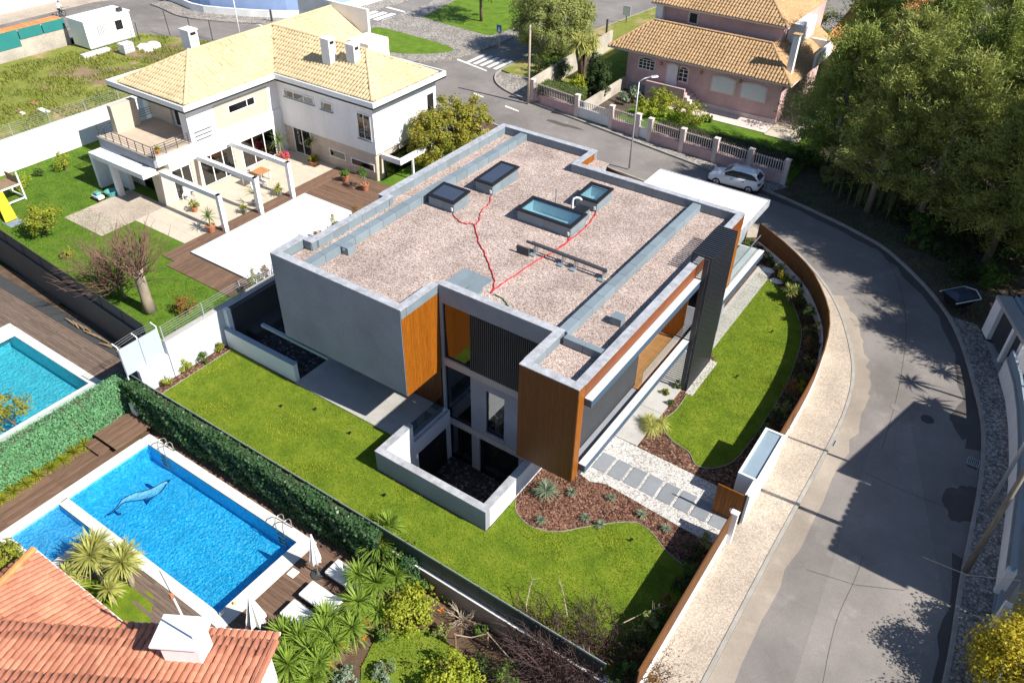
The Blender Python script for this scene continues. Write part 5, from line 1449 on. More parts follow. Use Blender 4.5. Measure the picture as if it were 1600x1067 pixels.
# roofs: lower front and street side, upper
Z0, Z1 = 3.95, 6.0
ph_r = empty('roof', (0, 0, 0)); ph_r.parent = PH; ph_r.location = -wloc(PH)
roof_plane([(-35.2, 68.5, Z0), (-17.6, 68.5, Z0), (-20.9, 71.9, Z1), (-32.4, 71.9, Z1)], ph_r, 'tile_old', .30, .42, h=.09)
roof_plane([(-17.6, 68.5, Z0), (-17.6, 82, Z0), (-20.9, 82, Z1), (-20.9, 71.9, Z1)], ph_r, 'tile_old', .30, .42, h=.09)
roof_plane([(-35.2, 82, Z0), (-35.2, 68.5, Z0), (-32.4, 71.9, Z1), (-32.4, 82, Z1)], ph_r, 'tile_old', .30, .42, h=.09)
roof_plane([(-33, 72.3, 7.4), (-20.0, 72.3, 7.4), (-23.5, 75.8, 9.3), (-33, 75.8, 9.3)], ph_r, 'tile_old', .30, .42, h=.09)
roof_plane([(-20.0, 72.3, 7.4), (-20.0, 90, 7.4), (-23.5, 90, 9.3), (-23.5, 75.8, 9.3)], ph_r, 'tile_old', .30, .42, h=.09)
for a, b in (((-17.6, 68.5, Z0), (-20.9, 71.9, Z1)), ((-32.4, 71.9, Z1), (-20.9, 71.9, Z1)), ((-35.2, 68.5, Z0), (-32.4, 71.9, Z1)), ((-20.0, 72.3, 7.4), (-23.5, 75.8, 9.3))): ridge_caps(a, b, ph_r, 'tile_old')
bp(PH, 'eaves', 'pink_trim', -35.25, -17.55, 68.44, 69.2, 3.8, 3.93)
bp(PH, 'eaves', 'pink_trim', -18.45, -17.55, 69.2, 82, 3.8, 3.93)
bp(PH, 'eaves', 'pink_trim', -33.05, -19.95, 72.25, 73.0, 7.26, 7.38)
bp(PH, 'dormer_wall', 'white_render', -20.5, -19.3, 74.5, 78.5, 5.5, 7.2)
bp(PH, 'terrace_wall', 'white_render', -19.3, -17.3, 78.3, 78.6, 4.0, 5.2)
bp(PH, 'terrace_wall', 'white_render', -17.55, -17.3, 73.8, 78.3, 4.0, 5.2)
c = bp(PH, 'chimney', 'white_render', -18.7, -18.2, 69.9, 70.4, 4.3, 7.6)
bp(c, 'cap', 'tile_old', -18.8, -18.1, 69.8, 70.5, 7.6, 7.7)
bp(PH, 'patio', 'pale_travertine', -18.4, -15.5, 66.5, 80, 0, .12)
MB().box(-30.4, -18.5, 66.9, 69.13, 0, .1).build('garden_path', 'pink_trim', kind='structure')
MB().box(-36, -30.6, 60.6, 69.1, .031, .06).build('drive_ramp', 'dark_soil', kind='structure')
# orange outbuilding roof behind
ob = empty('outbuilding', (-15.5, 90, 0), 'orange tiled outbuilding roof behind the pink house', 'building')
bp(ob, 'wall', 'pink_trim', -19, -12.2, 84, 98, 0, 3.4)
roof_plane([(-19.4, 83.2, 3.5), (-12, 83.2, 3.5), (-12, 98, 6), (-19.4, 98, 6)], ob, 'tile_coping', .27, .4)
# ------------------------------------------------------------------ pink street wall: low wall, posts, pickets, gates
PP = [at(x, y, 1.9)[:2] for x, y in ((833, 126), (903, 150), (957, 167), (999, 180), (1018, 187), (1069, 203), (1121, 218), (1175, 235), (1232, 252))]
kinds = ['fence', 'gate', 'fence2', 'door', 'fence', 'fence', 'fence', 'fence']
sw = empty('street_wall', (-26, 59.6, 0), 'pink street wall with cream posts and iron pickets before the pink house', 'wall')
for p in PP: MB().box(p[0] - .18, p[0] + .18, p[1] - .18, p[1] + .18, 0, 1.95).build('post', 'pink_trim', sw)
for p in PP: MB().box(p[0] - .22, p[0] + .22, p[1] - .22, p[1] + .22, 1.95, 2.03).build('post_cap', 'pink_trim', sw)
for k, kd in enumerate(kinds):
    a, b = PP[k], PP[k + 1]
    d = Vector((b[0] - a[0], b[1] - a[1])).normalized()
    a2 = (a[0] + d.x * .19, a[1] + d.y * .19); b2 = (b[0] - d.x * .19, b[1] - d.y * .19)
    if kd.startswith('fence'):
        par = sw
        seg_prism(MB(), a2, b2, -.12, .12, 0, .85).build('low_wall', 'pink_render', par)
        seg_prism(MB(), a2, b2, -.03, .03, .95, .99).build('rail', 'pink_trim', par)
        seg_prism(MB(), a2, b2, -.03, .03, 1.70, 1.74).build('rail', 'pink_trim', par)
        z0, z1, mm = .86, 1.86, 'pink_trim'
    else:
        par = empty('street_gate', ((a[0] + b[0]) / 2, (a[1] + b[1]) / 2, 0), 'wide white double gate in the pink street wall' if kd == 'gate' else 'narrow white garden gate in the pink street wall', 'gate')
        seg_prism(MB(), a2, b2, -.04, .04, .08, .95).build('gate_panel', 'shutter_white', par)
        seg_prism(MB(), a2, b2, -.03, .03, 1.50, 1.55).build('rail', 'white_paint', par)
        z0, z1, mm = .951, 1.6, 'white_paint'
    L = math.hypot(b2[0] - a2[0], b2[1] - a2[1]); n = max(3, int(L / .19))
    for i in range(n):
        t = (i + .5) / n
        x, y = a2[0] + (b2[0] - a2[0]) * t, a2[1] + (b2[1] - a2[1]) * t
        MB().box(x - .035, x + .035, y - .05, y - .031, z0, z1).build('picket', mm, par)
seg_prism(MB(), (-39.2, 61.6), (-40.3, 79), -.12, .12, 0, 1.9).build('side_wall', 'dirty_wall', label='bare grey side wall running back beside the feathery roadside tree', cat='wall')
seg_prism(MB(), (-33.3, 61), (-33.4, 69), -.1, .1, 0, 1.2).build('ramp_wall', 'dirty_wall', label='low wall along the pink house driveway ramp', cat='wall')
# ------------------------------------------------------------------ terracotta roofed house at the near left corner
OH = empty('tiled_house', (-20, 3, PZ), 'terracotta tiled house beside the blue pool with white chimney', 'house')
dA = Vector((.862, .507, 0)); nA = Vector((.507, -.862, 0))
e0 = Vector((-20.74, 5.95, 1.8)); e1 = Vector((-15.7, 8.92, 1.8))
def up(p, d, rise=.28): return Vector((p.x + nA.x * d, p.y + nA.y * d, p.z + rise * d))
oh_r = empty('roof', (0, 0, 0)); oh_r.parent = OH; oh_r.location = -wloc(OH)
cp_ = lambda f: (f.x + 20) ** 2 * .3 + (f.y - 5) ** 2 + (8 if f.y < 3 else 0)
roof_plane([(-26.4, 5.94, 1.8), (-20.74, 5.94, 1.8), (-20.2, -2, 4.02), (-22.0, -2, 4.02)], oh_r, 'tile_orange', .255, .42, 110, .07, keyf=lambda f: -f.y)
roof_plane([(-26.4, -6, 1.8), (-26.4, 5.94, 1.8), (-22.0, -2, 4.02), (-22, -6, 4.02)], oh_r, 'tile_orange', .255, .42, 30, .07, keyf=lambda f: -f.y)
q0, q1 = up(e0, 1.2), up(e1, 1.2)
roof_plane([tuple(e0), tuple(e1), tuple(q1), tuple(q0)], oh_r, 'tile_orange', .255, .42, 40, .07)
l0 = Vector((-25.0, 2.35, 2.9)); l1 = Vector((-14.95, 8.27, 2.9))
roof_plane([tuple(l0), tuple(l1), tuple(up(l1, 6)), tuple(up(l0, 6))], oh_r, 'tile_orange', .255, .42, 118, .07, keyf=lambda f: abs(f.z - 3.2) + (0 if f.y > 2.4 else 3))
ridge_caps((-26.4, 5.94, 1.85), (-22.0, -2, 4.07), oh_r, 'tile_coping', .15, .42)
ridge_caps(tuple(l1), tuple(up(l1, 6)), oh_r, 'tile_orange', .12, .42)
MB().beam((-26.4, 5.98, 1.76), (-20.72, 5.98, 1.76), .12, .08).build('gutter', 'white_paint', OH)
MB().beam(tuple(e0 - nA * .05 - Vector((0, 0, .04))), tuple(e1 - nA * .05 - Vector((0, 0, .04))), .12, .08).build('gutter', 'white_paint', OH)
MB().prism([(-25.9, 5.5), (-20.5, 5.5), (-15.6, 8.3), (-12.6, 3.2), (-18, -6), (-25.9, -6)], PZ - .1, 1.74).build('wall', 'white_render', OH)
MB().prism([(l0.x + .3, l0.y - .4), (l1.x - .1, l1.y - .3), (l1.x + 2.4, l1.y - 4.6), (l0.x + 3, l0.y - 5)], 1.75, 2.86).build('upper_wall', 'white_render', OH)
# chimney, turned like the wing it stands on
def rot_prism(c, hw, hd, z0, z1, name, m, par, dx=0, dy=0):
    pts = [c + dA * sx * hw + nA * sy * hd for sx, sy in ((-1, -1), (1, -1), (1, 1), (-1, 1))]
    return MB().prism([(p.x, p.y) for p in pts], z0, z1).build(name, m, par)
cc = Vector((-16.85, 6.27, 0))
ch = rot_prism(cc, .62, .42, 2.5, 4.3, 'chimney', 'white_render', OH)
rot_prism(cc, .82, .60, 4.3, 4.4, 'chimney_cap', 'white_paint', ch)
for sx in (-.5, .5): rot_prism(cc + dA * sx * .9, .05, .3, 3.85, 4.2, 'slot', 'interior_dark', ch)
ms = empty('antenna_mast', (-16.3, 6.35, 2.9), 'thin leaning antenna mast beside the white chimney', 'antenna')
MB().tube([(-16.25, 6.4, 2.9), (-16.33, 6.25, 6.9)], .035, 8).build('pole', 'white_paint', ms)
MB().tube([(-16.33, 6.25, 6.9), (-16.36, 6.2, 8.1)], .014, 6).build('tip', 'dark_metal', ms)
MB().box(-16.38, -16.28, 6.18, 6.28, 6.75, 7.0).build('clamp', 'terracotta', ms)
for z in (3.1, 3.6): MB().beam((-16.27, 6.36, z), (-16.7, 6.4, z), .025).build('bracket', 'dark_metal', ms)
# ------------------------------------------------------------------ right-hand neighbour: street wall, entrance, house beyond the frame
nw = empty('street_wall', (5.5, 30, 0), 'pale shaded street wall along the right-hand pavement', 'wall')
pts = resample([p for p in WALL_R if p[1] < 43.2], 2.2)
for a, b in zip(pts[:-1], pts[1:]):
    if 25.6 < (a[1] + b[1]) / 2 < 27.8: continue
    seg_prism(MB(), a, b, -.28, .0, -.1, 1.15).build('wall', 'white_render', nw)
    seg_prism(MB(), a, b, -.32, .04, 1.15, 1.22).build('coping', 'concrete', nw)
    seg_prism(MB(), a, b, -.2, -.08, 1.22, 1.75).build('railing_panel', 'blue_grey_panel', nw)
en = empty('entrance_gate', (3.0, 45.5, 0), 'white framed entrance with dark slatted doors at the bend', 'gate')
G0, G1 = (4.05, 43.0), (2.15, 47.0)
dg = Vector((G1[0] - G0[0], G1[1] - G0[1])).normalized()
def gpt(t): return (G0[0] + dg.x * t, G0[1] + dg.y * t)
GL = math.hypot(G1[0] - G0[0], G1[1] - G0[1])
for t0, t1 in ((0, .3), (1.35, 1.6), (GL - .9, GL)):
    seg_prism(MB(), gpt(t0), gpt(t1), -.75, .0, 0, 2.3).build('pier', 'white_render', en)
seg_prism(MB(), gpt(-.02), gpt(GL + .02), -.8, .03, 2.3, 2.5).build('lintel', 'concrete', en)
for t0, t1 in ((.3, 1.35), (1.6, GL - .9)):
    dl = seg_prism(MB(), gpt(t0), gpt(t1), -.3, -.26, .05, 2.3).build('door', 'dark_metal', en)
    for k in range(14): seg_prism(MB(), gpt(t0 + .03), gpt(t1 - .03), -.255, -.235, .1 + k * .155, .22 + k * .155).build('slat', 'dark_metal', dl)
cpt = empty('carport', (6.5, 45.5, 0), 'blue-grey flat carport roof behind the white entrance gate', 'carport')
MB().prism([(4.9, 43.2), (3.0, 47.2), (9.5, 50), (11.5, 45.5)], 2.0, 2.12).build('roof', 'concrete', cpt)
for a, b in (((4.9, 43.2), (3.0, 47.2)), ((3.0, 47.2), (9.5, 50)), ((9.5, 50), (11.5, 45.5))): seg_prism(MB(), a, b, -.2, .0, 0, 2.75).build('parapet', 'blue_grey_panel', cpt)
ie = empty('pedestrian_gate', (5.9, 26.7, 0), 'low white open gate with metal pillars in the right street wall', 'gate')
MB().box(5.9, 6.2, 25.75, 26.0, 0, 1.5).build('pillar', 'white_render', ie)
MB().box(5.75, 6.1, 27.6, 27.85, 0, 1.5).build('pillar', 'white_render', ie)
MB().box(5.95, 6.05, 26.0, 27.6, .05, .35).build('sill', 'blue_grey_panel', ie)
for k in range(8): MB().box(6.3, 6.34, 26.1 + k * .18, 26.16 + k * .18, .2, 1.3).build('bar', 'galvanised', ie)
nh = empty('neighbour_house', (13, 33, 0), 'neighbouring house beyond the right edge that shades the bend', 'house')
bp(nh, 'wall', 'white_render', 8.6, 18, 26.6, 31.5, 0, 7.9)
bp(nh, 'wall', 'white_render', 8.6, 18, 31.5, 38.8, 0, 6.6)
roof_plane([(8.3, 26.5, 8.0), (8.3, 31.4, 8.0), (13, 31.4, 9.4), (13, 26.5, 9.4)], nh, 'tile_orange', .4, .5)
MB().prism([(8.6, 31.5), (9.0, 31.5), (9.0, 38.8), (8.6, 38.8)], 6.6, 7.0).build('parapet', 'white_render', nh)
MB().add([(8.6, 31.45, 6.6), (8.6, 38.8, 6.6), (8.6, 38.8, 7.6), (8.6, 31.45, 9.4), (9.0, 31.45, 6.6), (9.0, 38.8, 6.6), (9.0, 38.8, 7.6), (9.0, 31.45, 9.4)], [(0, 1, 2, 3), (7, 6, 5, 4), (0, 4, 5, 1), (1, 5, 6, 2), (2, 6, 7, 3), (3, 7, 4, 0)]).build('gable', 'white_render', nh)
# ------------------------------------------------------------------ far left: walls, container, walled property
cw = empty('curved_wall', (-80, 63, 0), 'long curved white wall at the top of the street', 'wall')
pts = resample(BW, 2.0)
for a, b in zip(pts[:-1], pts[1:]): seg_prism(MB(), a, b, 0, .25, 0, .8).build('wall_section', 'white_render', cw)
bb = empty('blue_building', (-85, 70, 0), 'blue tiled building front behind the curved white wall', 'building')
ob_ = offset(BW, 1.0)
pts = resample(ob_, 1.6)
for a, b in zip(pts[:-1], pts[1:]):
    seg_prism(MB(), a, b, 0, .4, 0, 9).build('wall_panel', 'blue_wall', bb)
fw_ = empty('far_wall', (-103, 50, 0), 'white garden wall beside the far street at the top left', 'wall')
MB().box(-103.3, -103.0, 30, 57, 0, 1.6).build('wall', 'white_render', fw_)
for k in range(6): MB().box(-103.02, -102.9, 33 + k * 4.4, 33.3 + k * 4.4, 0, 1.9).build('pier', 'white_render', fw_)
tw2 = empty('mesh_wall', (-88, 41, 0), 'stained wall with teal mesh and orange coping at the vacant lot', 'wall')
MB().box(-87.2, -86.9, 30, 45.2, -.5, 1.7).build('wall', 'dirty_wall', tw2)
for k in range(6): MB().box(-86.88, -86.84, 30.2 + k * 2.5, 32.6 + k * 2.5, 1.1 if k < 4 else 1.7, 2.7).build('mesh_panel', 'teal_mesh', tw2)
for k in range(40): MB().box(-88.6, -87.25, 30.2 + k * .375, 30.55 + k * .375, 2.55, 2.65).build('coping_tile', 'tile_coping', tw2)
MB().box(-88.6, -87.2, 30.1, 45.2, -.5, 2.55).build('shed_wall', 'dirty_wall', tw2)
ct = empty('site_cabin', (-83.8, 47.5, .1), 'white site cabin with barred windows on the vacant lot', 'cabin')
MB().box(-85.9, -83.1, 45.0, 50.3, .25, 2.9).build('body', 'white_paint', ct)
MB().box(-86.0, -83.0, 44.9, 50.4, 2.9, 3.0).build('roof', 'white_paint', ct)
MB().box(-83.1, -83.04, 45.0, 50.3, .2, .32).build('skirt', 'galvanised', ct)
for y in (46.3, 48.4):
    w = MB().box(-83.1, -83.05, y, y + .8, 1.4, 2.3).build('window', 'glass_dark' if y > 47 else 'shutter_white', ct)
    for k in range(5): MB().box(-83.04, -83.01, y + .02 + k * .18, y + .06 + k * .18, 1.4, 2.3).build('bar', 'dark_metal', w)
MB().box(-83.6, -83.2, 49.2, 49.7, 3.0, 3.35).build('roof_fan', 'dark_sheet', ct)
WORDS = 'first second third fourth fifth sixth seventh eighth ninth tenth eleventh twelfth thirteenth fourteenth fifteenth sixteenth seventeenth eighteenth nineteenth twentieth'.split()
# ------------------------------------------------------------------ plants
def unit(a): return a / np.maximum(1e-9, np.linalg.norm(a, axis=-1, keepdims=True))
def leaf_quads(pos_, nrm, size, aspect=.5, g=None, fold=0.0):
    """small leaf faces: pos (n,3), normal (n,3), size (n,)"""
    g = g or rng
    n = len(pos_)
    t = unit(np.cross(nrm, g.normal(size=(n, 3))))
    b = np.cross(nrm, t)
    L = size[:, None]; W = L * aspect
    V = np.stack([pos_ - t * L * .5, pos_ + b * W * .5, pos_ + t * L * .5, pos_ - b * W * .5], 1).reshape(-1, 3)
    F = np.arange(4 * n).reshape(-1, 4)
    return V, F
def crown_pts(c, rad, nclump, per, cr, g, shell=.55, flat=1.0, bottom=-.7):
    """leaf centres gathered in clumps through an ellipsoid, and outward directions"""
    d = unit(g.normal(size=(nclump * 3, 3)))
    d = d[d[:, 2] > bottom][:nclump]
    r = shell + (1 - shell) * g.random(len(d)) ** .6
    cc = d * r[:, None] * np.array(rad)
    k = g.integers(0, len(cc), len(cc) * per)
    s = cr * (0.6 + .8 * g.random(len(cc)))[k]
    off = unit(g.normal(size=(len(k), 3))) * (g.random(len(k)) ** .5)[:, None] * s[:, None] * np.array([1, 1, flat])
    p = cc[k] + off
    nr = unit(off + .35 * unit(p) + .5 * g.normal(size=p.shape) * .6 + np.array([0, 0, .25]))
    return p + np.array(c), nr
def branches(mb, base, tips, r0, g, n=6, sag=.0):
    for t in tips:
        b = Vector(base); t = Vector(t); mid = b.lerp(t, .5) + Vector((g.uniform(-.15, .15), g.uniform(-.15, .15), .12 * (t - b).length))
        mb.tube([b, mid, t], [r0, r0 * .65, r0 * .2], n)
def tree(name, base, h, rad, label, cat='tree', leaf='leaf_mid', bark='bark', nclump=60, per=60, cr=.55, ls=.18, seed=0, trunk_r=.2, group=None, shell=.5, aspect=.55, lean=(0, 0), bottom=-.6, flat=1.0):
    g = np.random.default_rng(seed + 100); gr = random.Random(seed)
    t = empty(name, base, label, cat, group)
    cz = h - rad[2]
    c = np.array([lean[0], lean[1], cz])
    p, nr = crown_pts(c, rad, nclump, per, cr, g, shell, flat, bottom)
    V, F = leaf_quads(p, nr, ls * (.6 + .8 * g.random(len(p))), aspect, g)
    link(raw_mesh('crown', V, F, leaf, 4), 'crown', t)
    mb = MB()
    top = (lean[0] * .9, lean[1] * .9, cz)
    mb.tube([(0, 0, -.1), (lean[0] * .3 + gr.uniform(-.1, .1), lean[1] * .3, cz * .45), top, (lean[0], lean[1], cz + rad[2] * .55)], [trunk_r * 1.25, trunk_r, trunk_r * .7, trunk_r * .2], 8)
    tips = [(lean[0] + math.cos(a) * rad[0] * .8, lean[1] + math.sin(a) * rad[1] * .8, cz + gr.uniform(-.3, .5) * rad[2]) for a in (gr.uniform(0, 6.28) for _ in range(7))]
    branches(mb, (lean[0] * .7, lean[1] * .7, cz * .75), tips, trunk_r * .45, gr)
    link(mb.mesh('trunk', bark, smooth=True), 'trunk', t)
    return t
def shrub(base, rad, label, leaf='leaf_mid', n=700, ls=.12, seed=0, group=None, name='shrub', cr=None, cat='shrub', stem='twig_brown', nclump=None, aspect=.55):
    g = np.random.default_rng(seed + 500); gr = random.Random(seed)
    t = empty(name, base, label, cat, group)
    nc = nclump or max(8, n // 45)
    p, nr = crown_pts((0, 0, rad[2] * .95), rad, nc, max(1, n // nc), cr or min(rad) * .42, g, .35, 1.0, -.75)
    p[:, 2] = np.maximum(p[:, 2], .02)
    V, F = leaf_quads(p, nr, ls * (.6 + .8 * g.random(len(p))), aspect, g)
    link(raw_mesh('foliage', V, F, leaf, 4), 'foliage', t)
    mb = MB()
    for k in range(5):
        a = gr.uniform(0, 6.28); mb.tube([(0, 0, -.05), (math.cos(a) * rad[0] * .3, math.sin(a) * rad[1] * .3, rad[2] * .7), (math.cos(a) * rad[0] * .6, math.sin(a) * rad[1] * .6, rad[2] * 1.4)], [.03, .02, .008], 5)
    link(mb.mesh('stem', stem), 'stem', t)
    return t
def blades(c, n, L, w, g, up=.15, droop=.5, spread=1.0, elev=None):
    """sword leaves radiating from c: each three strips that arch over"""
    az = g.random(n) * 2 * np.pi
    el = (np.arcsin(g.random(n) * (1 - up) + up) if elev is None else elev[0] + (elev[1] - elev[0]) * g.random(n))
    ln = L * (.65 + .45 * g.random(n))
    d = np.stack([np.cos(az) * np.cos(el) * spread, np.sin(az) * np.cos(el) * spread, np.sin(el)], 1)
    side = np.stack([-np.sin(az), np.cos(az), 0 * az], 1)
    V = []
    for k, (f, wf) in enumerate(((0.03, .6), (.35, 1.0), (.7, .75), (1.0, .06))):
        q = np.array(c) + d * (ln * f)[:, None]
        q[:, 2] -= droop * ln * f ** 2.2 * np.cos(el)
        V += [q - side * (w * wf / 2), q + side * (w * wf / 2)]
    V = np.stack(V, 1)            # n, 8, 3
    F = np.array([[0, 1, 3, 2], [2, 3, 5, 4], [4, 5, 7, 6]])
    F = (np.arange(n)[:, None, None] * 8 + F[None]).reshape(-1, 4)
    return V.reshape(-1, 3), F
def merge(parts):
    Vs, Fs, o = [], [], 0
    for V, F in parts: Vs.append(V); Fs.append(F + o); o += len(V)
    return np.concatenate(Vs), np.concatenate(Fs)
def yucca(base, heads, label, leaf='leaf_yucca', L=.75, w=.055, n=70, seed=0, group=None, name='yucca', cat='yucca', droop=.35, up=-.35):
    """heads: offsets from the base, each the heart of a rosette"""
    g = np.random.default_rng(seed + 900)
    t = empty(name, base, label, cat, group)
    mb = MB()
    for h in heads:
        V, F = blades(h, n, L, w, g, up, droop)
        link(raw_mesh('rosette', V, F, leaf, 4), 'rosette', t)
        mb.tube([(h[0] * .3, h[1] * .3, -.05), (h[0] * .7, h[1] * .7, h[2] * .5), h], [.09, .08, .07], 7)
    link(mb.mesh('stem', 'pale_bark'), 'stem', t)
    return t
def at_base(px, py, z, z0):
    """ground point below the thing seen at the pixel on level z"""
    q = at(px, py, z); return (q[0], q[1], z0)

# pine wood at the bend
PINES = [(1296, 262, 9.5, 3.2), (1372, 292, 11.5, 3.8), (1462, 322, 12.5, 4.2), (1552, 335, 12, 4.2), (1420, 215, 13, 4.4), (1525, 225, 13, 4.6), (1322, 185, 11, 3.8), (1605, 180, 14, 4.8), (1450, 120, 13, 4.6), (1352, 100, 12, 4.2), (1560, 70, 13, 4.8), (1250, 60, 9, 2.8), (1640, 260, 12, 4.4), (1535, 392, 10.5, 3.6), (1605, 400, 11.5, 4.0), (1665, 430, 11, 3.8), (1650, 340, 12, 4.2)]
PL = ['pine at the street edge nearest the parked white car', 'pine with pale tufts above the tall reeds', 'pine with bare leaning trunk over the shaded verge', 'pine nearest the carport at the right edge', 'tall pine in the middle of the wood', 'broad pine behind the leaning trunk', 'pine beside the orange end wall of the pink house', 'tall pine cut by the right edge of the picture', 'pine in the second row of the wood', 'pine behind the chimney of the pink house', 'far pine at the upper right corner', 'small pine at the orange outbuilding roof', 'pine beyond the right edge over the carport', 'lower pine standing right behind the carport', 'pine leaning in from the right edge behind the carport', 'pine outside the right edge that shades the bend', 'second pine outside the right edge']
PINES += [(1.0, 55.4, 14.5, 3.4), (4.5, 53.6, 16, 3.8), (-4.0, 57.8, 12, 3.0), (6.5, 48.8, 10, 3.2), (9.0, 45.2, 11, 3.6), (8.5, 51.2, 15, 4.0), (-7.4, 57.9, 12.5, 2.9)]
PL += ['pine whose crown hangs over the dark trailer', 'pine behind the carport with its crown over the verge', 'slender pine at the kerb between the reeds and the car', 'pine beyond the right edge beside the carport', 'pine beyond the right edge that shades the middle of the street', 'big pine beyond the right edge at the bend', 'tall slender pine between the reeds and the parked car']
for k, (px, py, h, r) in enumerate(PINES):
    g = np.random.default_rng(k + 40); gr = random.Random(k + 3)
    b = at(px, py, 0) if k < 17 else (px, py, 0)
    zlow = (.2 if k in (2, 3) else .12) if k < 17 else (.2 if k in (17, 18, 19, 23) else .34)
    h *= 1.12 if k < 13 else 1.0
    t = empty('pine_tree', (b[0], b[1], -.02), PL[k], 'pine tree', 'pines of the wood at the bend')
    r *= .82
    nt_ = int(14 + r * 5 + h * 1.1)
    parts = []; mb = MB()
    lean = (gr.uniform(-.8, .8), gr.uniform(-.6, .6))
    mb.tube([(0, 0, -.1), (lean[0] * .4, lean[1] * .4, h * .45), (lean[0], lean[1], h * .93)], [.26, .19, .04], 9)
    for i in range(nt_):
        f = (i + .5) / nt_                       # from low boughs to the top
        z = h * (zlow + (.98 - zlow) * f); rr = r * (1.05 - .85 * max(0, f - .15) / .85) * gr.uniform(.55, 1.05)
        a = i * 2.4 + gr.uniform(-.4, .4)
        c = np.array([lean[0] * z / h + math.cos(a) * rr, lean[1] * z / h + math.sin(a) * rr, z + gr.uniform(-.2, .3)])
        mb.tube([(lean[0] * z / h, lean[1] * z / h, z - .5), (c[0] * .55, c[1] * .55, z - .1), tuple(c)], [.07, .05, .015], 5)
        m = 820 if k < 8 or k > 12 else 420
        # a bough of several twigs: needles stand along each twig and point to its tip
        nw_ = 8
        e0 = c * np.array([.5, .5, 1]) + np.array([0, 0, -.15]) + g.normal(size=(nw_, 3)) * .25
        e1 = c + g.normal(size=(nw_, 3)) * np.array([.75, .75, .38]) + np.array([math.cos(a) * .35, math.sin(a) * .35, .25])
        ci = g.integers(0, nw_, m); tt = (.2 + .8 * g.random(m))[:, None]
        td = unit(e1 - e0)[ci]
        p = e0[ci] * (1 - tt) + e1[ci] * tt + g.normal(size=(m, 3)) * (.08 + .14 * tt)
        nd = unit(td * .8 + np.array([0, 0, .45]) + .6 * g.normal(size=(m, 3)))
        # needle tuft: long thin faces that point outwards
        side = unit(np.cross(nd, g.normal(size=(m, 3))))
        ln = (.24 * (.7 + .6 * g.random(m)))[:, None]; wd = .05 if k < 8 or k > 12 else .07
        V = np.stack([p - side * wd * .5, p + side * wd * .5, p + nd * ln + side * wd * .35, p + nd * ln - side * wd * .35], 1).reshape(-1, 3)
        parts.append((V, np.arange(4 * m).reshape(-1, 4)))
    V, F = merge(parts)
    link(raw_mesh('crown', V, F, ('leaf_pine', 'leaf_pine_grey')[k % 2], 4), 'crown', t)
    link(mb.mesh('trunk', 'pale_bark', smooth=True), 'trunk', t)
# undergrowth and reeds below the pines
UG = [(1262, 232, 1.4, 1.5), (1250, 262, 1.0, 1.0), (1405, 345, 1.0, .7), (1440, 365, 1.3, .8), (1480, 372, 1.4, .9), (1520, 390, 1.5, 1.0), (1555, 400, 1.5, 1.1), (1590, 415, 1.6, 1.2), (1500, 430, 1.0, .6), (1545, 445, 1.1, .7), (1240, 205, 1.6, 2.0)]
UL = ['dark evergreen bush under the nearest pine', 'low dark bush at the end of the pink wall', 'sunlit scrub beside the reeds', 'dark scrub right of the reeds', 'wide dark scrub below the leaning pine', 'scrub patch behind the dark skip', 'thick scrub before the carport corner', 'dark scrub at the right edge above the carport', 'low weeds beside the dark skip', 'weeds against the entrance gate', 'tall dark bush between the pink house and the pines']
for k, (px, py, r, h) in enumerate(UG):
    b = at(px, py, 0); shrub((b[0], b[1], 0), (r, r, h), UL[k], 'leaf_dark' if k % 3 else 'leaf_mid', 1500, .16, seed=k + 20, group='scrub under the pines')
for k, (px, py, r, h) in enumerate(((1270, 262, .9, .7), (1300, 285, .9, .6), (1330, 300, .8, .6), (1425, 330, 1.2, 1.0), (1460, 345, 1.2, .9), (1505, 350, 1.3, 1.0), (1545, 365, 1.4, 1.0), (1580, 385, 1.4, 1.0), (1470, 400, .9, .5), (1435, 385, .8, .4))):
    b = at(px, py, 0); shrub((b[0], b[1], 0), (r * 1.2, r, h), WORDS[k] + ' low bush from the parked car along the wooded bank', ('leaf_mid', 'leaf_olive', 'leaf_dark')[k % 3], 1300, .15, seed=900 + k, group='low bushes on the wooded bank')
rd = empty('reed_clump', at(1372, 330, 0), 'clump of tall grey-green reeds at the street edge under the pines', 'reeds')
g = np.random.default_rng(77)
parts = []
for k in range(46):
    V, F = blades((g.normal() * 1.9, g.normal() * .45, .05), 7, 2.2, .05, g, .0, .35, .3, elev=(1.1, 1.5)); parts.append((V, F))
V, F = merge(parts); link(raw_mesh('canes', V, F, 'leaf_reed', 4), 'canes', rd)
weeds_n = 9000
bx = np.stack([g.uniform(-13, 5, weeds_n), g.uniform(47, 66, weeds_n), np.zeros(weeds_n)], 1)
kf = np.array([p for p in KERB_FAR if p[1] < 60])
dd = np.min(np.linalg.norm(bx[:, None, :2] - kf[None], axis=2), axis=1)
east = np.array([np.interp(p[1], kf[::-1][np.argsort(kf[::-1][:, 1])][:, 1], kf[::-1][np.argsort(kf[::-1][:, 1])][:, 0]) for p in bx])
bx = bx[(bx[:, 0] > east + .7) & ((bx[:, 0] > 2.2) == False)]
V, F = leaf_quads(bx + np.array([0, 0, .08]), unit(g.normal(size=bx.shape) + np.array([0, 0, .6])), .16 * (.5 + g.random(len(bx))), .4, g)
o = link(raw_mesh('verge_weeds', V, F, 'leaf_mid', 4), 'verge_weeds'); tag(o, 'low weeds and leaf litter under the pines', 'weeds', kind='stuff')

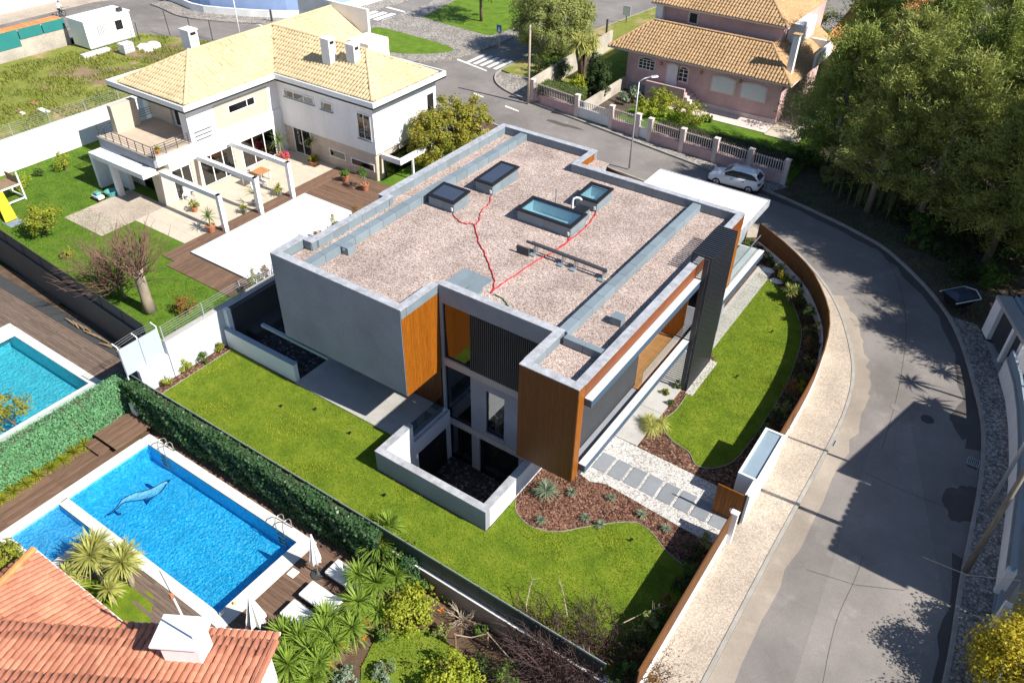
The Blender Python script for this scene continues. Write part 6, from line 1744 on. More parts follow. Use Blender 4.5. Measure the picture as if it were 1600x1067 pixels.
# other trees and big bushes
b = at(862, 88, 0)
t = tree('feathery_tree', (b[0], b[1], 0), 7.4, (4.3, 4.2, 3.5), 'broad feathery olive-green tree at the junction beside the pink wall', leaf='leaf_olive', nclump=260, per=170, cr=.75, ls=.30, aspect=.24, seed=3, trunk_r=.25, shell=.5, bottom=-.85)
b = at(752, 34, 0)
tree('street_tree', (b[0], b[1], 0), 7.5, (3.4, 3.4, 2.6), 'dark street tree on the far green verge at the top', leaf='leaf_mid', nclump=70, per=70, cr=.8, ls=.26, seed=4, trunk_r=.16)
b = at_base(668, 215, 3.0, 0)
tree('bush_tree', (b[0], b[1], 0), 5.0, (1.5, 1.5, 2.2), 'left lobe of golden-green bush trees beside the white house', leaf='leaf_bush', nclump=80, per=90, cr=.42, ls=.17, seed=5, group='golden-green bush trees by the white house', bottom=-.95)
b = at_base(705, 195, 3.4, 0)
tree('bush_tree', (b[0], b[1], 0), 5.8, (1.7, 1.6, 2.6), 'middle and tallest golden-green bush tree beside the white house', leaf='leaf_bush', nclump=95, per=90, cr=.45, ls=.17, seed=6, group='golden-green bush trees by the white house', bottom=-.95)
b = at_base(738, 190, 3.4, 0)
tree('bush_tree', (b[0], b[1], 0), 5.4, (1.5, 1.5, 2.4), 'right golden-green bush tree nearest the street', leaf='leaf_bush', nclump=85, per=90, cr=.42, ls=.17, seed=7, group='golden-green bush trees by the white house', bottom=-.95)
b = at(908, 137, 0)
t = empty('dracaena_palm', (b[0], b[1], 0), 'pale spiky dracaena palm beside the dark cypress', 'palm')
g = np.random.default_rng(8); mb = MB(); parts = []
for k in range(9):
    a = k * .7; h = (math.cos(a) * .9, math.sin(a) * .9, 4.3 + .35 * math.sin(k * 2.1))
    parts.append(blades(h, 70, 1.15, .09, g, -.5, .55)); mb.tube([(0, 0, 0), (h[0] * .35, h[1] * .35, 2.2), h], [.3, .2, .09], 8)
V, F = merge(parts); link(raw_mesh('crown', V, F, 'leaf_yucca_pale', 4), 'crown', t); link(mb.mesh('trunk', 'bark', smooth=True), 'trunk', t)
b = at(926, 156, 0)
for k, (dx, dy, h, lab) in enumerate(((0, 0, 4.4, 'tallest dark upright cypress beside the dracaena'), (.75, .3, 3.8, 'shorter dark cypress on the driveway side'))):
    tree('cypress', (b[0] + dx, b[1] + dy, 0), h, (.75, .75, h * .48), lab, leaf='leaf_dark', nclump=90, per=60, cr=.25, ls=.14, seed=9 + k, trunk_r=.1, bottom=-.99, group='cypresses by the drive')
# garden of the pink house
def clipped_hedge(x0, x1, y0, y1, z0, z1, label, leaf='leaf_olive', n=3000, ls=.09, seed=0, mat_core='dark_soil', slope=0):
    g = np.random.default_rng(seed)
    t = empty('clipped_hedge', ((x0 + x1) / 2, (y0 + y1) / 2, z0), label, 'hedge')
    MB().box(x0 + .06, x1 - .06, y0 + .06, y1 - .06, z0, z1 - .06).build('core', mat_core, t)
    A = [(x1 - x0) * (y1 - y0), (x1 - x0) * (z1 - z0), (x1 - x0) * (z1 - z0), (y1 - y0) * (z1 - z0), (y1 - y0) * (z1 - z0)]
    f = g.choice(5, n, p=np.array(A) / sum(A)); u, v = g.random(n), g.random(n)
    P_ = np.zeros((n, 3)); Nn = np.zeros((n, 3))
    for i, (ax, val, nn) in enumerate((('z', z1, (0, 0, 1)), ('y', y0, (0, -1, 0)), ('y', y1, (0, 1, 0)), ('x', x0, (-1, 0, 0)), ('x', x1, (1, 0, 0)))):
        m_ = f == i
        P_[m_] = np.stack([x0 + u[m_] * (x1 - x0) if ax != 'x' else np.full(m_.sum(), val), (y0 + (u[m_] if ax == 'x' else v[m_]) * (y1 - y0)) if ax != 'y' else np.full(m_.sum(), val), (z0 + v[m_] * (z1 - z0)) if ax != 'z' else np.full(m_.sum(), val)], 1)
        Nn[m_] = nn
    P_ += g.normal(size=(n, 3)) * .045
    Nn = unit(Nn + .75 * g.normal(size=(n, 3)))
    V, F = leaf_quads(P_ - np.array(t.location), Nn, ls * (.6 + .8 * g.random(n)), .6, g)
    link(raw_mesh('foliage', V, F, leaf, 4), 'foliage', t)
    return t
clipped_hedge(-38.2, -34.0, 61.0, 62.8, 0, 1.75, 'clipped hedge with olive top behind the leftmost pickets', 'leaf_mid', 5000, .12, 1)
clipped_hedge(-25.6, -14.2, 59.6, 60.9, 0, 1.6, 'long low hedge behind the iron pickets', 'leaf_dark', 9000, .12, 2)
for k, (px, py, z, r, h, lf, lab) in enumerate(((1008, 172, .6, 1.1, .8, 'leaf_bright', 'bright yellow-green bush behind the narrow gate'), (1045, 172, .7, 1.5, 1.0, 'leaf_bright', 'widest yellow-green bush in the pink house garden'), (1030, 160, .7, 1.2, 1.0, 'leaf_yellowgreen', 'yellow-green bush nearest the porch'), (1080, 183, .7, 1.3, 1.0, 'leaf_yellowgreen', 'dark-sided bush at the garden lawn edge'), (1278, 150, 1.0, 1.0, .9, 'leaf_bright', 'lime green bush at the orange end wall'), (905, 132, .4, .8, .7, 'leaf_bright', 'bright green shrub under the dracaena'), (870, 118, .6, 1.3, 1.2, 'leaf_dark', 'dark shrub against the bare side wall'), (1105, 185, .3, .5, .3, 'leaf_mid', 'small shrub on the shaded lawn'))):
    b = at_base(px, py, z, 0.03); shrub(b, (r, r, h), lab, lf, 1400, .17, seed=60 + k)
b = at_base(1025, 145, 1.0, .03); yucca(b, [(0, 0, .9)], 'pale agave rosette beside the porch of the pink house', 'leaf_grey', 1.0, .16, 40, 11, name='agave', cat='agave')
b = at_base(985, 150, .8, .03); shrub(b, (.8, .8, .9), 'pale prickly-pear shrub beside the drive ramp', 'leaf_grey', 500, .26, seed=71, aspect=.8)
b = at_base(858, 112, .3, 0); shrub(b, (2.4, 1.6, .9), 'rough green undergrowth at the foot of the feathery tree', 'leaf_mid', 2200, .18, seed=72)

# ------------------------------------------------------------------ plants of the white house garden
b = at_base(68, 352, 1.0, YZ); tree('lemon_tree', b, 2.3, (1.15, 1.15, .95), 'round lemon tree on the lawn before the dark wall', leaf='leaf_yellowgreen', nclump=42, per=55, cr=.35, ls=.14, seed=12, trunk_r=.07)
for k, (px, py, r, h, lf, lab) in enumerate(((97, 250, .6, .9, 'leaf_bright', 'yellow climber on the white garden wall'), (25, 280, .9, .8, 'leaf_bright', 'yellow-green bush at the white wall by the swing frame'), (60, 268, .3, .4, 'leaf_mid', 'small dark seedling at the white wall'), (105, 395, .35, .35, 'leaf_yellowgreen', 'tiny shrub beside the bare tree'), (290, 475, .7, .6, 'leaf_rust', 'rusty shrub at the foot of the pollarded trunk'))):
    b = at_base(px, py, YZ + h, YZ); shrub(b, (r, r, h), lab, lf, 900, .11, seed=80 + k)
rs = random.Random(5)
RUST = ['nearest the wall post', 'second from the wall post', 'reddish, beside the pool cover corner', 'dark twiggy, beside the pool cover', 'orange-tipped, midway along the pool cover', 'slim grey, midway along the cover', 'olive, two thirds along the cover', 'orange, near the deck corner', 'upright orange, at the deck corner', 'olive double, on the deck edge', 'dark, last before the house roof']
for k, y in enumerate((18.3, 19.6, 23.2, 24.6, 25.9, 27.4, 28.7, 30.0, 31.4, 33.6, 35.2)):
    h = (.75, .7, .8, .95, .9, .95, 1.15, .95, 1.25, 1.1, 1.0)[k]
    shrub(((-34.0 if y < 24 else -35.1) + rs.uniform(-.25, .15), y, YZ), (.45, .55, h), 'hedge shrub ' + RUST[k], ('leaf_rust', 'leaf_olive', 'leaf_rust', 'leaf_bush', 'leaf_rust')[k % 5], 800, .11, seed=100 + k, group='young shrubs along the pool cover')
# pollarded trunk with bare shoots, and the bare tree beside it
def bare(base, label, h, trunk_r, shoots, seed, spread, m='twig_brown', tm='pale_bark', name='bare_tree', fork=3, r=.018, elo=.1, ehi=1.2):
    gr = random.Random(seed); t = empty(name, base, label, 'tree')
    mb = MB(); mb.tube([(0, 0, -.05), (.05, 0, h * .3), (-.04, .05, h * .7), (0, 0, h)], [trunk_r * 1.35, trunk_r, trunk_r * .95, trunk_r * 1.05], 10)
    link(mb.mesh('trunk', tm, smooth=True), 'trunk', t)
    tw = MB()
    for k in range(shoots):
        a = gr.uniform(0, 6.28); e = gr.uniform(elo, ehi); L = spread * gr.uniform(.6, 1.1)
        p0 = Vector((math.cos(a) * trunk_r * .6, math.sin(a) * trunk_r * .6, h - gr.uniform(0, .5)))
        d = Vector((math.cos(a) * math.cos(e), math.sin(a) * math.cos(e), math.sin(e)))
        p1 = p0 + d * L * .5 + Vector((gr.uniform(-.1, .1), gr.uniform(-.1, .1), .08)); p2 = p0 + d * L + Vector((gr.uniform(-.2, .2), gr.uniform(-.2, .2), gr.uniform(0, .25)))
        tw.tube([p0, p1, p2], [r * 1.7, r, r * .35], 4)
        for j in range(fork):
            f = gr.uniform(.35, .95); q = p0.lerp(p2, f); dd_ = (d + Vector((gr.uniform(-1, 1), gr.uniform(-1, 1), gr.uniform(-.3, .9))) * .8).normalized()
            e1 = q + dd_ * L * gr.uniform(.25, .55)
            tw.tube([q, q.lerp(e1, .5) + Vector((0, 0, .05)), e1], [r * .9, r * .55, r * .25], 4)
    link(tw.mesh('shoots', m), 'shoots', t)
    return t
bare(at(234, 486, YZ), 'thick pollarded trunk with a spray of bare shoots on the lawn', 2.9, .32, 46, 1, 2.5, name='pollarded_tree', fork=4, elo=.45, ehi=1.45, r=.024)
bare(at(195, 468, YZ), 'bare spreading young tree left of the pollarded trunk', 1.5, .07, 74, 2, 3.1, fork=7, m='twig_brown', r=.015, elo=.15, ehi=1.3)
b = at(158, 440, YZ)
# swing-like timber frame under the bare tree
sf = empty('timber_swing', (b[0], b[1], YZ), 'weathered timber swing posts under the bare tree', 'swing')
for (p, q) in (((-.0, 0, 0), (0, 0, 1.9)), ((1.9, -.3, 0), (1.9, -.3, 1.9)), ((0, 0, 1.9), (1.9, -.3, 1.9)), ((.0, 0, .9), (.8, -.1, 1.05))): link(MB().tube([p, q], .06, 7).mesh('post', 'log_wood'), 'post', sf)
link(MB().box(.7, 1.3, -.35, -.1, .5, .55).mesh('seat', 'lens_red'), 'seat', sf)
# ivy hedges round the blue pool
def wall_leaves(n, x0, x1, y0, y1, z0, z1, nn, g, depth=.12, size=.12, bulge=.15):
    p = np.stack([g.uniform(x0, x1, n), g.uniform(y0, y1, n), g.uniform(z0, z1, n)], 1)
    w = np.sin(p[:, 0] * 2.1 + p[:, 2] * 3) * np.sin(p[:, 1] * 2.3 + 1.7 * p[:, 2]) * bulge
    p += np.array(nn) * (w + g.normal(size=n) * depth)[:, None]
    nr = unit(np.array(nn) + np.array([0, 0, .3]) + .7 * g.normal(size=(n, 3)))
    return leaf_quads(p, nr, size * (.6 + .8 * g.random(n)), .75, g)
g = np.random.default_rng(21)
iv = empty('ivy_hedge', (-25, 14.7, PZ), 'dark glossy ivy hedge between the blue pool and the lawn', 'hedge')
MB().box(-33.5, -16.4, 14.55, 14.95, PZ, .98).build('core', 'dark_soil', iv)
parts = [wall_leaves(15000, -33.6, -16.2, 14.48, 14.52, PZ + .05, 1.0, (0, -1, 0), g, .08, .17), wall_leaves(5000, -33.6, -16.2, 14.4, 14.95, .96, 1.02, (0, 0, 1), g, .06, .15, .05)]
V, F = merge(parts); link(raw_mesh('foliage', V - np.array(iv.location), F, 'leaf_ivy', 4), 'foliage', iv)
lh = empty('leaf_hedge', (-34, 9, PZ), 'smooth bright green artificial-looking hedge left of the blue pool', 'hedge')
MB().box(-34.25, -33.75, -2, 15.0, PZ, .98).build('core', 'dark_soil', lh)
parts = [wall_leaves(22000, -33.72, -33.68, 0, 14.9, PZ + .02, 1.0, (1, 0, 0), g, .05, .11, .05), wall_leaves(5000, -34.3, -33.7, 0, 14.9, .96, 1.02, (0, 0, 1), g, .04, .1, .03)]
V, F = merge(parts); link(raw_mesh('foliage', V - np.array(lh.location), F, 'leaf_hedge', 4), 'foliage', lh)
MB().box(-34.36, -34.33, -2, 14.95, .2, 1.12).build('glass_rail', 'glass_clear', lh)
for k in range(14):
    y = 3.6 + k * .62; 
    t = empty('grass_tuft', (-33.35, y, PZ), 'tuft of yellow-green grass at the hedge foot', 'grass tuft', 'grass tufts along the hedge foot')
    t['label'] = WORDS[k] + ' tuft of yellow-green grass from the near end of the bright hedge'
    V, F = blades((0, 0, .02), 110, .62, .035, g, .2, .5); link(raw_mesh('blades', V, F, 'leaf_yellowgreen', 4), 'blades', t)
b = at_base(12, 640, .4, TZ); shrub(b, (.9, .9, 1.0), 'olive bush at the edge of the turquoise pool', 'leaf_bush', 900, .16, seed=130)

# ------------------------------------------------------------------ yuccas and shrubs at the near edge
YU = [(592, 847, 1.3, .95, 'large yucca rosette at the end of the ivy hedge'), (607, 822, 1.5, .8, 'yucca rosette standing above the green fence'), (560, 940, .9, .85, 'big yucca beside the orange flowers'), (560, 898, 1.1, .75, 'yucca shading the middle white lounger'), (588, 910, 1.0, .8, 'yucca right of the middle lounger'), (512, 966, .8, .8, 'yucca against the nearest lounger'), (450, 1037, .9, .95, 'lowest left yucca by the roof verge'), (467, 996, .9, .8, 'yucca between the lounger and the tiled roof'), (497, 1035, .8, .8, 'yucca in the bottom row beside the flowers'), (484, 1014, .9, .75, 'yucca in the middle of the clump'), (550, 980, .7, .8, 'yucca at the lawn edge'), (522, 1003, .7, .75, 'yucca with orange flowers at its foot'), (443, 990, .9, .75, 'yucca at the white roof verge'), (487, 1062, .7, .8, 'yucca cut by the bottom edge'), (505, 985, .9, .75, 'yucca behind the nearest lounger'), (618, 900, 1.0, .7, 'yucca with yellowing leaves at the hedge end'), (590, 955, .6, .6, 'small yucca beside the yellow shrub')]
for k, (px, py, hz, L, lab) in enumerate(YU):
    b = at_base(px, py, PZ + hz, PZ)
    yucca(b, [(0, 0, hz)], lab, 'leaf_yucca', L * 1.18, .055, 170, 200 + k, group='yuccas beside the pool deck', droop=.1, up=-.55)
b = at_base(140, 868, .5, PZ); yucca(b, [(0, 0, 1.7), (-.5, .45, 1.5)], 'tallest pale yellow-green yucca beside the small pool', 'leaf_yucca_pale', 1.0, .055, 190, 230, group='pale yuccas by the small pool', droop=.1, up=-.6)
b = at_base(190, 878, .4, PZ); yucca(b, [(0, 0, 1.6), (-.35, .3, 1.45)], 'pale yucca nearest the big pool', 'leaf_yucca_pale', .95, .055, 190, 231, group='pale yuccas by the small pool', droop=.1, up=-.6)
b = at_base(166, 914, 0, PZ); yucca(b, [(0, 0, .9)], 'low pale yucca above the small lawn', 'leaf_yucca_pale', .8, .075, 90, 232, group='pale yuccas by the small pool')
b = at_base(100, 890, .1, PZ); yucca(b, [(0, 0, 1.0), (.7, -.3, .9)], 'pale yucca half behind the tiled roof', 'leaf_yucca_pale', .8, .075, 80, 233, group='pale yuccas by the small pool')
for k, (px, py, z, r, h, lf, lab, n, ls) in enumerate(((638, 950, -.5, 1.0, .75, 'leaf_bright', 'round yellow-green shrub beside the spiky yuccas', 1700, .13), (705, 1062, -.6, 1.2, .7, 'leaf_bright', 'yellow-green shrub at the bottom edge of the garden', 1500, .13), (620, 870, -.1, .8, .9, 'leaf_mid', 'leafy climber over the end of the ivy hedge', 1300, .13), (642, 885, -.2, .5, .9, 'leaf_ivy', 'narrow ivy column where the hedge ends', 1200, .13), (752, 978, -.7, .3, .3, 'leaf_mid', 'small green weed by the rope posts', 200, .12), (676, 912, -.5, .22, .35, 'leaf_yellowgreen', 'small sapling at the brown retaining wall', 120, .12), (8, 872, -.4, .7, .8, 'leaf_yellowgreen', 'yellow-green bush at the left edge above the tiled roof', 700, .14))):
    b = at_base(px, py, z, PZ); shrub(b, (r, r, h), lab, lf, int(n * 1.5), ls, seed=250 + k)
for k, (px, py, r, h, lf, lab) in enumerate(((600, 990, .5, .3, 'leaf_mid', 'low green ground plant at the grass corner'), (655, 905, .45, .5, 'leaf_mid', 'green seedling bush at the foot of the ivy column'), (700, 930, .35, .25, 'leaf_olive', 'olive weed on the bare soil by the wall'), (690, 985, .4, .25, 'leaf_olive', 'olive weed beside the left rope post'), (745, 1040, .6, .45, 'leaf_dark', 'dark low bush right of the garden grass'), (790, 1060, .8, .6, 'leaf_mid', 'green bush below the leafless shrubs'), (600, 1050, .5, .35, 'leaf_grey', 'grey-green cushion plant at the bottom edge'), (540, 1055, .5, .5, 'leaf_grey', 'silvery spiky cushion beside the yuccas'))):
    b = at_base(px, py, PZ + h, PZ); shrub(b, (r, r, h), lab, lf, 700, .11, seed=270 + k)
g = np.random.default_rng(31)
for k, (px, py) in enumerate(((571, 972), (571, 998), (537, 1008), (519, 1043), (690, 955))):
    b = at_base(px, py, PZ + .6, PZ)
    t = empty('flower_stalk', b, 'orange bird-of-paradise flower ' + ('beside the lawn', 'at the lawn corner', 'among the middle yuccas', 'at the bottom of the clump', 'stray beside the dry bush')[k], 'flower', 'orange flowers between the yuccas')
    link(MB().tube([(0, 0, 0), (.02, .02, .65)], .015, 5).mesh('stalk', 'leaf_mid'), 'stalk', t)
    V, F = blades((0, 0, .62), 9, .22, .05, g, .3, .1); link(raw_mesh('petals', V, F, 'flower_orange', 4), 'petals', t)
V, F = blades((0, 0, .1), 60, .8, .05, g, .1, .5)
bare(at(720, 968, PZ), 'dry pale bush lying in the bare soil by the retaining wall', .15, .05, 46, 4, .8, m='twig_pale', name='dry_bush', fork=3, r=.014)
# dark bare shrubs and wiry branches at the bottom edge
SC = [(840, 985, .8), (880, 1005, .9), (915, 1030, .9), (960, 1040, .8), (860, 1040, .9), (1010, 1055, .6), (930, 985, .7)]
SL = ['second from the left along the wall', 'in the middle of the row', 'right of the middle', 'beside the brown bush', 'at the bottom edge', 'at the pavement corner', 'leaning over the fence']
for k, (px, py, h) in enumerate(SC):
    b = at_base(px, py, 0, PZ)
    t = bare(b, 'dark leafless shrub ' + SL[k], .6, .05, 70, 10 + k, 1.7 * h + .5, m='twig_dark', tm='twig_dark', name='bare_shrub', fork=4, r=.013)
    t['group'] = 'leafless shrubs at the bottom edge'
    gg = np.random.default_rng(k); n = 1100
    p = gg.normal(size=(n, 3)) * np.array([.75, .6, .5]) + np.array([0, 0, 1.15])
    V, F = leaf_quads(p, unit(gg.normal(size=(n, 3))), .08 * (.5 + gg.random(n)), .5, gg); link(raw_mesh('withered_leaves', V, F, 'leaf_purple', 4), 'withered_leaves', t)
b = at_base(1000, 1040, .2, PZ); shrub(b, (.75, .75, 1.0), 'brown-gold bush at the end of the street fence', 'leaf_rust', 1500, .1, seed=280)
b = at_base(985, 1062, .2, PZ); shrub(b, (.6, .6, .7), 'low brown bush below the street fence end', 'leaf_rust', 900, .1, seed=281)
for k, (pts, lab) in enumerate((([(950, 985), (975, 972), (1010, 955), (1035, 948)], 'long pale bare branch arching over the lawn shadow'), ([(885, 990), (886, 960), (880, 925), (876, 912)], 'upright thin bare stem before the lawn'), ([(825, 975), (822, 945), (828, 918), (832, 905)], 'thin bare stem at the fence above the dark shrubs'), ([(860, 1000), (905, 1010), (930, 1030)], 'pale bare branch lying across the dark shrubs'))):
    P3 = [at(x, y, .15 + .35 * i) for i, (x, y) in enumerate(pts)]
    P3[0] = at(pts[0][0], pts[0][1], -.9)
    t = empty('bare_branch', P3[0], lab, 'branch')
    MB().tube(P3, [.03, .024, .016, .008][:len(P3)], 6).build('stem', 'twig_pale', t)
    tw = MB(); gr = random.Random(k)
    for j in range(7):
        q = Vector(P3[-1]).lerp(Vector(P3[-2]), j / 8); tw.tube([q, q + Vector((gr.uniform(-.25, .25), gr.uniform(-.25, .25), gr.uniform(0, .3)))], [.008, .003], 4)
    tw.build('twigs', 'twig_pale', t)
# ------------------------------------------------------------------ beds of the modern house
b = at(853, 772, 0); yucca((b[0], b[1], 0), [(0, 0, .25)], 'grey-green agave-like yucca in the mulch under the wooden corner', 'leaf_grey', .75, .045, 120, 300, droop=.25, up=-.1, name='agave', cat='agave')
GL_ = ['beside the big agave', 'lowest, by the lawn curve', 'in the middle of the mulch bed', 'nearest the slab path', 'by the path, half way', 'by the path, next to the last slab', 'at the shadow edge']
for k, (px, py) in enumerate(((893, 772), (845, 815), (915, 812), (955, 780), (1002, 806), (1040, 828), (938, 822))):
    b = at(px, py, 0); yucca((b[0], b[1], 0), [(0, 0, .1)], 'small grey-green tuft ' + GL_[k], 'leaf_grey', .36, .03, 60, 310 + k, group='grey tufts in the mulch', droop=.3, up=.15, name='tuft_plant', cat='plant')
b = at(1018, 668, 0); yucca((b[0], b[1], 0), [(0, 0, .2), (.35, .25, .3), (-.3, .2, .25), (.1, -.25, .25)], 'fountain of pale ornamental grass beside the white gravel', 'leaf_yucca_pale', .75, .02, 160, 330, droop=.8, up=.0, name='ornamental_grass', cat='grass')
for k, (px, py, r, h, lf, lab) in enumerate(((1040, 615, .22, .2, 'leaf_yellowgreen', 'small green plant at the foot of the tower'), (1048, 632, .18, .15, 'leaf_mid', 'tiny green plant in the narrow mulch bed'), (1058, 605, .2, .2, 'leaf_mid', 'small dark plant next to the white pebbles'), (262, 600, .35, .35, 'leaf_yellowgreen', 'shrub in the hedge corner at the white wall'), (292, 580, .32, .38, 'leaf_bright', 'yellow-green shrub at the white boundary wall'), (318, 566, .3, .3, 'leaf_mid', 'dark green shrub at the white boundary wall'), (346, 548, .32, .32, 'leaf_yellowgreen', 'shrub where the boundary wall meets the patio'))):
    b = at(px, py, 0); shrub((b[0], b[1], 0), (r, r, h), lab, lf, 420, .09, seed=340 + k)
b = at(1232, 470, 0); yucca((b[0], b[1], 0), [(0, 0, .75), (.2, .15, .8), (-.2, .1, .75), (.05, -.2, .7)], 'round pale olive bush at the far end of the side lawn', 'leaf_olive', .5, .05, 70, 350, droop=.2, up=.0, name='round_bush', cat='bush')
inner = offset(resample(FENCE_LINE, .85), .75)
CNT = {}
def nth(*key):
    CNT[key] = CNT.get(key, -1) + 1
    return WORDS[CNT[key]]
for k, p in enumerate(inner):
    if 23.2 < p[1] < 30.0: continue
    h = rs.uniform(.35, .6)
    low = p[1] < 24
    lf = ('leaf_dark', 'leaf_mid', 'leaf_dark', 'leaf_olive', 'leaf_dark', 'leaf_rust')[k % 6]
    if k % 7 == 3 and not low: lf = 'leaf_gold'
    q = (p[0] + rs.uniform(-.2, .2), p[1] + rs.uniform(-.2, .2), 0)
    colour = {'leaf_dark': 'dark', 'leaf_mid': 'green', 'leaf_olive': 'olive', 'leaf_rust': 'rusty', 'leaf_gold': 'golden'}[lf]
    shrub(q, (.38, .38, h), ('%s %s young shrub from the bottom corner along the straight fence' if low else '%s %s young shrub from the utility niche in the curved fence bed') % (nth('low' if low else 'cur', colour), colour), lf, 420, .11, seed=400 + k, group='young shrubs along the street fence, ' + colour + (' low' if low else ''))
# gold hedge over the right-hand wall
b = at_base(1592, 1012, 2.4, 0)
for k, (dx, dy, r, h, lab) in enumerate(((0, 0, 1.25, 1.7, 'golden yellow bush spilling over the right street wall'), (1.2, 2.0, 1.4, 1.8, 'golden bush behind the open gate at the right edge'), (.6, -2.4, 1.25, 1.6, 'golden bush cut by the bottom right corner'), (2.0, -1.0, 1.6, 1.9, 'golden bush beyond the right edge'))):
    shrub((b[0] + dx, b[1] + dy, 0), (r, r, h), lab, 'leaf_gold', 9000, .12, seed=500 + k, group='golden bushes at the right wall', cr=.5)
# palms on the right that fringe the street shadow
for k, (x, y, h) in enumerate(((7.5, 40.3, 7.0), (8.2, 42.2, 6.4), (7.2, 39.0, 5.5))):
    yucca((x, y, 0), [(0, 0, h)], ('tallest', 'second', 'lowest')[k] + ' fan palm beyond the right edge, fringing the street shadow', 'leaf_mid', .95, .08, 60, 520 + k, name='palm_tree', cat='palm', droop=.5, group='palms beyond the right edge')

# ------------------------------------------------------------------ grass
def inside(poly, P):
    x, y = P[:, 0], P[:, 1]; r = np.zeros(len(P), bool); n = len(poly)
    for i in range(n):
        x0, y0 = poly[i]; x1, y1 = poly[(i + 1) % n]
        if y0 == y1: continue
        c = ((y0 > y) != (y1 > y)) & (x < (x1 - x0) * (y - y0) / (y1 - y0) + x0)
        r ^= c
    return r
def grass(poly, z, dens, L, w, m, seed, label, lean=.55, clump=0.0):
    g = np.random.default_rng(seed)
    pa = np.array(poly); lo, hi = pa.min(0), pa.max(0)
    n = int((hi - lo).prod() * dens)
    P_ = g.uniform(lo, hi, (n, 2)); P_ = P_[inside(poly, P_)]
    if clump:
        k = np.sin(P_[:, 0] * .9 + 1.3 * np.sin(P_[:, 1] * .6)) * np.sin(P_[:, 1] * 1.1 + np.sin(P_[:, 0] * .7)) + g.normal(size=len(P_)) * .3
        P_ = P_[k > clump]
    n = len(P_)
    az = g.random(n) * 6.283; ln = L * (.5 + .9 * g.random(n))
    base = np.column_stack([P_, np.full(n, z)])
    d = np.stack([np.cos(az) * lean, np.sin(az) * lean, np.ones(n)], 1); d = unit(d)
    s = np.stack([-np.sin(az), np.cos(az), np.zeros(n)], 1) * (w / 2)
    V = np.stack([base - s, base + s, base + d * ln[:, None]], 1).reshape(-1, 3)
    o = link(raw_mesh('grass', V, np.arange(3 * n).reshape(-1, 3), m, 3), 'grass')
    tag(o, label, 'grass', kind='stuff')
grass(LAWN_FRONT, 0, 420, .055, .03, 'grass_blade', 1, 'short mown grass of the front lawn')
grass(LAWN_SIDE, 0, 420, .055, .03, 'grass_blade', 2, 'short mown grass of the side lawn')
grass(LAWN_FRONT, 0, 300, .075, .04, 'leaf_bright', 11, 'brighter yellow-green tufts scattered in the front lawn', clump=.75)
grass(LAWN_SIDE, 0, 300, .075, .04, 'leaf_bright', 12, 'brighter yellow-green tufts scattered in the side lawn', clump=.75)
grass([(-62.4, 19.1), (-52, 18.6), (-35, 17.6), (-33.3, 18), (-33.3, 25), (-42, 25), (-48.4, 25.2), (-53, 25), (-53.4, 50), (-62.4, 50)], YZ, 130, .07, .05, 'grass_blade_deep', 3, 'deep green lawn grass of the white house')
grass([(-86.4, 30), (-63.0, 17), (-63.0, 52), (-66, 56), (-75, 54.5), (-83, 51.8)], .1, 60, .28, .10, 'grass_wild', 4, 'long wild grass on the vacant lot', clump=-.15)
grass(GARDEN, PZ, 260, .08, .04, 'grass_blade', 5, 'patchy grass of the yucca garden', clump=-.6)
# scattered bark chips standing out of the mulch
def chips(poly, z, dens, seed, label, m='mulch', size=.09):
    g = np.random.default_rng(seed); pa = np.array(poly); lo, hi = pa.min(0), pa.max(0)
    P_ = g.uniform(lo, hi, (int((hi - lo).prod() * dens), 2)); P_ = P_[inside(poly, P_)]
    p = np.column_stack([P_, z + .01 + .02 * g.random(len(P_))])
    V, F = leaf_quads(p, unit(g.normal(size=p.shape) * .5 + np.array([0, 0, 1])), size * (.5 + g.random(len(p))), .5, g)
    o = link(raw_mesh('bark_chips', V, F, m, 4), 'bark_chips'); tag(o, label, 'bark chips', kind='stuff')
mat('chip', (0.29, 0.135, 0.09), 0.9, 0.5, 12.0)
chips(BED_FRONT, -.01, 170, 6, 'loose bark chips on the front planting bed', 'chip')
# ------------------------------------------------------------------ parked car
def loft(rings, close=True):
    n = len(rings[0]); vs = [p for r in rings for p in r]; fs = []
    for i in range(len(rings) - 1):
        for k in range(n): fs.append((i * n + k, i * n + (k + 1) % n, (i + 1) * n + (k + 1) % n, (i + 1) * n + k))
    fs.append(tuple(range(n))[::-1]); fs.append(tuple((len(rings) - 1) * n + k for k in range(n)))
    return MB().add(vs, fs)
car = empty('parked_car', (-16.95, 56.35, STREET_Z), 'white hatchback car parked at the kerb before the pink wall', 'car', rz=math.pi + .05)
def cpart(mb, name, m, par=car, sm=True, sub=0):
    o = link(mb.mesh(name, m, smooth=sm), name, par)
    if sub:
        s = o.modifiers.new('sub', 'SUBSURF'); s.levels = s.render_levels = sub
    return o
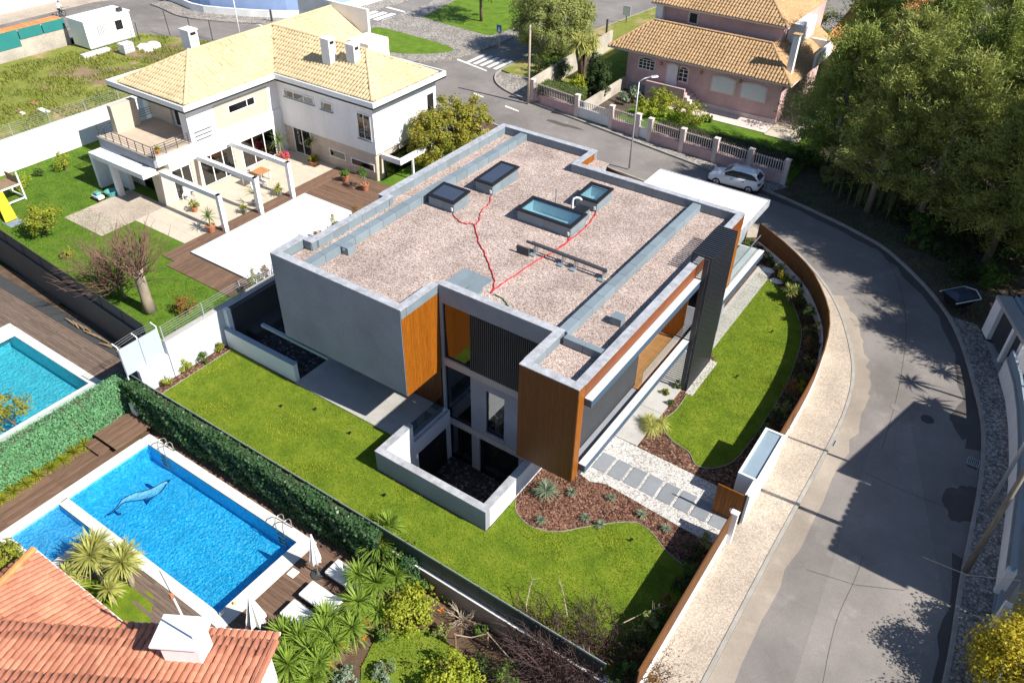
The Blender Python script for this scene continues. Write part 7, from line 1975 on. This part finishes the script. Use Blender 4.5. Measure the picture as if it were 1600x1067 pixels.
# body: stations from nose (+x) to tail, each a ring (half width at sill, belt; heights)
st = [(2.04, .62, .60, .34, .56), (1.98, .78, .74, .22, .72), (1.6, .86, .80, .20, .86), (1.15, .88, .82, .20, .95), (.7, .88, .83, .20, 1.0), (0, .88, .84, .20, 1.02), (-.8, .88, .85, .20, 1.04), (-1.5, .88, .84, .22, 1.08), (-1.92, .84, .80, .28, 1.06), (-2.03, .74, .70, .38, .95)]
rings = []
for x, ws, wb, z0, z1 in st:
    zm = (z0 + z1) / 2
    rings.append([(x, -ws * .9, z0), (x, -ws, z0 + .12), (x, -ws, zm), (x, -wb, z1 - .06), (x, -wb * .86, z1), (x, wb * .86, z1), (x, wb, z1 - .06), (x, ws, zm), (x, ws, z0 + .12), (x, ws * .9, z0)])
body = cpart(loft(rings), 'body', 'car_white', sub=1)
gh = [(1.02, .70, .97, .70, .985), (.55, .72, .99, .62, 1.34), (.1, .73, 1.0, .58, 1.50), (-.7, .73, 1.02, .58, 1.51), (-1.35, .72, 1.05, .55, 1.44), (-1.88, .66, 1.06, .60, 1.10)]
rings = [[(x, -w0, z0), (x, -(w0 + w1) / 2 - .02, (z0 + z1) / 2), (x, -w1, z1 - .02), (x, -w1 * .7, z1), (x, w1 * .7, z1), (x, w1, z1 - .02), (x, (w0 + w1) / 2 + .02, (z0 + z1) / 2), (x, w0, z0)] for x, w0, z0, w1, z1 in gh]
glass_ = cpart(loft(rings), 'windows', 'car_glass')
rings = [[(x, -w, z - .05), (x, -w * .93, z + .012), (x, 0, z + .035), (x, w * .93, z + .012), (x, w, z - .05), (x, 0, z - .08)] for x, w, z in ((.42, .60, 1.40), (.1, .61, 1.49), (-.7, .61, 1.51), (-1.35, .58, 1.45), (-1.58, .56, 1.38))]
cpart(loft(rings), 'roof', 'car_white')
for s in (-1, 1):
    cpart(MB().tube([(1.05, s * .73, 1.0), (.55, s * .665, 1.34), (.2, s * .61, 1.49)], .035, 6), 'pillar', 'car_white')
    cpart(MB().tube([(-.35, s * .755, 1.03), (-.4, s * .6, 1.5)], .03, 6), 'pillar', 'car_glass')
    cpart(MB().tube([(-1.9, s * .68, 1.06), (-1.55, s * .60, 1.36), (-1.3, s * .57, 1.44)], .07, 6), 'pillar', 'car_white')
    cpart(MB().box(.72, .92, s * .86 - .09, s * .86 + .09, .98, 1.12), 'mirror', 'car_white', sm=False)
    for x in (.05, -.85): cpart(MB().box(x, x + .2, s * .88 - .012, s * .88 + .012, .82, .86), 'door_handle', 'dark_metal', sm=False)
    cpart(MB().box(1.78, 1.97, min(s * .45, s * .74), max(s * .45, s * .74), .62, .74), 'headlight', 'lens_clear', sm=False)
    cpart(MB().box(-2.03, -1.86, min(s * .52, s * .82), max(s * .52, s * .82), .78, .95), 'tail_light', 'lens_red', sm=False)
    for x in (1.28, -1.28):
        w = cpart(MB().tube([(x, s * .70, .31), (x, s * .895, .31)], .315, 20), 'tyre', 'tyre')
        cpart(MB().tube([(x, s * .885, .31), (x, s * .905, .31)], .215, 16), 'rim', 'alloy', w)
        for k in range(5):
            a = k * 1.2566; cpart(MB().beam((x, s * .906, .31), (x + .2 * math.cos(a), s * .906, .31 + .2 * math.sin(a)), .05, .02), 'spoke', 'dark_metal', w, False)
cpart(MB().box(-2.07, -2.02, -.26, .26, .62, .74), 'number_plate', 'white_plastic', sm=False)
cpart(MB().box(-2.0, 2.0, -.8, .8, .16, .3), 'underbody', 'tyre', sm=False)

# ------------------------------------------------------------------ lamps, poles, signs
def lamp(base, h, label, head=(1.0, .3), m='galvanised', r=.06):
    t = empty('street_lamp', base, label, 'street lamp')
    b = Vector(base)
    MB().tube([b, b + Vector((0, 0, h * .5)), b + Vector((0, 0, h - .25))], [r * 1.3, r, r * .75], 10).build('pole', m, t, smooth=True)
    a = b + Vector((0, 0, h - .25)); e = a + Vector((head[0], head[1], .28))
    MB().tube([a, a + Vector((head[0] * .4, head[1] * .4, .2)), e], [r * .7, r * .6, r * .5], 8).build('arm', m, t, smooth=True)
    d = Vector((head[0], head[1], 0)).normalized(); s = d.cross(Vector((0, 0, 1)))
    q = e + d * .55
    hd = MB().add([e - s * .1 + Vector((0, 0, -.05)), e + s * .1 + Vector((0, 0, -.05)), q + s * .16 + Vector((0, 0, -.03)), q - s * .16 + Vector((0, 0, -.03)), e - s * .07 + Vector((0, 0, .06)), e + s * .07 + Vector((0, 0, .06)), q + s * .1 + Vector((0, 0, .05)), q - s * .1 + Vector((0, 0, .05))], [(3, 2, 1, 0), (4, 5, 6, 7), (0, 1, 5, 4), (1, 2, 6, 5), (2, 3, 7, 6), (3, 0, 4, 7)]).build('lamp_head', m, t)
    return t
lamp(at(983, 263, 0), 7.2, 'tall grey street lamp behind the modern house opposite the pink wall', (.55, .75))
lamp(at(575, 77, 0), 6.2, 'grey street lamp at the corner of the green traffic island', (-.25, -.25))
lamp((at(378, 72, 0)[0], at(378, 72, 0)[1], 0), 8.5, 'tall white street lamp on the far side of the vacant lot', (-.5, .5), 'white_paint')
b = at(1541, 797, 0); lamp((b[0], b[1], 0), 8.4, 'street lamp on a pale pole beside the right street wall', (-1.0, .0), 'galvanised', .08)
up_ = empty('utility_pole', at(1508, 893, 0), 'weathered wooden utility pole standing in the right-hand pavement', 'pole')
b = Vector(at(1508, 893, 0)); MB().tube([b, b + Vector((0, 0, 4)), b + Vector((0, 0, 8.2))], [.14, .12, .10], 10).build('shaft', 'pole_wood', up_, smooth=True)
MB().box(b.x - .16, b.x + .16, b.y - .16, b.y + .16, 0, .05).build('collar', 'concrete', up_)
up2 = empty('utility_pole', at(825, 161, 0), 'thin wooden utility pole at the corner of the pink wall', 'pole')
b = Vector(at(825, 161, 0)); MB().tube([b, b + Vector((0, 0, 3.5)), b + Vector((0, 0, 7.0))], [.13, .11, .09], 8).build('shaft', 'twig_pale', up2, smooth=True)
MB().beam(b + Vector((-.3, 0, 6.8)), b + Vector((.3, 0, 6.8)), .06).build('crossarm', 'pole_wood', up2)
cb = [at(1415, 972, 0.0), at(1470, 985, 1.2), at(1524, 985, 1.3)]
MB().tube([(2.6, 24.6, 3.2), (4.2, 25.0, 2.9), (5.95, 25.9, 2.9)], .012, 5).build('overhead_cable', 'dark_metal', label='thin cable from the right gate pillar over the pavement', cat='cable')
sg = empty('road_sign', at(780, 80, 0), 'blue pedestrian crossing sign at the junction', 'sign')
b = Vector(at(780, 80, 0)); MB().tube([b, b + Vector((0, 0, 2.7))], .035, 8).build('post', 'galvanised', sg)
MB().box(b.x - .3, b.x + .3, b.y - .06, b.y - .04, 1.9, 2.7).build('panel', 'blue_paint', sg)
MB().add([(b.x - .2, b.y - .065, 2.0), (b.x + .2, b.y - .065, 2.0), (b.x, b.y - .065, 2.55)], [(0, 1, 2)]).build('symbol', 'line_paint', sg)
sg = empty('sign_board', at(978, 36, 0), 'blank white sign board beside the far street', 'sign')
b = Vector(at(978, 36, 0)); MB().box(b.x - .04, b.x + .04, b.y - .04, b.y + .04, 0, 1.0).build('post', 'dark_metal', sg)
MB().box(b.x - .5, b.x + .5, b.y - .08, b.y - .045, .8, 1.9).build('panel', 'white_paint', sg)
for k, (px, py, h, lab) in enumerate(((947, 58, 1.9, 'dark wooden stump post behind the pink roof'), (425, 34, 1.3, 'grey bollard post at the curved white wall'), (500, 34, 1.4, 'dark post beside the zebra crossing'))):
    b = at(px, py, 0); MB().tube([(b[0], b[1], 0), (b[0], b[1], h)], .12, 8).build('bollard', 'dark_sheet', label=lab, cat='post')
# ------------------------------------------------------------------ skip trailer on the verge
q = at(1492, 482, 0)
tr = empty('tipper_trailer', (q[0], q[1], 0), 'dark blue-black tipper trailer with white bars on the shaded verge', 'trailer', rz=.9)
def tp_(mb, n, m, par=tr): return link(mb.mesh(n, m), n, par)
tp_(loft([[(-.6, -.45, .45), (.6, -.45, .45), (.6, .45, .45), (-.6, .45, .45)], [(-.85, -.65, 1.05), (.85, -.65, 1.05), (.85, .65, 1.05), (-.85, .65, 1.05)]]), 'hopper', 'black_metal')
tp_(loft([[(-.8, -.6, 1.051), (.8, -.6, 1.051), (.8, .6, 1.051), (-.8, .6, 1.051)], [(-.45, -.3, 1.3), (.4, -.3, 1.3), (.4, .3, 1.25), (-.45, .3, 1.25)]]), 'cover', 'lid_blue')
for s in (-1, 1):
    tp_(MB().tube([(-.95, s * .7, 1.0), (.9, s * .7, 1.0), (1.1, s * .5, .8)], .035, 6), 'bar', 'white_paint')
    w = tp_(MB().tube([(0, s * .5, .25), (0, s * .64, .25)], .25, 14), 'wheel', 'tyre')
tp_(MB().tube([(.9, .7, 1.0), (1.1, .0, 1.15), (.9, -.7, 1.0)], .035, 6), 'bar', 'white_paint')
tp_(MB().beam((.5, 0, .4), (1.4, 0, .35), .08), 'drawbar', 'dark_metal')
# ------------------------------------------------------------------ pool deck furniture
def lounger(px, py, label):
    q = at(px, py, PZ + .35)
    t = empty('sun_lounger', (q[0], q[1], PZ), label, 'sun lounger', 'white loungers under the yuccas', rz=.0)
    link(MB().box(-.95, .95, -.4, .4, .2, .28).mesh('frame', 'dark_sheet'), 'frame', t)
    o = link(MB().box(-.95, .95, -.42, .42, .28, .46).mesh('mattress', 'canvas_white'), 'mattress', t)
    b_ = o.modifiers.new('round', 'BEVEL'); b_.width = .06; b_.segments = 3
    o = link(MB().add([(.35, -.38, .46), (.92, -.38, .46), (.92, .38, .46), (.35, .38, .46), (.35, -.38, .5), (.92, -.38, .72), (.92, .38, .72), (.35, .38, .5)], [(3, 2, 1, 0), (4, 5, 6, 7), (0, 1, 5, 4), (1, 2, 6, 5), (2, 3, 7, 6), (3, 0, 4, 7)]).mesh('headrest', 'canvas_white'), 'headrest', t)
    for x in (-.85, .85):
        for y in (-.33, .33): link(MB().box(x - .03, x + .03, y - .03, y + .03, 0, .2).mesh('leg', 'dark_sheet'), 'leg', t)
lounger(543, 901, 'white lounger under the yuccas nearest the hedge'); lounger(503, 936, 'middle of the three white loungers'); lounger(474, 966, 'white lounger nearest the tiled roof')
def parasol(base, h, top, w, label, tilt=(0, 0)):
    t = empty('closed_parasol', base, label, 'parasol', 'closed white parasols by the pool')
    tp3 = (tilt[0], tilt[1], h)
    link(MB().lathe((0, 0, 0), [(.3, 0), (.3, .06), (.12, .09), (.05, .16)], 16).mesh('base', 'dark_sheet'), 'base', t)
    link(MB().tube([(0, 0, .1), tp3], .028, 8).mesh('pole', 'log_wood'), 'pole', t)
    rings = []
    for f, r in ((0, w), (.12, w * .95), (.35, w * .72), (.6, w * .5), (.85, w * .25), (1, .03)):
        c = Vector((0, 0, 0)).lerp(Vector((tilt[0], tilt[1], 0)), top + (1 - top) * f); z = h * (top + (1 - top) * f) + .05
        rings.append([(c.x + r * (1 if k % 2 else .62) * math.cos(k * math.pi / 8), c.y + r * (1 if k % 2 else .62) * math.sin(k * math.pi / 8), z - (0.05 if (k % 2 and f == 0) else 0)) for k in range(16)])
    link(loft(rings).mesh('canopy', 'canvas_white'), 'canopy', t)
b = at(497, 897, PZ); parasol(b, 2.5, .34, .26, 'closed white parasol on a round base at the pool corner', (-.05, .1))
b = at(408, 992, PZ); parasol(b, 2.6, .38, .42, 'half-closed white parasol beside the tiled roof')
b = at(458, 895, PZ); MB().box(b[0] - .2, b[0] + .2, b[1] - .2, b[1] + .2, PZ, PZ + .012).build('skimmer_lid', 'white_plastic', label='small square white lid on the brown pool deck', cat='lid')
def ball(px, py, r, m, label, z):
    b = at(px, py, z + r); prof = [(max(.004, r * math.sin(a)), r - r * math.cos(a)) for a in [math.pi * i / 8 for i in range(9)]]
    t = empty('beach_ball', (b[0], b[1], z), label, 'ball', 'balls at the pool')
    link(MB().lathe((0, 0, 0), prof, 14).mesh('skin', m, smooth=True), 'skin', t)
ball(485, 812, .14, 'black_metal', 'dark ball behind the closed parasol', PZ); ball(491, 819, .13, 'canvas_white', 'white ball behind the closed parasol', PZ); ball(500, 826, .14, 'flower_pink', 'pink and white ball beside the ivy hedge', PZ); ball(346, 957, .1, 'canvas_white', 'white float at the near pool corner', PZ); ball(366, 942, .07, 'yellow_plastic', 'small yellow float at the pool edge', PZ)
hp = empty('heat_pump', at_base(222, 640, PZ + .4, PZ), 'white heat pump box in the corner of the hedges', 'heat pump')
o = hp.location; MB().box(o.x - .25, o.x + .2, o.y - .45, o.y + .45, PZ + .34, PZ + 1.1).build('body', 'white_plastic', hp, bevel=.03)
MB().lathe((o.x, o.y, PZ + 1.1), [(.01, 0), (.2, .005), (.2, .015), (.01, .02)], 14).build('fan_grille', 'dark_sheet', hp)
# rope posts in the yucca garden
RPT = []
for k, (px, py) in enumerate(((712, 1012), (762, 1010))):
    b = at(px, py, PZ); RPT.append(b)
    MB().tube([b, (b[0], b[1], b[2] + 1.0)], .045, 8).build('rope_post', 'log_wood', label=('left' if k == 0 else 'right') + ' wooden rope post at the edge of the garden grass', cat='post', group='rope posts in the garden')
a, b = RPT
MB().tube([(a[0], a[1], a[2] + .95), ((a[0] + b[0]) / 2, (a[1] + b[1]) / 2, a[2] + .7), (b[0], b[1], b[2] + .95), (b[0] + 1.6, b[1] - .4, b[2] + .8)], .02, 6).build('rope', 'twig_pale', label='sagging pale rope between the two wooden posts', cat='rope')
# white stepping stones and lawn lights of the modern house
for k, (px, py) in enumerate(((1200, 423), (1213, 440))):
    b = at(px, py, 0); MB().prism(blob(b[0], b[1], .42, .28, 18, 30 + k, .05), 0, .05).build('stepping_stone', 'white_paint', label=('far' if k == 0 else 'near') + ' white oval stepping stone at the end of the side lawn', cat='stone', group='white stepping stones')
LL = ['nearest the patio wall', 'second along the terrace', 'third along the terrace', 'before the light well', 'under the mulch curve', 'beside the tower on the side lawn', 'midway on the side lawn', 'near the pale olive bush']
for k, (px, py) in enumerate(((439, 636), (492, 641), (546, 678), (600, 775), (985, 845), (1150, 590), (1205, 520), (1095, 445))):
    b = at(px, py, 0)
    t = empty('lawn_light', b, 'small black spotlight in the lawn ' + LL[k], 'lawn light', 'lawn spotlights')
    link(MB().lathe((0, 0, 0), [(.05, 0), (.05, .03), (.02, .04), (.02, .12)], 8).mesh('spike', 'black_metal'), 'spike', t)
    link(MB().tube([(-.02, 0, .12), (.1, .02, .18)], .045, 8).mesh('lamp', 'black_metal'), 'lamp', t)
# ------------------------------------------------------------------ white house terrace things
def potted(px, py, label, pot='terracotta', r=.24, h=.38, L=.5, n=45, leaf='leaf_mid', trunk=0.0, kind='blades', seed=0, z=YZ + .05, droop=.5):
    b = at(px, py, z)
    t = empty('potted_plant', (b[0], b[1], z), label, 'potted plant', 'pots on the white house terrace')
    link(MB().lathe((0, 0, 0), [(r * .7, 0), (r, h), (r * 1.12, h), (r * 1.12, h + .06), (r * .9, h + .06), (r * .85, h - .03), (.02, h - .03)], 14).mesh('pot', pot), 'pot', t)
    g = np.random.default_rng(seed + 700)
    if trunk: link(MB().tube([(0, 0, h - .05), (.03, .02, h + trunk)], [.06, .045], 8).mesh('stem', 'pale_bark'), 'stem', t)
    if kind == 'blades': V, F = blades((0, 0, h + trunk), n, L, .06, g, -.1, droop)
    else:
        p, nr = crown_pts((0, 0, h + trunk + L * .6), (L, L, L * .9), 16, 28, L * .45, g, .3); V, F = leaf_quads(p, nr, .12 * (.6 + .8 * g.random(len(p))), .55, g)
    link(raw_mesh('foliage', V, F, leaf, 4), 'foliage', t)
potted(331, 362, 'small palm in a big pot at the nearest pergola post', 'terracotta', .3, .45, .9, 40, 'leaf_mid', .7, seed=1)
potted(382, 333, 'yellow-green plant in a dark pot at the middle pergola post', 'grey_pot', .22, .35, .55, 40, 'leaf_yellowgreen', .1, seed=2)
potted(436, 305, 'green plant in a dark pot at the far pergola post', 'grey_pot', .26, .4, .6, 45, 'leaf_yellowgreen', .15, seed=3)
potted(540, 283, 'leafy plant in a terracotta pot on the deck', 'terracotta', .3, .45, .35, 40, 'leaf_mid', 0, 'bush', 4)
potted(571, 297, 'little tree in a terracotta pot at the deck end', 'terracotta', .3, .45, .45, 40, 'leaf_mid', .7, 'bush', 5)
potted(440, 248, 'tall palm in the inner corner of the white house', 'terracotta', .3, .4, 1.4, 46, 'leaf_mid', 1.1, seed=6)
potted(447, 252, 'pink flowering plant at the foot of the tall palm', 'terracotta', .2, .3, .3, 30, 'flower_pink', 0, 'bush', 7)
potted(489, 252, 'spiky dragon tree beside the sliding door', 'terracotta', .28, .35, .6, 50, 'leaf_mid', 1.3, seed=8)
potted(491, 258, 'bushy yellow-green plant beside the sliding door', 'terracotta', .3, .3, .4, 40, 'leaf_yellowgreen', 0, 'bush', 9)
potted(247, 240, 'small succulent in a terracotta pot on the balcony edge', 'terracotta', .2, .26, .35, 30, 'leaf_yellowgreen', .1, seed=10, z=4.31)
potted(400, 322, 'broad-leaved banana plant at the middle pergola frame', 'grey_pot', .25, .35, 1.2, 14, 'leaf_mid', .6, seed=11)
potted(305, 330, 'bush in a pot against the glass doors', 'terracotta', .25, .3, .35, 30, 'leaf_olive', 0, 'bush', 12)
tb = empty('terrace_table', at(402, 285, YZ + .03), 'orange wooden table on white legs under the pergola', 'table', rz=.0)
link(MB().box(-.5, .5, -1.0, 1.0, .70, .76).mesh('table_top', 'table_wood'), 'table_top', tb)
for x in (-.42, .42):
    for y in (-.9, .9): link(MB().box(x - .04, x + .04, y - .04, y + .04, 0, .70).mesh('leg', 'white_paint'), 'leg', tb)
def chair(px, py, rz, label):
    t = empty('terrace_chair', at(px, py, YZ + .03), label, 'chair', 'white terrace chairs', rz=rz)
    link(MB().box(-.23, .23, -.23, .23, .42, .46).mesh('seat', 'white_plastic'), 'seat', t)
    link(MB().box(-.23, .23, .2, .24, .47, .9).mesh('backrest', 'white_plastic'), 'backrest', t)
    for x in (-.2, .2):
        for y in (-.2, .2): link(MB().box(x - .02, x + .02, y - .02, y + .02, 0, .42).mesh('leg', 'white_plastic'), 'leg', t)
chair(293, 312, .6, 'white chair nearest the stone pier'); chair(302, 305, -.8, 'white chair facing the glass doors'); chair(412, 292, 1.8, 'white chair beside the orange table'); chair(392, 276, -1.3, 'white chair behind the orange table')
# toys and playset on the lawn
ps = empty('playground_set', at(5, 322, YZ), 'white timber play frame with yellow slide at the left edge', 'play set')
o = Vector(ps.location)
for dx, dy in ((0, 0), (1.6, 0), (1.6, 1.5), (0, 1.5)): MB().beam(o + Vector((dx - 1.3, dy, 0)), o + Vector((dx - 1.3, dy, 2.1)), .1).build('post', 'white_paint', ps)
for dx, dy, ex, ey, z in ((0, 0, 1.6, 0, .15), (1.6, 0, 1.6, 1.5, .15), (0, 1.5, 1.6, 1.5, .15), (0, 0, 1.6, 0, 1.2), (1.6, 0, 1.6, 1.5, 1.2)): MB().beam(o + Vector((dx - 1.3, dy, z)), o + Vector((ex - 1.3, ey, z)), .09).build('rail', 'white_paint', ps)
MB().box(o.x - 1.3, o.x + .3, o.y, o.y + 1.5, o.z + 1.15, o.z + 1.22).build('platform', 'log_wood', ps)
for k in range(6): MB().box(o.x - 1.3 + k * .27, o.x - 1.3 + k * .27 + .2, o.y + 1.45, o.y + 1.49, o.z + 1.22, o.z + 1.75).build('board', 'log_wood', ps)
sl = MB(); sl.add([at(-10, 306, YZ + 1.15), at(3, 299, YZ + 1.15), at(27, 341, YZ + .1), at(9, 349, YZ + .1)], [(0, 1, 2, 3)])
s_ = sl.build('slide', 'yellow_plastic', ps); sm_ = s_.modifiers.new('t', 'SOLIDIFY'); sm_.thickness = .06
mq = at(22, 348, YZ); MB().box(mq[0] - .6, mq[0] + .5, mq[1] - .5, mq[1] + .5, YZ, YZ + .03).build('play_mat', 'blue_grey_panel', label='blue-grey play mat at the foot of the yellow slide', cat='mat')
tq = at(155, 312, YZ)
ty = empty('toy_car', (tq[0], tq[1], YZ), 'white ride-on toy car on the lawn by the terrace', 'toy')
MB().box(tq[0] - .45, tq[0] + .45, tq[1] - .25, tq[1] + .25, YZ + .12, YZ + .4).build('body', 'white_plastic', ty, bevel=.06)
MB().box(tq[0] - .2, tq[0] + .25, tq[1] - .2, tq[1] + .2, YZ + .4, YZ + .62).build('cab', 'teal_lid', ty, bevel=.05)
for dx in (-.3, .3):
    for dy in (-.26, .26): MB().tube([(tq[0] + dx, tq[1] + dy - .03, YZ + .13), (tq[0] + dx, tq[1] + dy + .03, YZ + .13)], .13, 10).build('wheel', 'tyre', ty)
tq = at(175, 306, YZ); tt = empty('sand_tub', (tq[0], tq[1], YZ), 'pale teal round tub beside the toy car', 'tub')
MB().lathe((tq[0], tq[1], YZ), [(.32, 0), (.42, .35), (.45, .35), (.45, .4), (.36, .4), (.3, .1), (.02, .1)], 16).build('bowl', 'teal_lid', tt)
# ------------------------------------------------------------------ vacant lot things
q = at(200, 84, .1); ib = empty('water_tank', (q[0], q[1], .1), 'white caged water tank beside the site cabin', 'tank')
MB().box(q[0] - .5, q[0] + .5, q[1] - .6, q[1] + .6, .25, 1.2).build('tank', 'white_plastic', ib, bevel=.05)
MB().box(q[0] - .55, q[0] + .55, q[1] - .65, q[1] + .65, .1, .25).build('pallet', 'log_wood', ib)
for k in range(5): MB().box(q[0] + .505, q[0] + .53, q[1] - .6 + k * .29, q[1] - .56 + k * .29, .25, 1.2).build('cage_bar', 'galvanised', ib)
for k in range(3): MB().box(q[0] + .531, q[0] + .55, q[1] - .6, q[1] + .6, .4 + k * .32, .44 + k * .32).build('cage_bar', 'galvanised', ib)
for k, (px, py, r) in enumerate(((225, 76, .7), (240, 74, .8), (232, 80, .5))):
    b = at(px, py, .1); MB().lathe((b[0], b[1], .1), [(r, 0), (r * .95, r * .35), (r * .6, r * .6), (.05, r * .62)], 9).build('rubble_bag', 'canvas_white', label=('left', 'largest', 'smallest')[k] + ' white rubble bag on the vacant lot', cat='bag', group='rubble bags')
for k, (px, py, a, b_) in enumerate(((68, 174, 1.3, .5), (53, 163, .6, .4), (35, 178, .5, .3))):
    b = at(px, py, .1); MB().box(b[0] - a / 2, b[0] + a / 2, b[1] - b_ / 2, b[1] + b_ / 2, .1, .22).build('concrete_slab', ('white_paint', 'terracotta', 'coping')[k], label=('white slab', 'orange brick lump', 'small pale block')[k] + ' lying in the wild grass', cat='rubble')
b = at(150, 85, .1); MB().box(b[0] - .3, b[0] + .3, b[1] - 1.5, b[1] + 1.5, .1, .4).build('white_beam', 'white_paint', label='long white beam lying before the site cabin', cat='beam')
FP = [(266, 56, 2.6, -.6), (218, 64, 2.0, 0), (300, 60, 2.2, 0), (332, 62, 2.1, 0), (410, 70, 1.6, 0)]
for k, (px, py, h, ln) in enumerate(FP):
    b = at(px, py, .1); MB().tube([(b[0], b[1], .0), (b[0] + ln, b[1] - ln * .4, h)], .05, 6).build('fence_post', 'dark_sheet', label=('leaning dark post', 'dark post beside the site cabin', 'thin dark post in the middle', 'thin dark post with a stub', 'short dark post above the cream roof')[k] + ' at the street edge of the vacant lot', cat='post', group='posts along the vacant lot')
# ------------------------------------------------------------------ cyclist on the far street
q = at(97, 28, STREET_Z)
bi = empty('bicycle', (q[0], q[1], STREET_Z), 'dark bicycle ridden along the far street at the top left', 'bicycle', rz=2.0)
def bp_(mb, n, m, par=bi): return link(mb.mesh(n, m, smooth=True), n, par)
for x in (-.52, .52):
    ring = [(x + .33 * math.cos(a), 0, .34 + .33 * math.sin(a)) for a in [2 * math.pi * i / 18 for i in range(19)]]
    w = bp_(MB().tube(ring, .025, 6), 'wheel', 'tyre')
    for i in range(6):
        a = i * math.pi / 6; bp_(MB().tube([(x - .31 * math.cos(a), 0, .34 - .31 * math.sin(a)), (x + .31 * math.cos(a), 0, .34 + .31 * math.sin(a))], .006, 4), 'spoke', 'steel', w)
bp_(MB().tube([(-.52, 0, .34), (-.12, 0, .32), (.36, 0, .82), (-.2, 0, .82), (-.12, 0, .32)], .022, 6), 'frame', 'black_metal')
bp_(MB().tube([(-.2, 0, .82), (-.52, 0, .34)], .016, 6), 'stay', 'black_metal')
bp_(MB().tube([(.52, 0, .34), (.36, 0, .82), (.33, 0, .98)], .02, 6), 'fork', 'black_metal')
bp_(MB().tube([(.45, -.24, 1.02), (.33, -.1, 1.0), (.33, .1, 1.0), (.45, .24, 1.02)], .018, 6), 'handlebar', 'black_metal')
bp_(MB().box(-.34, -.08, -.07, .07, .88, .94), 'saddle', 'black_metal')
bp_(MB().tube([(-.12, -.12, .2), (-.12, -.08, .32), (-.12, .08, .32), (-.12, .12, .44)], .015, 5), 'crank', 'steel')
rd_ = empty('person', (q[0], q[1], STREET_Z), 'cyclist in a white top leaning over the handlebar', 'person', rz=2.0)
me = bpy.data.meshes.new('body')
J_ = {'pel': (-.2, 0, 1.02, .13), 'waist': (-.1, 0, 1.2, .12), 'chest': (.03, 0, 1.42, .15), 'neck': (.1, 0, 1.58, .06), 'head': (.16, 0, 1.72, .10), 'crown': (.18, 0, 1.82, .075),
      'hl': (-.17, .11, .98, .10), 'kl': (.16, .12, .80, .07), 'al': (-.08, .13, .44, .045), 'tl': (.06, .13, .41, .035),
      'hr': (-.17, -.11, .98, .10), 'kr': (.12, -.12, .60, .07), 'ar': (-.14, -.13, .24, .045), 'tr': (0, -.13, .2, .035),
      'sl': (.04, .19, 1.46, .06), 'el': (.2, .25, 1.22, .045), 'wl': (.4, .22, 1.06, .032), 'fl': (.46, .2, 1.03, .035), 'sr': (.04, -.19, 1.46, .06), 'er': (.2, -.25, 1.22, .045), 'wr': (.4, -.22, 1.06, .032), 'fr': (.46, -.2, 1.03, .035)}
ks = list(J_); E_ = [('pel', 'waist'), ('waist', 'chest'), ('chest', 'neck'), ('neck', 'head'), ('head', 'crown'), ('pel', 'hl'), ('hl', 'kl'), ('kl', 'al'), ('al', 'tl'), ('pel', 'hr'), ('hr', 'kr'), ('kr', 'ar'), ('ar', 'tr'), ('chest', 'sl'), ('sl', 'el'), ('el', 'wl'), ('wl', 'fl'), ('chest', 'sr'), ('sr', 'er'), ('er', 'wr'), ('wr', 'fr')]
me.from_pydata([J_[k][:3] for k in ks], [(ks.index(a), ks.index(b)) for a, b in E_], []); me.update()
m_, nt, bb_ = new_mat('rider_cloth')
zc = N(nt, 'ShaderNodeSeparateXYZ'); nt.links.new(nt.nodes.new('ShaderNodeTexCoord').outputs['Object'], zc.inputs[0])
cr_ = ramp(nt, zc.outputs[2], [(0.0, (0.02, 0.02, 0.025)), (.44, (0.03, 0.04, 0.07)), (1.0, (0.7, 0.7, 0.72))])
cr_.color_ramp.interpolation = 'CONSTANT'
mr_ = N(nt, 'ShaderNodeMapRange'); mr_.inputs['From Max'].default_value = 2.0; nt.links.new(zc.outputs[2], mr_.inputs[0]); nt.links.new(mr_.outputs[0], cr_.inputs[0])
cr_.color_ramp.elements[1].position = .2; cr_.color_ramp.elements[2].position = .55
e_ = cr_.color_ramp.elements.new(.79); e_.color = rgb((0.45, 0.27, 0.19))
nt.links.new(cr_.outputs[0], bb_.inputs['Base Color']); me.materials.append(m_)
bo = link(me, 'body', rd_)
sk = bo.modifiers.new('skin', 'SKIN')
for i, k in enumerate(ks): me.skin_vertices[0].data[i].radius = (J_[k][3],) * 2
me.skin_vertices[0].data[0].use_root = True
sb = bo.modifiers.new('sub', 'SUBSURF'); sb.levels = sb.render_levels = 2
hl = MB().lathe((.17, 0, 1.74), [(.125, 0), (.13, .05), (.10, .11), (.01, .14)], 12); link(hl.mesh('helmet', 'blue_paint', smooth=True), 'helmet', rd_)
